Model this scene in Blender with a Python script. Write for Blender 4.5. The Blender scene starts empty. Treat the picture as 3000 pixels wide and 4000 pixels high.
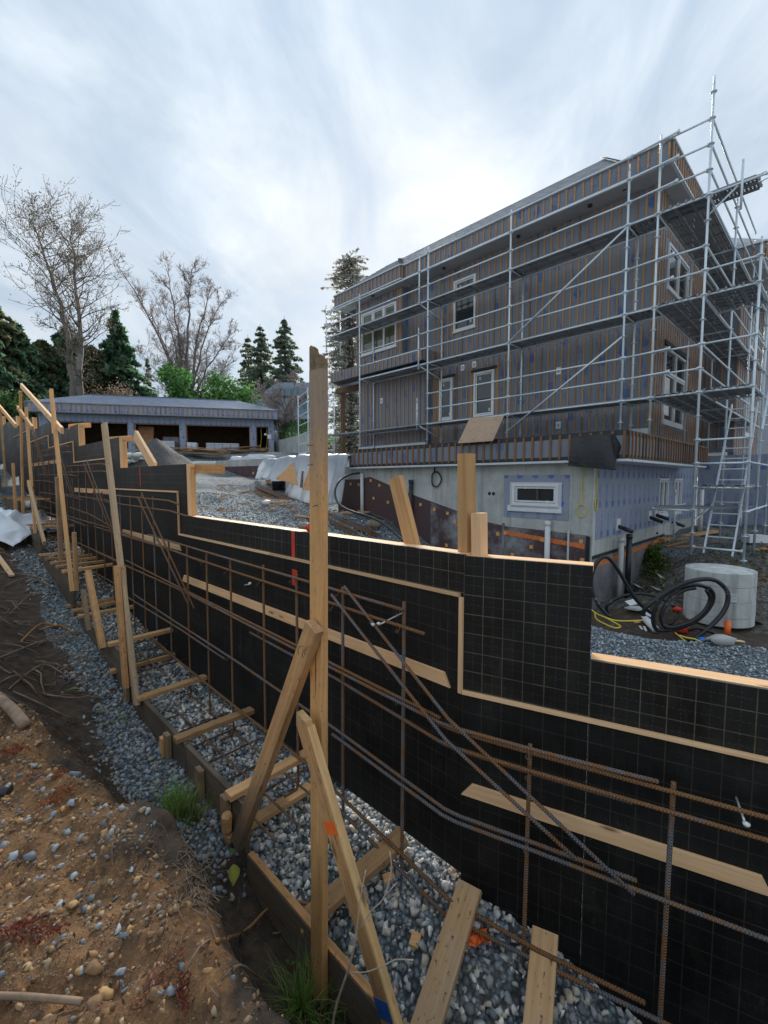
import bpy, bmesh, math, random
import numpy as np
from mathutils import Vector, Matrix, noise as mnoise
R = math.radians
rnd = random.Random(7)
nrs = np.random.RandomState(5)
sc = bpy.context.scene
COL = sc.collection

# ------------------------------------------------------------------ camera, world, sun, exposure
FPX, PITCH = 1750.0, R(4.08)          # focal length in photo pixels (3000 wide), downward pitch
cd = bpy.data.cameras.new('camera'); cam = bpy.data.objects.new('camera', cd); COL.objects.link(cam)
cd.sensor_fit = 'HORIZONTAL'; cd.sensor_width = 36.0; cd.lens = FPX/3000*36
cd.clip_start = 0.05; cd.clip_end = 2000
cam.location = (0, 0, 0); cam.rotation_euler = (R(90)-PITCH, 0, 0)
sc.camera = cam
sc.view_settings.view_transform = 'Standard'; sc.view_settings.look = 'None'
sc.view_settings.exposure = 1.64; sc.view_settings.gamma = 1.0; sc.view_settings.use_curve_mapping = False
SUN_EL, SUN_AZ = R(22), R(0)          # azimuth from +Y towards +X
sunv = Vector((math.sin(SUN_AZ)*math.cos(SUN_EL), math.cos(SUN_AZ)*math.cos(SUN_EL), math.sin(SUN_EL)))
sd = bpy.data.lights.new('sun', 'SUN'); sun = bpy.data.objects.new('sun', sd); COL.objects.link(sun)
sd.energy = 3.9; sd.angle = R(32); sd.color = (1.0, 0.95, 0.88)
sun.rotation_euler = (-sunv).to_track_quat('-Z', 'Y').to_euler(); sun.location = (0, 30, 25)

W = bpy.data.worlds.new('World'); sc.world = W; W.use_nodes = True
def build_sky():
    t = W.node_tree; t.nodes.clear(); n = t.nodes.new; L = t.links.new
    out = n('ShaderNodeOutputWorld'); bg = n('ShaderNodeBackground'); L(bg.outputs[0], out.inputs[0])
    sky = n('ShaderNodeTexSky'); sky.sky_type = 'NISHITA'; sky.sun_disc = False
    sky.sun_elevation = SUN_EL; sky.sun_rotation = SUN_AZ; sky.air_density = 1.0; sky.dust_density = 0.4; sky.ozone_density = 2.0
    tc = n('ShaderNodeTexCoord')
    def M(op, a, b=None, c=None):
        m = n('ShaderNodeMath'); m.operation = op
        for i, v in enumerate((a, b, c)):
            if v is None: continue
            if isinstance(v, (int, float)): m.inputs[i].default_value = v
            else: L(v, m.inputs[i])
        return m.outputs[0]
    sep = n('ShaderNodeSeparateXYZ'); L(tc.outputs['Generated'], sep.inputs[0])
    zz = M('ADD', M('MAXIMUM', sep.outputs[2], 0.0), 0.22)
    cx = M('DIVIDE', sep.outputs[0], zz); cy = M('DIVIDE', sep.outputs[1], zz)
    cmb = n('ShaderNodeCombineXYZ'); L(cx, cmb.inputs[0]); L(cy, cmb.inputs[1])
    mp = n('ShaderNodeMapping'); L(cmb.outputs[0], mp.inputs[0])
    mp.inputs['Rotation'].default_value = (0, 0, R(-24)); mp.inputs['Scale'].default_value = (1.05, 0.55, 1)
    mp.inputs['Location'].default_value = (0.55, 0.2, 0)
    def noise(scale, det, rough, dist):
        q = n('ShaderNodeTexNoise'); q.inputs['Scale'].default_value = scale; q.inputs['Detail'].default_value = det
        q.inputs['Roughness'].default_value = rough; q.inputs['Distortion'].default_value = dist
        L(mp.outputs[0], q.inputs['Vector']); return q.outputs[0]
    a = noise(1.1, 6, 0.54, 0.5); b = noise(3.2, 7, 0.58, 0.6)
    s = M('ADD', M('MULTIPLY', a, 0.68), M('MULTIPLY', b, 0.32))
    rp = n('ShaderNodeValToRGB'); L(s, rp.inputs[0])
    rp.color_ramp.elements[0].position = 0.40; rp.color_ramp.elements[1].position = 0.65
    rp.color_ramp.elements[0].color = (0.12,)*3+(1,); rp.color_ramp.elements[1].color = (1,)*3+(1,)
    dt = n('ShaderNodeVectorMath'); dt.operation = 'DOT_PRODUCT'
    L(tc.outputs['Generated'], dt.inputs[0]); dt.inputs[1].default_value = sunv
    d = M('MAXIMUM', dt.outputs['Value'], 0.0)
    g = M('ADD', M('MULTIPLY', M('POWER', d, 50.0), 0.055), M('MULTIPLY', M('POWER', d, 14.0), 0.050))
    lum = M('ADD', 0.18, M('ADD', g, M('MULTIPLY', b, 0.19)))     # lit layer of thin cloud, brighter towards the sun
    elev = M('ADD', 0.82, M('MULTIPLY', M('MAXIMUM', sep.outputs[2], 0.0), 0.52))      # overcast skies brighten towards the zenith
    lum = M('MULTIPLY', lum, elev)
    cl = n('ShaderNodeMix'); cl.data_type = 'RGBA'; cl.blend_type = 'MULTIPLY'; cl.inputs[0].default_value = 1
    tn = n('ShaderNodeMix'); tn.data_type = 'RGBA'; L(M('MULTIPLY', M('POWER', d, 35.0), 0.9), tn.inputs[0]); tn.inputs[6].default_value = (0.93, 1.0, 1.06, 1); tn.inputs[7].default_value = (1.07, 1.0, 0.86, 1); L(tn.outputs[2], cl.inputs[6])
    cv = n('ShaderNodeCombineXYZ')
    for i in range(3): L(lum, cv.inputs[i])
    L(cv.outputs[0], cl.inputs[7])
    sk = n('ShaderNodeMix'); sk.data_type = 'RGBA'; sk.blend_type = 'MULTIPLY'; sk.inputs[0].default_value = 1
    L(sky.outputs[0], sk.inputs[6]); sk.inputs[7].default_value = (0.05, 0.05, 0.05, 1)
    # high haze veil keeps the open sky pale
    hz = n('ShaderNodeMix'); hz.data_type = 'RGBA'; hz.inputs[0].default_value = 0.72
    L(sk.outputs[2], hz.inputs[6]); hz.inputs[7].default_value = (0.132, 0.175, 0.222, 1)
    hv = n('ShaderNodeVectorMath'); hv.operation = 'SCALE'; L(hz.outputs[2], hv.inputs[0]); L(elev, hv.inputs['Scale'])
    mx = n('ShaderNodeMix'); mx.data_type = 'RGBA'
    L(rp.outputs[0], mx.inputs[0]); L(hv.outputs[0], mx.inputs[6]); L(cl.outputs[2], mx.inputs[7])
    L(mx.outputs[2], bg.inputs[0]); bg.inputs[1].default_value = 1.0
build_sky()

# ------------------------------------------------------------------ survey: from a reading in the photo to a place in the world
# (readings are on the photo at 1659 px wide)
KX = 3000/1659
cP, sP = math.cos(PITCH), math.sin(PITCH)
def ray(px, py):
    x = px*KX-1500; y = -(py*KX-2000)
    return Vector((x, FPX*cP+y*sP, -FPX*sP+y*cP))
def at(px, py, Y):
    d = ray(px, py); return d*(Y/d.y)
def V(*a): return Vector(a)
# formwork frame: left run (s>0, away from us), right run (s<0), o = offset towards the trench
P0 = V(0.418, 2.3, 0)
DL = V(-math.sin(R(45.3)), math.cos(R(45.3)), 0); NL = V(-DL.y, DL.x, 0)
DR = V(math.sin(R(117.3)), math.cos(R(117.3)), 0); NR = V(DR.y, -DR.x, 0)
MIT = (NL+NR).normalized(); MIT = MIT/MIT.dot(NL)
def wall(s, o, z):
    """point of the formwork frame"""
    if s >= 0: base = P0+DL*s
    else: base = P0-DR*s
    b = 0.35                               # mitre blended near the bend
    if s >= b: n = NL
    elif s <= -b: n = NR
    else:
        n = MIT+(NL-MIT)*(s/b) if s > 0 else MIT+(NR-MIT)*(-s/b)
    p = base+n*o; p.z = z; return p
def wpt(px, py, o):
    """reading -> (s, z) on the plane o metres in front of the panel face"""
    d = ray(px, py)
    P = d*((P0+NL*o).dot(NL)/d.dot(NL)); s = (P-P0).dot(DL)
    if s < -.12*o:
        P2 = d*((P0+NR*o).dot(NR)/d.dot(NR)); s2 = -(P2-P0).dot(DR)
        if s2 < 0: return s2, P2.z
    return s, P.z
def wq(px, py, o):
    s, z = wpt(px, py, o); return wall(s, o, z)
# house frame: s along the front towards the far left, d inwards
HA = R(44)
HS = V(-math.sin(HA), math.cos(HA), 0); HD = V(math.cos(HA), math.sin(HA), 0); HU = V(6.63, 11.33, 0)
def H(s, d, z): 
    p = HU+HS*s+HD*d; p.z = z; return p
def hf(px, py, d):
    r = ray(px, py); P = r*((HU+HD*d).dot(HD)/r.dot(HD)); return (P-HU).dot(HS), P.z
def hside(px, py, s):
    r = ray(px, py); P = r*((HU+HS*s).dot(HS)/r.dot(HS)); return (P-HU).dot(HD), P.z

# ------------------------------------------------------------------ mesh builder
class MB:
    def __init__(self): self.v = []; self.f = []; self.uv = []; self.mi = []
    def add(self, vs, fs, uvs=None, mi=0):
        o = len(self.v); self.v += [tuple(p) for p in vs]
        for k, f in enumerate(fs):
            self.f.append(tuple(i+o for i in f)); self.mi.append(mi)
            self.uv.append(uvs[k] if uvs else [(0, 0)]*len(f))
        return self
    def hexa(self, c, mi=0):
        """8 corners: bottom 0-3 counter-clockwise, top 4-7"""
        return self.add(c, [(3,2,1,0),(4,5,6,7),(0,1,5,4),(1,2,6,5),(2,3,7,6),(3,0,4,7)], mi=mi)
    def box(self, o, x, y, z, mi=0):
        """box from corner o along three edge vectors"""
        o, x, y, z = map(Vector, (o, x, y, z))
        if x.cross(y).dot(z) < 0: x, y = y, x
        return self.hexa([o, o+x, o+x+y, o+y, o+z, o+x+z, o+x+y+z, o+y+z], mi)
    def bar(self, a, b, w, t, wd, mi=0):
        a, b = Vector(a), Vector(b); l = b-a; wd = Vector(wd); wd = (wd-l*(wd.dot(l)/l.length_squared)).normalized()
        td = l.cross(wd).normalized()
        return self.box(a-wd*w/2-td*t/2, l, wd*w, td*t, mi)
    def tube(self, pts, r, n=8, cap=True, mi=0, ring=0):
        pts = [Vector(p) for p in pts]; rs = r if isinstance(r, (list, tuple)) else [r]*len(pts)
        o = len(self.v); acc = 0; prev = None; L = []
        t0 = (pts[1]-pts[0]).normalized(); u = t0.orthogonal().normalized()
        for i, p in enumerate(pts):
            a = pts[max(i-1, 0)]; b = pts[min(i+1, len(pts)-1)]; t = (b-a)
            t = t.normalized() if t.length > 1e-9 else t0
            u = u-t*u.dot(t); u = u.normalized() if u.length > 1e-6 else t.orthogonal().normalized()
            w = t.cross(u)
            if i: acc += (p-pts[i-1]).length
            L.append(acc)
            for k in range(n):
                q = 2*math.pi*k/n; self.v.append(tuple(p+(u*math.cos(q)+w*math.sin(q))*rs[i]))
        for i in range(len(pts)-1):
            for k in range(n):
                k2 = (k+1) % n
                self.f.append((o+i*n+k, o+i*n+k2, o+(i+1)*n+k2, o+(i+1)*n+k)); self.mi.append(mi)
                self.uv.append([(L[i], k/n), (L[i], (k+1)/n), (L[i+1], (k+1)/n), (L[i+1], k/n)])
        if cap:
            self.f.append(tuple(o+k for k in reversed(range(n)))); self.uv.append([(0, 0)]*n); self.mi.append(mi)
            e = o+(len(pts)-1)*n
            self.f.append(tuple(e+k for k in range(n))); self.uv.append([(0, 0)]*n); self.mi.append(mi)
        return self
    def lathe(self, prof, c, n=24, mi=0):
        c = Vector(c); o = len(self.v); m = len(prof)
        for k in range(n):
            q = 2*math.pi*k/n
            for r, z in prof: self.v.append((c.x+r*math.cos(q), c.y+r*math.sin(q), c.z+z))
        for k in range(n):
            k2 = (k+1) % n
            for j in range(m-1):
                self.f.append((o+k*m+j, o+k2*m+j, o+k2*m+j+1, o+k*m+j+1)); self.mi.append(mi); self.uv.append([(0, 0)]*4)
        return self
    def quad(self, a, b, c, d, mi=0): return self.add([a, b, c, d], [(0, 1, 2, 3)], mi=mi)

def root_loc(p):
    l = Vector((0, 0, 0))
    while p is not None: l += p.location; p = p.parent
    return l
def link(o, parent=None):
    COL.objects.link(o)
    if parent is not None: o.parent = parent
    return o
def tag(o, label=None, cat=None, group=None, kind=None):
    if label: o['label'] = label
    if cat: o['category'] = cat
    if group: o['group'] = group
    if kind: o['kind'] = kind
    return o
def thing(name, label, cat, loc=(0, 0, 0), group=None):
    o = bpy.data.objects.new(name, None); o.location = Vector(loc); o.empty_display_size = .1
    COL.objects.link(o); return tag(o, label, cat, group)
def make(name, mb, mats, parent=None, smooth=False, origin=None):
    """link one builder as ONE mesh object; vertices are given in world space"""
    me = bpy.data.meshes.new(name)
    if not isinstance(mats, (list, tuple)): mats = [mats]
    base = Vector(origin) if origin is not None else (root_loc(parent) if parent else None)
    if base is None:
        a = np.array(mb.v); base = Vector((a[:, 0].mean(), a[:, 1].mean(), a[:, 2].min()))
    me.from_pydata([tuple(Vector(p)-base) for p in mb.v], [], mb.f)
    for m in mats: me.materials.append(m)
    uvl = me.uv_layers.new(name='UVMap')
    uvl.data.foreach_set('uv', np.array([c for f in mb.uv for c in f], dtype=np.float32).ravel())
    me.polygons.foreach_set('material_index', mb.mi)
    if smooth: me.polygons.foreach_set('use_smooth', [True]*len(me.polygons))
    me.validate(); me.update()
    o = bpy.data.objects.new(name, me); o.location = base-(root_loc(parent) if parent else Vector((0, 0, 0)))
    return link(o, parent)
def make_np(name, verts, faces, mats, parent=None, smooth=False, cols=None, attrs=None, kind=None):
    """numpy mesh: verts (n,3), faces (m,k)"""
    me = bpy.data.meshes.new(name); verts = np.asarray(verts, dtype=np.float32); faces = np.asarray(faces, dtype=np.int32)
    base = np.array(root_loc(parent)) if parent else np.array([verts[:, 0].mean(), verts[:, 1].mean(), verts[:, 2].min()])
    vv = verts-base.astype(np.float32)
    k = faces.shape[1]; me.vertices.add(len(vv)); me.vertices.foreach_set('co', vv.ravel())
    me.loops.add(faces.size); me.loops.foreach_set('vertex_index', faces.ravel())
    me.polygons.add(len(faces)); me.polygons.foreach_set('loop_start', np.arange(0, faces.size, k, dtype=np.int32))
    me.polygons.foreach_set('loop_total', np.full(len(faces), k, dtype=np.int32))
    me.update(calc_edges=True)
    for m in (mats if isinstance(mats, (list, tuple)) else [mats]): me.materials.append(m)
    if smooth: me.polygons.foreach_set('use_smooth', [True]*len(faces))
    if cols is not None:
        a = me.color_attributes.new('Col', 'FLOAT_COLOR', 'POINT')
        c = np.ones((len(vv), 4), dtype=np.float32); c[:, :3] = cols; a.data.foreach_set('color', c.ravel())
    for an, av in (attrs or {}).items():
        a = me.attributes.new(an, 'FLOAT', 'POINT'); a.data.foreach_set('value', np.asarray(av, dtype=np.float32))
    o = bpy.data.objects.new(name, me)
    o.location = (0, 0, 0) if parent else tuple(base)
    link(o, parent)
    if kind: o['kind'] = kind
    return o
def board(name, A, B, w, t, wdir, m, parent=None, ch=.002, ends=None, bow=0):
    """sawn lumber from A to B: w along wdir, t across; local x is the length so the grain follows it"""
    A, B = Vector(A), Vector(B); l = B-A; Ln = l.length; x = l/Ln
    wd = Vector(wdir); wd = (wd-x*wd.dot(x)).normalized(); td = x.cross(wd)
    h, q = w/2, t/2; c = min(ch, q*.5)
    prof = [(-h+c, -q), (h-c, -q), (h, -q+c), (h, q-c), (h-c, q), (-h+c, q), (-h, q-c), (-h, -q+c)]
    nseg = 3 if bow else 1; vs = []; fs = []
    for i in range(nseg+1):
        f = i/nseg; xo = (f-.5)*Ln; dz = bow*math.sin(math.pi*f)
        for (a, b) in prof:
            e = 0
            if ends: e = ends[0]*(a/h) if i == 0 else (ends[1]*(a/h) if i == nseg else 0)
            vs.append((xo+e, a, b+dz))
    for i in range(nseg):
        for k in range(8):
            k2 = (k+1) % 8; fs.append((i*8+k, i*8+k2, (i+1)*8+k2, (i+1)*8+k))
    fs.append(tuple(reversed(range(8)))); fs.append(tuple(nseg*8+k for k in range(8)))
    me = bpy.data.meshes.new(name); me.from_pydata(vs, [], [tuple(reversed(f)) for f in fs])
    me.materials.append(m); me.update()
    bm = bmesh.new(); bm.from_mesh(me); bmesh.ops.recalc_face_normals(bm, faces=bm.faces); bm.to_mesh(me); bm.free()
    o = bpy.data.objects.new(name, me)
    mw = Matrix((x, wd, td)).transposed().to_4x4(); mw.translation = (A+B)/2
    if parent is not None: mw.translation -= root_loc(parent)
    link(o, parent); o.matrix_basis = mw
    return o
def pbox(name, o, x, y, z, m, parent=None): return make(name, MB().box(o, x, y, z), m, parent)
# ------------------------------------------------------------------ materials
class NT:
    def __init__(self, name):
        self.m = bpy.data.materials.new(name); self.m.use_nodes = True
        self.t = self.m.node_tree; self.b = self.t.nodes['Principled BSDF']; self.out = self.t.nodes['Material Output']
        self._tc = None
    def n(self, k): return self.t.nodes.new('ShaderNode'+k)
    def L(self, a, b): self.t.links.new(a, b)
    def put(self, sock, v):
        if v is None: return
        if isinstance(v, bpy.types.NodeSocket): self.L(v, sock)
        elif isinstance(v, (tuple, list)) and len(v) == 3 and sock.type == 'RGBA': sock.default_value = (*v, 1)
        else: sock.default_value = v
    def tc(self, k='Object'):
        if self._tc is None: self._tc = self.n('TexCoord')
        return self._tc.outputs[k]
    def pos(self): return self.n('NewGeometry').outputs['Position']
    def attr(self, a, o='Fac'):
        q = self.n('Attribute'); q.attribute_name = a; return q.outputs[o]
    def map(self, v, scale=(1, 1, 1), rot=(0, 0, 0), loc=(0, 0, 0)):
        q = self.n('Mapping'); self.L(v, q.inputs[0]); q.inputs['Scale'].default_value = scale
        q.inputs['Rotation'].default_value = rot; q.inputs['Location'].default_value = loc; return q.outputs[0]
    def noise(self, v, scale=5, det=4, rough=.55, dist=0, o=0):
        q = self.n('TexNoise'); self.L(v, q.inputs['Vector'])
        q.inputs['Scale'].default_value = scale; q.inputs['Detail'].default_value = det
        q.inputs['Roughness'].default_value = rough; q.inputs['Distortion'].default_value = dist; return q.outputs[o]
    def voro(self, v, scale=5, feat='F1', o='Distance', rnd_=1.0):
        q = self.n('TexVoronoi'); q.feature = feat; self.L(v, q.inputs['Vector']); q.inputs['Scale'].default_value = scale
        if 'Randomness' in q.inputs: q.inputs['Randomness'].default_value = rnd_
        return q.outputs[o]
    def ramp(self, f, *st):
        q = self.n('ValToRGB'); self.put(q.inputs[0], f); e = q.color_ramp.elements
        while len(e) < len(st): e.new(.5)
        for i, (p, c) in enumerate(st):
            e[i].position = p; e[i].color = (c, c, c, 1) if isinstance(c, (int, float)) else (*c, 1)
        return q.outputs[0]
    def mix(self, f, a, b, mode='MIX'):
        q = self.n('Mix'); q.data_type = 'RGBA'; q.blend_type = mode
        self.put(q.inputs[0], f); self.put(q.inputs[6], a); self.put(q.inputs[7], b); return q.outputs[2]
    def math(self, op, a, b=0, c=0, clamp=False):
        q = self.n('Math'); q.operation = op; q.use_clamp = clamp
        for i, v in enumerate((a, b, c)): self.put(q.inputs[i], v)
        return q.outputs[0]
    def sep(self, v):
        q = self.n('SeparateXYZ'); self.L(v, q.inputs[0]); return q.outputs
    def rand(self): return self.n('ObjectInfo').outputs['Random']
    def bump(self, h, st=.3, dist=.01, prev=None):
        q = self.n('Bump'); self.put(q.inputs['Height'], h); q.inputs['Strength'].default_value = st
        q.inputs['Distance'].default_value = dist
        if prev is not None: self.L(prev, q.inputs['Normal'])
        return q.outputs[0]
    def fin(self, col=None, rough=None, metal=None, nrm=None, spec=None, **k):
        self.put(self.b.inputs['Base Color'], col); self.put(self.b.inputs['Roughness'], rough)
        self.put(self.b.inputs['Metallic'], metal); self.put(self.b.inputs['Normal'], nrm)
        self.put(self.b.inputs['Specular IOR Level'], spec)
        for a, v in k.items(): self.put(self.b.inputs[a.replace('_', ' ')], v)
        return self.m
def plain(name, col, rough=.6, metal=0, var=.15, scale=6, bump=.1, spec=.4):
    q = NT(name); v = q.tc(); a = q.noise(v, scale, 5, .6)
    c = q.mix(q.ramp(a, (.3, 0), (.7, 1)), tuple(x*(1-var) for x in col), tuple(min(1, x*(1+var)) for x in col))
    return q.fin(c, q.math('ADD', rough-.06, q.math('MULTIPLY', a, .12)), metal, q.bump(q.noise(v, scale*6, 3), bump, .004), spec)
def lumber(name, light, dark, dirt=.25, dirtcol=(.10, .075, .05), var=.35, spots=0.0, stain=None):
    q = NT(name); v = q.tc('Object'); r = q.rand()
    off = q.n('VectorMath'); off.operation = 'ADD'; q.L(v, off.inputs[0])
    cb = q.n('CombineXYZ'); q.L(q.math('MULTIPLY', r, 37.), cb.inputs[0]); q.L(q.math('MULTIPLY', r, 11.), cb.inputs[1]); q.L(cb.outputs[0], off.inputs[1])
    p = off.outputs[0]
    g = q.noise(q.map(p, (1.1, 26, 26)), 1.6, 5, .6, .5)              # grain along x
    fine = q.noise(q.map(p, (3, 120, 120)), 2, 3, .6)
    c = q.mix(q.ramp(g, (.34, 0), (.66, 1)), dark, light)
    c = q.mix(q.math('MULTIPLY', q.ramp(fine, (.5, 0), (.8, 1)), .3), c, tuple(x*.6 for x in dark))
    tint = q.ramp(r, (0, (1-var, 1-var, 1-var*1.1)), (.5, (1, .98, .96)), (1, (1.0, .9, .8)))
    c = q.mix(1, c, tint, 'MULTIPLY')
    # knots
    kv = q.voro(q.map(p, (2.3, 9, 9)), 1.0); c = q.mix(q.ramp(kv, (.05, .85), (.13, 0)), c, (.16, .08, .035))
    dn = q.noise(p, 3.2, 6, .65)
    c = q.mix(q.math('MULTIPLY', q.ramp(dn, (.48, 0), (.72, 1)), dirt), c, dirtcol)
    if stain:                                                # weathered end of this one stick, local x from stain[0] to stain[1]
        ox = q.sep(v)[0]; f = q.math('DIVIDE', q.math('SUBTRACT', ox, stain[0]), stain[1]-stain[0])
        f = q.ramp(q.math('ADD', f, q.math('MULTIPLY', q.math('SUBTRACT', q.noise(q.map(p, (2, 9, 9)), 2.2, 5, .7), .5), 1.3)), (.1, 0), (.9, stain[3])); c = q.mix(f, c, stain[2])
    if spots:
        sp = q.noise(q.map(p, (14, 30, 30)), 1.5, 4, .75)
        c = q.mix(q.math('MULTIPLY', q.ramp(sp, (.60, 0), (.66, 1)), spots), c, (.05, .045, .04))
    return q.fin(c, q.math('ADD', .62, q.math('MULTIPLY', g, .2)), 0, q.bump(q.mix(.5, g, fine), .25, .003), .3)
M_fresh = lumber('lumber_fresh', (.88, .53, .25), (.70, .38, .165), .15)
M_fresh2 = lumber('lumber_pale', (.90, .63, .38), (.78, .49, .265), .08)
M_used = lumber('lumber_used', (.70, .41, .19), (.49, .27, .12), .45, spots=.8)
M_dirty = lumber('lumber_dirty', (.42, .29, .18), (.29, .19, .11), .75, (.08, .065, .05), spots=.8)
M_splat = lumber('splattered_form', (.24, .20, .155), (.15, .12, .09), .8, (.20, .195, .18), spots=.6)
M_wet = lumber('lumber_wet_form', (.21, .165, .12), (.12, .09, .065), .7, (.045, .038, .032))
M_batten = lumber('batten_wood', (.60, .38, .215), (.34, .20, .105), .35, (.10, .075, .06), var=.5)
M_battend = lumber('dark_batten_wood', (.36, .195, .095), (.20, .105, .052), .4, (.06, .045, .035), var=.55)
M_plyw = lumber('plywood_sheet', (.52, .38, .27), (.42, .29, .2), .4, (.2, .17, .15), spots=.8)

def m_form(nm='black_form_ply', ls=1.0):
    q = NT(nm); s = q.sep(q.tc('UV')); x, z = s[0], s[1]
    def line(c, per, off, w):
        f = q.math('FRACT', q.math('ADD', q.math('DIVIDE', c, per), off)); d = q.math('ABSOLUTE', q.math('SUBTRACT', f, .5))
        return q.math('GREATER_THAN', d, .5-w/per/2)
    P = .1016
    solid = q.math('MAXIMUM', line(x, P, 0, .0042), line(z, P, 0, .0042))
    dx = q.math('MULTIPLY', line(x, P, .5, .0035), q.math('GREATER_THAN', q.math('FRACT', q.math('MULTIPLY', z, 50)), .45))
    dz = q.math('MULTIPLY', line(z, P, .5, .0035), q.math('GREATER_THAN', q.math('FRACT', q.math('MULTIPLY', x, 50)), .45))
    pos = q.pos(); n1 = q.noise(pos, 2.4, 6, .65); n2 = q.noise(pos, 60, 3)
    base = q.mix(q.ramp(n1, (.35, 0), (.75, 1)), (.007, .0068, .007), (.019, .018, .017))
    wear = q.ramp(q.noise(pos, 5, 5, .7), (.3, .25), (.62, 1))
    c = q.mix(q.math('MULTIPLY', solid, q.math('MULTIPLY', wear, .75*ls)), base, (.17, .14, .09))
    c = q.mix(q.math('MULTIPLY', q.math('MAXIMUM', dx, dz), q.math('MULTIPLY', wear, .26*ls)), c, (.17, .16, .14))
    dust = q.ramp(q.noise(q.map(pos, (3, 3, 1.1)), 3.5, 6, .7), (.52, 0), (.82, .42))
    c = q.mix(dust, c, (.06, .055, .048))
    smear = q.ramp(q.noise(q.map(pos, (6, 6, 2.2)), 1.6, 6, .75), (.62, 0), (.74, .5)); c = q.mix(smear, c, (.085, .08, .07))
    specks = q.ramp(q.voro(pos, 7), (.02, .8), (.035, 0))
    c = q.mix(q.math('MULTIPLY', specks, q.math('GREATER_THAN', n2, .56)), c, (.3, .27, .22))
    return q.fin(c, q.ramp(n1, (.3, .40), (.7, .62)), 0, q.bump(n2, .08, .002), .3)
M_form = m_form(); M_form2 = m_form('worn_form_ply', .38)
def m_rebar():
    q = NT('rebar_steel'); uv = q.tc('UV'); s = q.sep(uv); pos = q.pos()
    rust = q.noise(pos, 9, 5, .65); r = q.rand()
    f = q.ramp(q.math('ADD', rust, q.math('MULTIPLY', q.math('SUBTRACT', r, .5), .22)), (.36, 0), (.5, 1))
    steel = q.mix(q.noise(pos, 40, 3), (.19, .195, .21), (.36, .37, .40))
    rc = q.mix(q.noise(pos, 70, 4, .7), (.24, .105, .04), (.50, .26, .11))
    rib = q.math('SINE', q.math('ADD', q.math('MULTIPLY', s[0], 480), q.math('MULTIPLY', q.math('SINE', q.math('MULTIPLY', s[1], 12.566)), 1.6)))
    c = q.mix(f, steel, rc); c = q.mix(q.math('MULTIPLY', q.ramp(rib, (0, 1), (.6, 0)), .5), c, (.05, .03, .02))
    return q.fin(c, .62, q.math('MULTIPLY', q.math('SUBTRACT', 1, f), .55), q.bump(rib, .9, .004), .35)
M_rebar = m_rebar()
M_rebard = plain('rebar_footing', (.20, .12, .07), .8, 0, .4, 12)
def m_galv():
    q = NT('galvanised_tube'); v = q.pos(); a = q.noise(v, 7, 5, .65)
    c = q.mix(a, (.62, .70, .76), (.80, .87, .91)); c = q.mix(q.math('MULTIPLY', q.ramp(q.noise(v, 2.3, 4), (.6, 0), (.75, 1)), .35), c, (.30, .27, .24))
    return q.fin(c, q.ramp(a, (.3, .36), (.7, .52)), .30, q.bump(q.noise(v, 60, 2), .06, .002), .5)
M_galv = m_galv()
def m_deck():
    q = NT('steel_deck_plank'); s = q.sep(q.tc('UV'))
    v = q.pos(); a = q.noise(v, 6, 5, .65)
    hx = q.math('SUBTRACT', q.math('FRACT', q.math('MULTIPLY', s[0], 16)), .5); hy = q.math('SUBTRACT', q.math('FRACT', q.math('MULTIPLY', s[1], 16)), .5)
    d = q.math('SQRT', q.math('ADD', q.math('MULTIPLY', hx, hx), q.math('MULTIPLY', hy, hy)))
    hole = q.math('MULTIPLY', q.math('LESS_THAN', d, .19), q.math('GREATER_THAN', s[0], .02))
    c = q.mix(a, (.20, .21, .225), (.36, .375, .39))
    q.fin(c, .5, .45, q.bump(a, .1, .003), .4)
    q.put(q.b.inputs['Alpha'], q.math('SUBTRACT', 1, hole)); return q.m
M_deck = m_deck()
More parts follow.
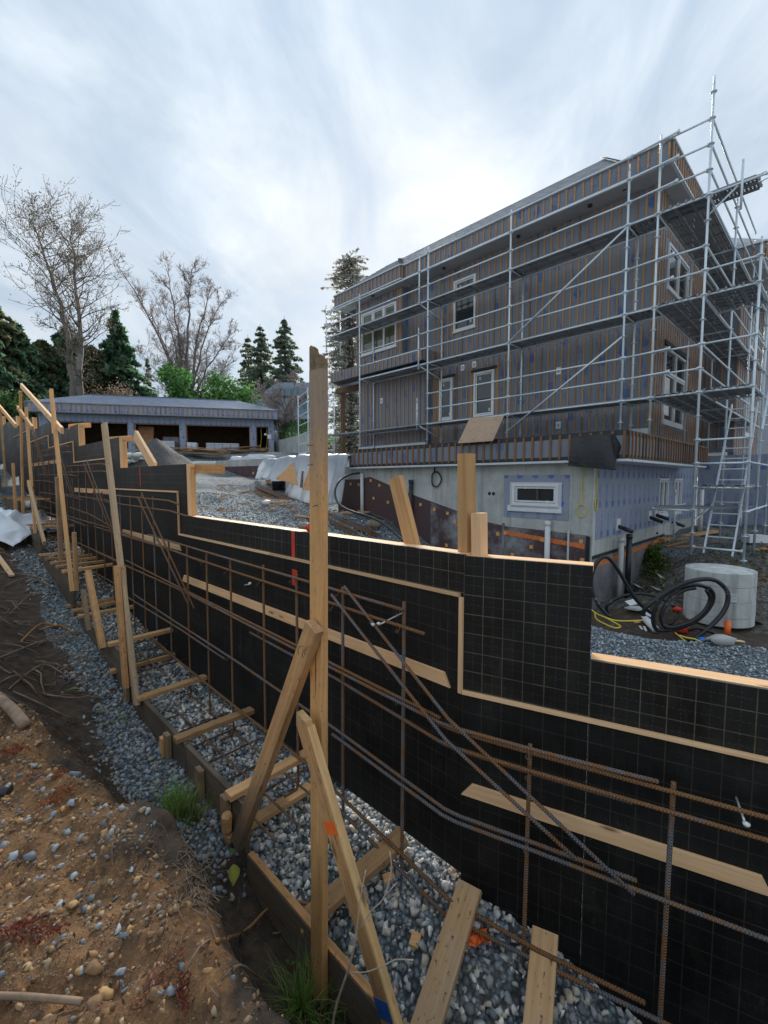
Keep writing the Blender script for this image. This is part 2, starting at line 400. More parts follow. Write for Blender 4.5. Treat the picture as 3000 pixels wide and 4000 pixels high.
def m_wrap(name='house_wrap', base=(.205, .23, .275), ink=(.05, .12, .34), rot=.3, per=.5, row=1.05, thin=.3):
    """grey weather membrane with repeated blue print"""
    q = NT(name); s = q.sep(q.tc('UV'))
    cb = q.n('CombineXYZ'); q.L(s[0], cb.inputs[0]); q.L(s[1], cb.inputs[1])
    p = q.map(cb.outputs[0], rot=(0, 0, rot))
    t = q.sep(p)
    rowi = q.math('FLOOR', q.math('DIVIDE', t[1], row))
    fx = q.math('FRACT', q.math('ADD', q.math('DIVIDE', t[0], per), q.math('MULTIPLY', rowi, .37)))
    cell = q.n('TexWhiteNoise'); cell.noise_dimensions = '2D'; cc = q.n('CombineXYZ'); q.L(q.math('FLOOR', q.math('ADD', q.math('DIVIDE', t[0], per), q.math('MULTIPLY', rowi, .37))), cc.inputs[0]); q.L(rowi, cc.inputs[1]); q.L(cc.outputs[0], cell.inputs['Vector']); on = q.math('GREATER_THAN', cell.outputs['Value'], thin)
    fy = q.math('FRACT', q.math('DIVIDE', t[1], row))
    inx = q.math('MULTIPLY', q.math('GREATER_THAN', fx, .30), q.math('LESS_THAN', fx, .58))
    iny = q.math('MULTIPLY', q.math('GREATER_THAN', fy, .10), q.math('LESS_THAN', fy, .86))
    txt = q.noise(q.map(p, (34, 12, 1)), 1, 3, .6)
    lines = q.math('MULTIPLY', q.math('MULTIPLY', inx, iny), q.ramp(txt, (.45, 0), (.53, 1)))
    # bold emblem at the foot of each print
    ex = q.math('SUBTRACT', fx, .46); ey = q.math('SUBTRACT', fy, .18)
    r2 = q.math('ADD', q.math('MULTIPLY', q.math('MULTIPLY', ex, ex), .5), q.math('MULTIPLY', q.math('MULTIPLY', ey, ey), 1.4))
    nb = q.noise(q.map(p, (18, 14, 1)), 1, 2)
    emb = q.math('LESS_THAN', q.math('ADD', r2, q.math('MULTIPLY', nb, .05)), .047)
    ink_f = q.math('MULTIPLY', q.math('MULTIPLY', on, q.math('MAXIMUM', q.math('MULTIPLY', lines, .6), q.math('MULTIPLY', emb, .85))), q.ramp(q.noise(p, 2.1, 4), (.3, .35), (.6, 1)))
    pos = q.pos(); w = q.noise(pos, 1.6, 5, .6); wr = q.noise(q.map(pos, (2, 2, 7)), 3, 4, .6, .8)
    c = q.mix(w, tuple(x*.8 for x in base), tuple(x*1.2 for x in base)); c = q.mix(ink_f, c, ink)
    return q.fin(c, .62, 0, q.bump(wr, .35, .02), .3)
M_wrap = m_wrap()
M_wrapb = m_wrap('foundation_wrap', (.31, .345, .43), (.045, .12, .42), 0, .36, .62, -1)
def m_conc(name, base=(.52, .53, .50), stain=.5):
    q = NT(name); pos = q.pos(); a = q.noise(pos, 1.7, 7, .68); st = q.noise(q.map(pos, (5, 5, .5)), 1.4, 5, .6)
    c = q.mix(q.ramp(a, (.3, 0), (.7, 1)), tuple(x*.72 for x in base), tuple(min(1, x*1.15) for x in base))
    c = q.mix(q.math('MULTIPLY', q.ramp(st, (.5, 0), (.75, 1)), stain), c, (.15, .145, .12))
    pit = q.voro(pos, 26); c = q.mix(q.ramp(pit, (.03, .8), (.07, 0)), c, (.12, .12, .11))
    return q.fin(c, .85, 0, q.bump(q.mix(.5, a, q.noise(pos, 40, 4)), .25, .01), .25)
M_conc = m_conc('cast_concrete'); M_conc2 = m_conc('precast_concrete', (.62, .635, .61), .65)
def m_dimple(name, white=1.0):
    q = NT(name); s = q.sep(q.tc('UV')); pos = q.pos()
    k = 3.14159/.035
    u = q.math('MULTIPLY', q.math('ADD', s[0], s[1]), k*.7); v = q.math('MULTIPLY', q.math('SUBTRACT', s[0], s[1]), k*.7)
    h = q.math('MULTIPLY', q.math('SINE', u), q.math('SINE', v)); h = q.math('MULTIPLY', h, h)
    w = q.ramp(q.noise(pos, 1.5, 6, .65), (.42, 0), (.66, 1))
    c = q.mix(q.ramp(h, (.1, 0), (.5, 1)), (.085, .053, .055), (.13, .08, .08))
    c = q.mix(q.math('MULTIPLY', q.math('MULTIPLY', w, white), q.ramp(h, (.15, .85), (.5, .3))), c, (.50, .53, .56))
    return q.fin(c, .5, 0, q.bump(h, .6, .012), .35)
M_dimple = m_dimple('dimple_membrane'); M_dimple2 = m_dimple('dimple_membrane_clean', .0)
M_memb = plain('waterproof_membrane', (.10, .06, .068), .45, 0, .3, 3)
M_membg = plain('grey_waterproofing', (.21, .205, .21), .6, 0, .4, 2.5)
M_black = plain('black_membrane', (.022, .024, .027), .42, 0, .3, 4, .05, .5)
M_blackp = plain('black_pipe', (.018, .018, .02), .38, 0, .5, 8, .05, .5)
M_pvc = plain('white_pvc', (.70, .71, .70), .4, 0, .08, 8, .02)
M_grpipe = plain('grey_pipe', (.48, .48, .45), .5, 0, .1, 8, .02)
M_white = plain('white_vinyl', (.78, .79, .80), .38, 0, .05, 8, .02)
M_flash = plain('pale_flashing', (.62, .66, .70), .4, .2, .08, 4, .03)
M_soffit = plain('soffit_grey', (.42, .42, .43), .7, 0, .1, 3, .02)
M_yellow = plain('yellow_cord', (.75, .58, .06), .5, 0, .1, 9, .02)
M_orange = plain('orange_strip', (.70, .20, .06), .55, 0, .35, 22, .05)
M_orange2 = plain('orange_paint', (.95, .17, .03), .55, 0, .1, 20, .05)
M_bluep = plain('blue_paint', (.03, .13, .42), .6, 0, .15, 20, .05)
M_red = plain('red_tape', (.62, .05, .03), .45, 0, .15, 10, .05)
M_washer = plain('orange_washer', (.78, .40, .14), .6, 0, .15, 30, .05)
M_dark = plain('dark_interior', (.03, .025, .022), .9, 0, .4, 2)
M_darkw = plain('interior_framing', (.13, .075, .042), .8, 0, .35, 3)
M_green = plain('green_sticker', (.50, .68, .58), .5, 0, .05, 8, .01)
M_strawb = plain('white_insulation', (.72, .74, .76), .6, 0, .1, 5)
def m_glass(name, tint=(.03, .035, .04), rough=.03):
    q = NT(name); w = q.noise(q.pos(), .8, 2)
    return q.fin(tint, rough, 0, q.bump(w, .02, .05), .9)
M_glass = m_glass('window_glass'); M_glassb = m_glass('bluish_glass', (.10, .17, .22))
M_glasslit = m_glass('bright_room_glass', (.10, .11, .06))
def m_poly():
    q = NT('poly_sheet'); pos = q.pos(); f = q.noise(pos, 2.2, 5, .6, 1.0)
    q.fin(q.mix(f, (.50, .54, .58), (.70, .74, .78)), .28, 0, q.bump(q.noise(pos, 6, 5, .6, 1.5), .5, .03), .5)
    tr = q.n('BsdfTranslucent'); tr.inputs[0].default_value = (.75, .8, .85, 1)
    mx = q.n('MixShader'); mx.inputs[0].default_value = .5; q.L(q.b.outputs[0], mx.inputs[1]); q.L(tr.outputs[0], mx.inputs[2])
    q.L(mx.outputs[0], q.out.inputs[0]); return q.m
M_poly = m_poly(); M_poly2 = plain('white_plastic_film', (.76, .79, .82), .35, 0, .08, 5, .3, .5)
def m_shingle(name, a, b):
    q = NT(name); uv = q.tc('UV'); br = q.n('TexBrick'); q.L(uv, br.inputs[0]); br.inputs['Scale'].default_value = 1
    br.inputs['Color1'].default_value = (*a, 1); br.inputs['Color2'].default_value = (*b, 1); br.inputs['Mortar'].default_value = (*[x*.35 for x in a], 1)
    br.inputs['Brick Width'].default_value = .33; br.inputs['Row Height'].default_value = .2; br.inputs['Mortar Size'].default_value = .008
    c = q.mix(q.noise(q.pos(), 1.2, 5), br.outputs[0], b, 'MIX'); c = q.mix(.45, br.outputs[0], c)
    return q.fin(c, .75, 0, q.bump(q.noise(q.pos(), 30, 3), .2, .005), .35)
M_roof = m_shingle('grey_shingle', (.26, .28, .31), (.40, .42, .45)); M_roofg = m_shingle('blue_grey_shingle', (.24, .29, .39), (.36, .42, .53))
def m_col(name, rough=.8, spec=.3, bs=.3, sc_=60, transl=0):
    q = NT(name); c = q.attr('Col', 'Color'); nn = q.noise(q.pos(), sc_, 3)
    c = q.mix(1, c, q.ramp(nn, (.25, .75), (.75, 1.2)), 'MULTIPLY')
    q.fin(c, rough, 0, q.bump(nn, bs, .003) if bs else None, spec)
    if transl:
        tr = q.n('BsdfTranslucent'); q.L(c, tr.inputs[0]); mx = q.n('MixShader'); mx.inputs[0].default_value = transl
        q.L(q.b.outputs[0], mx.inputs[1]); q.L(tr.outputs[0], mx.inputs[2]); q.L(mx.outputs[0], q.out.inputs[0])
    return q.m
M_stone = m_col('stone', .72, .35); M_leaf = m_col('leaf', .6, .3, 0, 20, .45); M_bark = m_col('bark', .9, .15, .5, 25)
def m_soil():
    q = NT('site_soil'); pos = q.pos(); grav = q.attr('gravel'); org = q.attr('orange')
    n1 = q.noise(pos, 1.6, 6, .62); n2 = q.noise(pos, 9, 6, .68); n3 = q.noise(pos, 45, 5, .7)
    dark = q.mix(q.ramp(n2, (.35, 0), (.7, 1)), (.045, .033, .024), (.13, .092, .064))
    orange = q.mix(q.ramp(n2, (.32, 0), (.66, 1)), (.080, .044, .023), (.275, .145, .064))
    orange = q.mix(q.math('MULTIPLY', q.ramp(n3, (.56, 0), (.7, 1)), .55), orange, (.50, .295, .125))
    f = q.ramp(q.math('ADD', org, q.math('ADD', q.math('MULTIPLY', q.math('SUBTRACT', n2, .5), .9), q.math('MULTIPLY', q.math('SUBTRACT', n1, .5), 2.1))), (.38, 0), (.72, 1))
    soil = q.mix(f, dark, orange)
    vv = q.voro(pos, 34, 'F1', 'Color'); vd = q.voro(pos, 34, 'F1', 'Distance'); vs = q.sep(vv)[0]
    gcol = q.ramp(vs, (0, (.12, .15, .165)), (.45, (.26, .32, .345)), (.8, (.38, .45, .475)), (1, (.58, .62, .63)))
    gcol = q.mix(q.ramp(vd, (.25, 0), (.65, .8)), gcol, (.04, .042, .042))
    gcol = q.mix(q.math('MULTIPLY', q.ramp(n1, (.5, 0), (.72, 1)), .5), gcol, (.20, .18, .15))
    fg = q.ramp(q.math('ADD', grav, q.math('MULTIPLY', q.math('SUBTRACT', n2, .5), .6)), (.4, 0), (.6, 1))
    c = q.mix(fg, soil, gcol)
    hb = q.mix(fg, q.mix(.5, n2, n3), q.math('SUBTRACT', 1, vd))
    return q.fin(c, q.ramp(n2, (.3, .72), (.7, .92)), 0, q.bump(hb, 1.0, .035), .3)
M_soil = m_soil()
def ubox(mb, o, x, y, z, u0=0, v0=0, mi=0):
    """box whose uv is metres along x and along z"""
    o, x, y, z = map(Vector, (o, x, y, z)); lx, lz = x.length, z.length
    fl = x.cross(y).dot(z) < 0
    c = [o, o+x, o+x+y, o+y, o+z, o+x+z, o+x+y+z, o+y+z]
    uv = [(u0, v0), (u0+lx, v0), (u0+lx, v0), (u0, v0), (u0, v0+lz), (u0+lx, v0+lz), (u0+lx, v0+lz), (u0, v0+lz)]
    F = [(3,2,1,0),(4,5,6,7),(0,1,5,4),(1,2,6,5),(2,3,7,6),(3,0,4,7)]
    if fl: F = [tuple(reversed(f)) for f in F]
    return mb.add(c, F, [[uv[i] for i in f] for f in F], mi)
def uquad(mb, a, b, c, d, u0=0, v0=0, mi=0):
    a, b, c, d = map(Vector, (a, b, c, d)); x = (b-a).normalized(); w = (d-a); y = (w-x*w.dot(x)).normalized()
    return mb.add([a, b, c, d], [(0, 1, 2, 3)], [[(u0+(p-a).dot(x), v0+(p-a).dot(y)) for p in (a, b, c, d)]], mi)

# ------------------------------------------------------------------ ground height
def lerp(x, xs, ys): return float(np.interp(x, xs, ys))
def so(X, Y):
    """formwork coordinates of a place"""
    dx, dy = X-P0.x, Y-P0.y
    sL = dx*DL.x+dy*DL.y; sR = -(dx*DR.x+dy*DR.y)
    if sL >= 0: return sL, dx*NL.x+dy*NL.y
    if sR <= 0: return sR, dx*NR.x+dy*NR.y
    return 0.0, math.hypot(dx, dy)
TS = [-6, -4, -1, 0, 1, 1.6, 3.4, 4.2, 6, 8.5, 11, 16, 22, 34]
TZ = [-3.3, -3.15, -2.82, -2.72, -2.62, -2.36, -2.28, -2.12, -1.85, -1.42, -1.0, -.2, .7, 1.6]
BS = [-6, 1.5, 4, 6, 8.5, 11, 16, 22, 34]
BZ = [-1.78, -1.66, -1.42, -1.08, -.72, -.38, .4, 1.2, 2.2]
SITE = [(H(7.3,-3.7,0),-1.0),(H(6.0,-3.7,0),-1.2),(H(4.9,-3.7,0),-1.5),(H(3.5,-3.7,0),-1.95),(H(2.4,-3.7,0),-2.25),(H(1,-3.7,0),-2.5),(H(0,-3.7,0),-2.72),
 (H(-.3,-1.8,0),-2.75),(H(-.2,-.8,0),-2.45),(H(-.1,.6,0),-1.75),(H(-.1,1.8,0),-1.56),(H(-.1,4,0),-1.5),(V(5.3,8.5,0),-2.3),(V(6.2,8.9,0),-1.75),
 (V(6.9,9.6,0),-1.62),(V(7.6,9.3,0),-1.7),(V(9,10.5,0),-1.5),(V(12,13,0),-1.35),(V(16,17,0),-1.2),(V(10,9,0),-1.8),(V(24,20,0),-1),
 (V(3.5,5.6,0),-2.4),(V(5,6,0),-2.4),(V(5.8,7.4,0),-2.45),(V(2,4.2,0),-2.4),(V(1.5,2.6,0),-2.4),(V(4.6,7.6,0),-2.62),(V(7.5,7.3,0),-2.4),(V(11,6.5,0),-2.3),(V(3,3,0),-2.4),(V(8,3,0),-2.5),
 (V(-1.5,5.5,0),-1.75),(V(-3,7,0),-1.25),(V(-2.2,9,0),-1.05),(V(-4.5,10.6,0),-.82),(V(-3,13,0),-.6),(V(-6,11,0),-.75),(V(-6,14,0),-.42),(V(-4,18,0),.0),(V(-7,18.5,0),.1),(V(-10,17,0),.1),(V(-5,24,0),.9),(V(-9,24,0),1.0),(V(-14,22,0),.85),
 (V(-8,33,0),2.0),(V(-16,31,0),2.05),(V(-24,29,0),2.0),(V(-12,40,0),2.4),(V(-12,46,0),5.0),(V(-4,46,0),4.6),(V(-20,45,0),5.2),(V(-30,46,0),5.4),(V(-38,45,0),5.4),(V(0,30,0),1.6),(V(6,30,0),1.0),(V(16,36,0),.5),(V(-27,41,0),2.8)]
_SX = np.array([p[0].x for p in SITE]); _SY = np.array([p[0].y for p in SITE]); _SZ = np.array([p[1] for p in SITE])
def site_z(X, Y):
    w = 1/((_SX-X)**2+(_SY-Y)**2+.05)**1.7
    return float((w*_SZ).sum()/w.sum())
def sstep(a, b, x):
    t = max(0, min(1, (x-a)/(b-a))); return t*t*(3-2*t)
def ground(X, Y, detail=True):
    """height, gravel share, orange share"""
    s, o = so(X, Y)
    if o < -.22:
        z = site_z(X, Y); g = 1.0
        hs, hd = (V(X, Y, 0)-HU).dot(HS), (V(X, Y, 0)-HU).dot(HD)
        if hs < -.05 and hd > -4.5: g = .46 if hd < 0 else .56
        if hs < 1.5 and -4.6 < hd < -3.3: g = .35
        n = mnoise.fractal(V(X*.9, Y*.9, 3), 1, 2, 4)*.07 if detail else 0
        if detail: n += mnoise.noise(V(X*4, Y*4, 1))*.02
        return z+n, g, .15
    tz = lerp(s, TS, TZ); bz = lerp(s, BS, BZ)
    e0 = lerp(s, [-6, 1.2, 2.2, 4, 8, 30], [1.0, .98, .95, 1.05, 1.1, 1.1]); ew = lerp(s, [-6, .6, 1.8, 4, 8, 30], [.26, .30, .55, 1.1, 1.5, 2.0])
    wob = mnoise.fractal(V(X*1.3, Y*1.3, 9), 1, 2, 3)*.13
    k = sstep(e0, e0+ew, o+wob)
    z = tz+(bz-tz)*k+max(0, o-2.2)*(.0 if s < 2 else .12)
    if s < 1.4 and o < .62:                                  # gravel banked against the foot of the panels
        zp = lerp(s, [-3.4, -1.5, -.85, -.4, 0, .5, 1.0, 1.4], [-3.15, -2.82, -2.52, -2.30, -2.22, -2.25, -2.30, -2.42])
        z = max(z, zp-.62*max(0, o-.02))
    if s < 1.3 and .6 < o < 1.4: z += .05*math.sin(o*9)
    rim = math.exp(-((o-e0-ew)/.25)**2)*.05*(1 if s < 3 else 2); z += rim
    g = 1.0 if o < .6 else (1-k)*sstep(.9, 2.0, s)*1.25*sstep(lerp(s, [2, 4, 8], [1.3, 1.05, 1.05]), .75, o+wob)
    if .05 < o < .6 and s < -.4: g = .75
    if o > 3.2: g = sstep(3.2, 4.0, o)  # unseen pale gravel added behind the camera to bounce light forward
    org = k*sstep(-.1, .4, o-e0-ew*.55)*lerp(s, [2.2, 5], [1, .35])
    if detail:
        amp = .042 if k > .05 else .016
        z += mnoise.fractal(V(X*3.1, Y*3.1, 0), .9, 2.1, 5)*amp*1.5+(abs(mnoise.noise(V(X*9, Y*9, 5)))*.030+abs(mnoise.noise(V(X*21, Y*21, 8)))*.016)*(.25+k)
    return z, g, org
def drop(px, py, ymax=60, y0=.4):
    """place where the line of sight of a reading meets the ground"""
    d = ray(px, py); d = d/d.y; y = y0; step = .04
    while y < ymax:
        p = d*y
        if p.z <= ground(p.x, p.y, False)[0]: return V(p.x, p.y, ground(p.x, p.y)[0])
        y += step; step = .04+y*.004
    return d*ymax
def gz(X, Y): return ground(X, Y)[0]

def terrain(name, x0, x1, y0, y1, res, holes=(), sink=0.0):
    nx, ny = int(round((x1-x0)/res)), int(round((y1-y0)/res))
    xs = np.linspace(x0, x1, nx+1); ys = np.linspace(y0, y1, ny+1)
    vs = np.zeros(((nx+1)*(ny+1), 3)); g = np.zeros(len(vs)); og = np.zeros(len(vs)); i = 0
    for Y in ys:
        for X in xs:
            z, a, b = ground(X, Y); vs[i] = (X, Y, z-sink); g[i] = a; og[i] = b; i += 1
    fs = []
    for j in range(ny):
        for k in range(nx):
            cx, cy = (xs[k]+xs[k+1])/2, (ys[j]+ys[j+1])/2
            if any(a < cx < b and c < cy < d for a, b, c, d in holes): continue
            a = j*(nx+1)+k; fs.append((a, a+1, a+nx+2, a+nx+1))
    return make_np(name, vs, fs, M_soil, None, True, None, {'gravel': g, 'orange': og}, 'structure')
NEAR = (-4.4, 2.4, .3, 6.2); MID = (-19, -2.0, 4.0, 22.0); MID2 = (2.0, 9.0, 2.0, 13.0)
terrain('trench_and_bank_ground', *NEAR, .026)
terrain('uphill_ground', *MID, .11, [(NEAR[0]+.05, NEAR[1]-.05, NEAR[2], NEAR[3]-.05)], .006)
terrain('yard_ground', *MID2, .10, [(NEAR[0], NEAR[1]-.05, NEAR[2], NEAR[3]-.05)], .006)
def inset(r, d): return (r[0]+d, r[1]-d, r[2]+d, r[3]-d)
terrain('site_ground', -40, 36, -8, 48, .4, [inset(NEAR, .4), inset(MID, .4), inset(MID2, .4)], .03)
# the land beyond, one sheet to the horizon
mb = MB(); ring = []
for k in range(48):
    q = 2*math.pi*k/48; ring.append((math.cos(q), math.sin(q)))
vs = []; 
for (r, z) in ((34, -1.2), (80, 1.5), (200, 3.0), (900, 4.0)):
    vs += [(a*r-2, b*r+18, (max(z, 4.4) if b > .45 else z) if b > -.2 else min(z, -1.9+r*.004)) for a, b in ring]
vs.append((-2, 18, -4)); fs = []
for j in range(3):
    for k in range(48):
        k2 = (k+1) % 48; fs.append((j*48+k, (j+1)*48+k, (j+1)*48+k2, j*48+k2))
mb.add(vs, fs); M_far = plain('far_ground', (.24, .225, .19), .95, 0, .4, .3)  # colour lightened so the land bounces more light onto camera-facing surfaces
tag(make('far_ground', mb, M_far), kind='structure')

# ------------------------------------------------------------------ stones
def ico(sub):
    bm = bmesh.new(); bmesh.ops.create_icosphere(bm, subdivisions=sub, radius=1)
    v = np.array([x.co[:] for x in bm.verts]); f = np.array([[l.index for l in p.verts] for p in bm.faces]); bm.free(); return v, f
ICO1, ICO2 = ico(1), ico(2)
def rock(seed, n):
    q = np.random.RandomState(seed); p = q.normal(size=(n, 3)); p /= np.linalg.norm(p, axis=1)[:, None]; p *= q.uniform(.8, 1.1, (n, 1)); bm = bmesh.new()
    for c in p: bm.verts.new(c)
    bmesh.ops.convex_hull(bm, input=bm.verts[:]); bmesh.ops.triangulate(bm, faces=bm.faces[:]); bm.verts.index_update()
    v = np.array([x.co[:] for x in bm.verts]); f = np.array([[l.index for l in k.verts] for k in bm.faces]); bm.free(); return v, f
ROCKS = [rock(i, 11+i % 5) for i in range(12)]
def stones(places, sizes, cols, base=None, flat=(.5, 1.0), jag=.0):
    """places (n,3): one mesh of many broken stones made from a dozen hull shapes"""
    places, sizes, cols = np.asarray(places), np.asarray(sizes), np.asarray(cols); N = len(places); V_, F_, C_, off = [], [], [], 0
    kind = nrs.randint(0, len(ROCKS), N)
    for kd in range(len(ROCKS)):
        ix = np.nonzero(kind == kd)[0]; n = len(ix)
        if not n: continue
        bv, bf = ROCKS[kd]; m = len(bv); sc3 = np.stack([nrs.uniform(.8, 1.3, n), nrs.uniform(.65, 1.0, n), nrs.uniform(flat[0], flat[1], n)], 1)*sizes[ix][:, None]
        v = bv[None]*sc3[:, None, :]; q = nrs.normal(size=(n, 4)); q[:, 1:3] *= .45; q /= np.linalg.norm(q, axis=1)[:, None]; w, x, y, z = q.T
        Rm = np.stack([np.stack([1-2*(y*y+z*z), 2*(x*y-z*w), 2*(x*z+y*w)], 1), np.stack([2*(x*y+z*w), 1-2*(x*x+z*z), 2*(y*z-x*w)], 1), np.stack([2*(x*z-y*w), 2*(y*z+x*w), 1-2*(x*x+y*y)], 1)], 1)
        v = np.einsum('nij,nmj->nmi', Rm, v)+places[ix][:, None, :]; V_.append(v.reshape(-1, 3)); F_.append((bf[None]+(np.arange(n)*m)[:, None, None]).reshape(-1, 3)+off); C_.append(np.repeat(cols[ix], m, 0)); off += n*m
    return np.concatenate(V_), np.concatenate(F_), np.concatenate(C_)
PEB = 1.85*np.array([1.04, 1.0, .95])*np.array([(.36,.31,.25),(.30,.31,.31),(.22,.235,.25),(.15,.165,.18),(.38,.37,.35),(.10,.115,.13),(.27,.255,.23),(.45,.44,.42),(.19,.20,.20)])
BLU = 1.45*np.array([(.20,.235,.26),(.14,.165,.185),(.26,.29,.31),(.10,.12,.135),(.33,.35,.36)])
BRN = np.array([(.20,.22,.24),(.42,.24,.10),(.22,.12,.055),(.30,.17,.075),(.16,.09,.045),(.25,.15,.07),(.24,.15,.08),(.33,.22,.12),(.18,.12,.075),(.40,.29,.17),(.14,.11,.085),(.28,.24,.19),(.36,.20,.09)])
def cols_of(pal, n, var=.25): return pal[nrs.randint(0, len(pal), n)]*nrs.uniform(1-var, 1+var, (n, 1))
def scatter_so(n, s0, s1, o0, o1, size, pal, dens=None, lift=.25, base=ICO1, sizes=(.4, 1.75)):
    P = []; S = []
    for _ in range(n):
        s = rnd.uniform(s0, s1); o = rnd.uniform(o0, o1)
        if dens and rnd.random() > dens(s, o): continue
        p = wall(s, o, 0); r = size*rnd.uniform(*sizes)*(.8+.4*rnd.random()**3)
        P.append((p.x, p.y, gz(p.x, p.y)+r*lift)); S.append(r)
    return stones(P, S, cols_of(pal, len(P)), base)
def join_np(parts):
    vs, fs, cs, o = [], [], [], 0
    for v, f, c in parts: vs.append(v); fs.append(f+o); cs.append(c); o += len(v)
    return np.concatenate(vs), np.concatenate(fs), np.concatenate(cs)
v, f, c = join_np([scatter_so(3600, -2.2, 1.25, -.12, .57, .019, PEB, lambda s, o: 1 if s > -.7 or rnd.random() < .45 else 0, .3, ICO2),
                   scatter_so(3600, 1.1, 4.2, -.05, .57, .019, PEB, None, .3),
                   scatter_so(3200, 4.2, 12.5, -.05, .57, .024, PEB, None, .3)])
tag(make_np('trench_gravel', v, f, M_stone, None, False, c, None, 'stuff'), 'loose round grey gravel inside the footing form at the foot of the black panels', 'gravel')
v, f, c = join_np([scatter_so(4200, 1.1, 4.4, .63, 1.5, .019, np.concatenate([PEB[:5]*.5, BLU*.75]), lambda s, o: sstep(lerp(s, [2, 3.2], [1.3, 1.1]), .78, o+.25*mnoise.noise(V(s*1.7, o*2, 3)))*sstep(.9, 1.7, s), .3),
                   scatter_so(2600, 4.0, 14, .63, 1.9, .024, PEB*.55, lambda s, o: sstep(1.08, .75, o+.25*mnoise.noise(V(s*1.7, o*2, 3))), .3)])
tag(make_np('side_gravel', v, f, M_stone, None, False, c, None, 'stuff'), 'dark grey gravel strip along the outside of the footing boards', 'gravel')
P, S = [], []
for _ in range(24000):
    s = rnd.uniform(-1.5, 3.4); o = rnd.uniform(.95, 2.3)
    p = wall(s, o, 0); z, g, og = ground(p.x, p.y)
    if og < .25+rnd.random()*.5: continue
    r = .0034+.016*rnd.random()**4.2; P.append((p.x, p.y, z-r*.05)); S.append(r)
v, f, c = stones(P, S, cols_of(BRN, len(P), .3), ICO1, (.5, 1), .18)
tag(make_np('soil_pebbles', v, f, M_stone, None, False, c, None, 'stuff'), 'small brown pebbles and clods in the orange soil of the bank', 'pebbles')
P, S = [], []
for _ in range(9000):
    X = rnd.uniform(2.0, 7.2); Y = rnd.uniform(4.6, 8.8); 
    z, g, og = ground(X, Y)
    if so(X, Y)[1] > -.6 or g < .5+.4*rnd.random(): continue
    P.append((X, Y, z+.004)); S.append(.014+.016*rnd.random()**2)
for _ in range(9000):
    Y = 7+8*rnd.random()**1.3; X = rnd.uniform(-.50, .02)*Y; 
    if so(X, Y)[1] > -.6: continue
    P.append((X, Y, gz(X, Y)+.004)); S.append(.018+.018*rnd.random()**2)
v, f, c = stones(P, S, cols_of(BLU*1.1, len(P), .3), ICO1, (.5, .9), .2)
tag(make_np('crushed_rock', v, f, M_stone, None, False, c, None, 'stuff'), 'blue grey crushed rock spread over the site behind the formwork', 'gravel')
# ------------------------------------------------------------------ wall formwork
fw = thing('wall_formwork', 'long stepped wall form of black gridded plywood panels running uphill beside the trench', 'formwork', wall(0, 0, -2.3))
# sections: s range, top of panel, bottom of panel
SEC = [(-3.4, -.605, -.832, -3.3), (-.605, 0, -.392, -3.2), (0, 3.57, -.385, -2.14), (3.57, 5.94, .172, -2.10), (5.94, 8.41, .614, -1.65), (8.41, 10.87, 1.015, -1.25),
       (10.87, 13.4, 1.29, -.85), (13.4, 16.4, 1.62, -.4), (16.4, 20, 1.95, .1), (20, 26, 2.3, .6)]
TRIM = [(-3.4, 0.0, -1.115), (0.0, 3.77, -.60), (3.77, 6.35, -.13), (6.35, 8.75, .33), (8.75, 11.2, .72), (11.2, 13.8, 1.0), (13.8, 17, 1.33)]
def sheet(s0, s1, z0, z1, m):
    mb = MB(); a, b = wall(s0+.0008, 0, z0+.0006), wall(s1-.0008, 0, z0+.0006); nb = (NL if s0 >= 0 else NR)
    ubox(mb, a, b-a, -nb*.018, V(0, 0, z1-z0-.0012), s0*1.0+20*.1016, z0-z1+40*.1016)
    return make('panel', mb, m, fw)
def trim_at(s):
    for a, b, z in TRIM:
        if a <= s < b: return z
    return TRIM[-1][2]
for (s0, s1, z1, z0) in SEC:
    n = max(1, round((s1-s0)/1.22)); st = (s1-s0)/n
    for k in range(n):
        zt = trim_at(s0+(k+.5)*st)-.01; zt = min(zt, z1-.1)
        sheet(s0+k*st, s0+(k+1)*st, zt, z1, M_form); sheet(s0+k*st, s0+(k+1)*st, z0, zt, M_form2)
    nb = NL if s0 >= 0 else NR; o = -.018-.046
    ov = .0 if s0 >= 0 else 0
    board('top_plate', wall(s0+.002, 0, z1-.020)+nb*(o-.002), wall(s1-.002, 0, z1-.020)+nb*(o-.002), .089, .038, nb, M_fresh2, fw)
    for k in range(n+1):                      # studs behind the sheets
        ss = min(s1-.03, max(s0+.03, s0+k*st)); z = z0+.1
        board('stud', wall(ss, 0, z)+nb*(-.066), wall(ss, 0, z1-.045)+nb*(-.066), .089, .038, nb, M_fresh, fw)
# end boards that show at each step of the top
for i in range(2, len(SEC)-1):
    s = SEC[i][1]; zl, zh = SEC[i][2], SEC[i+1][2]
    if zh-zl < .2: continue
    board('end_stud', wall(s-.012, -.024, zl+.002), wall(s-.012, -.024, zh), .038, .022, NL, M_fresh2, fw)
# pale plywood strips marking the top of the concrete
for i, (s0, s1, z) in enumerate(TRIM):
    nb = NL if s0 >= 0 else NR
    n = 2 if s1-s0 > 3 else 1
    for k in range(n):
        a, b = s0+(s1-s0)*k/n+(.02 if k == 0 and s0 >= 0 else 0), s0+(s1-s0)*(k+1)/n
        board('edge_strip', wall(a+.001, 0, z)+nb*.0115, wall(b-.001, 0, z)+nb*.0115, .018, .022, V(0, 0, 1), M_fresh2, fw, .001)
    if i+1 < len(TRIM):
        zn = TRIM[i+1][2]; board('edge_strip', wall(s1+.011, .0115, z-.009), wall(s1+.011, .0115, zn-.010), .018, .022, NL, M_fresh2, fw, .001)
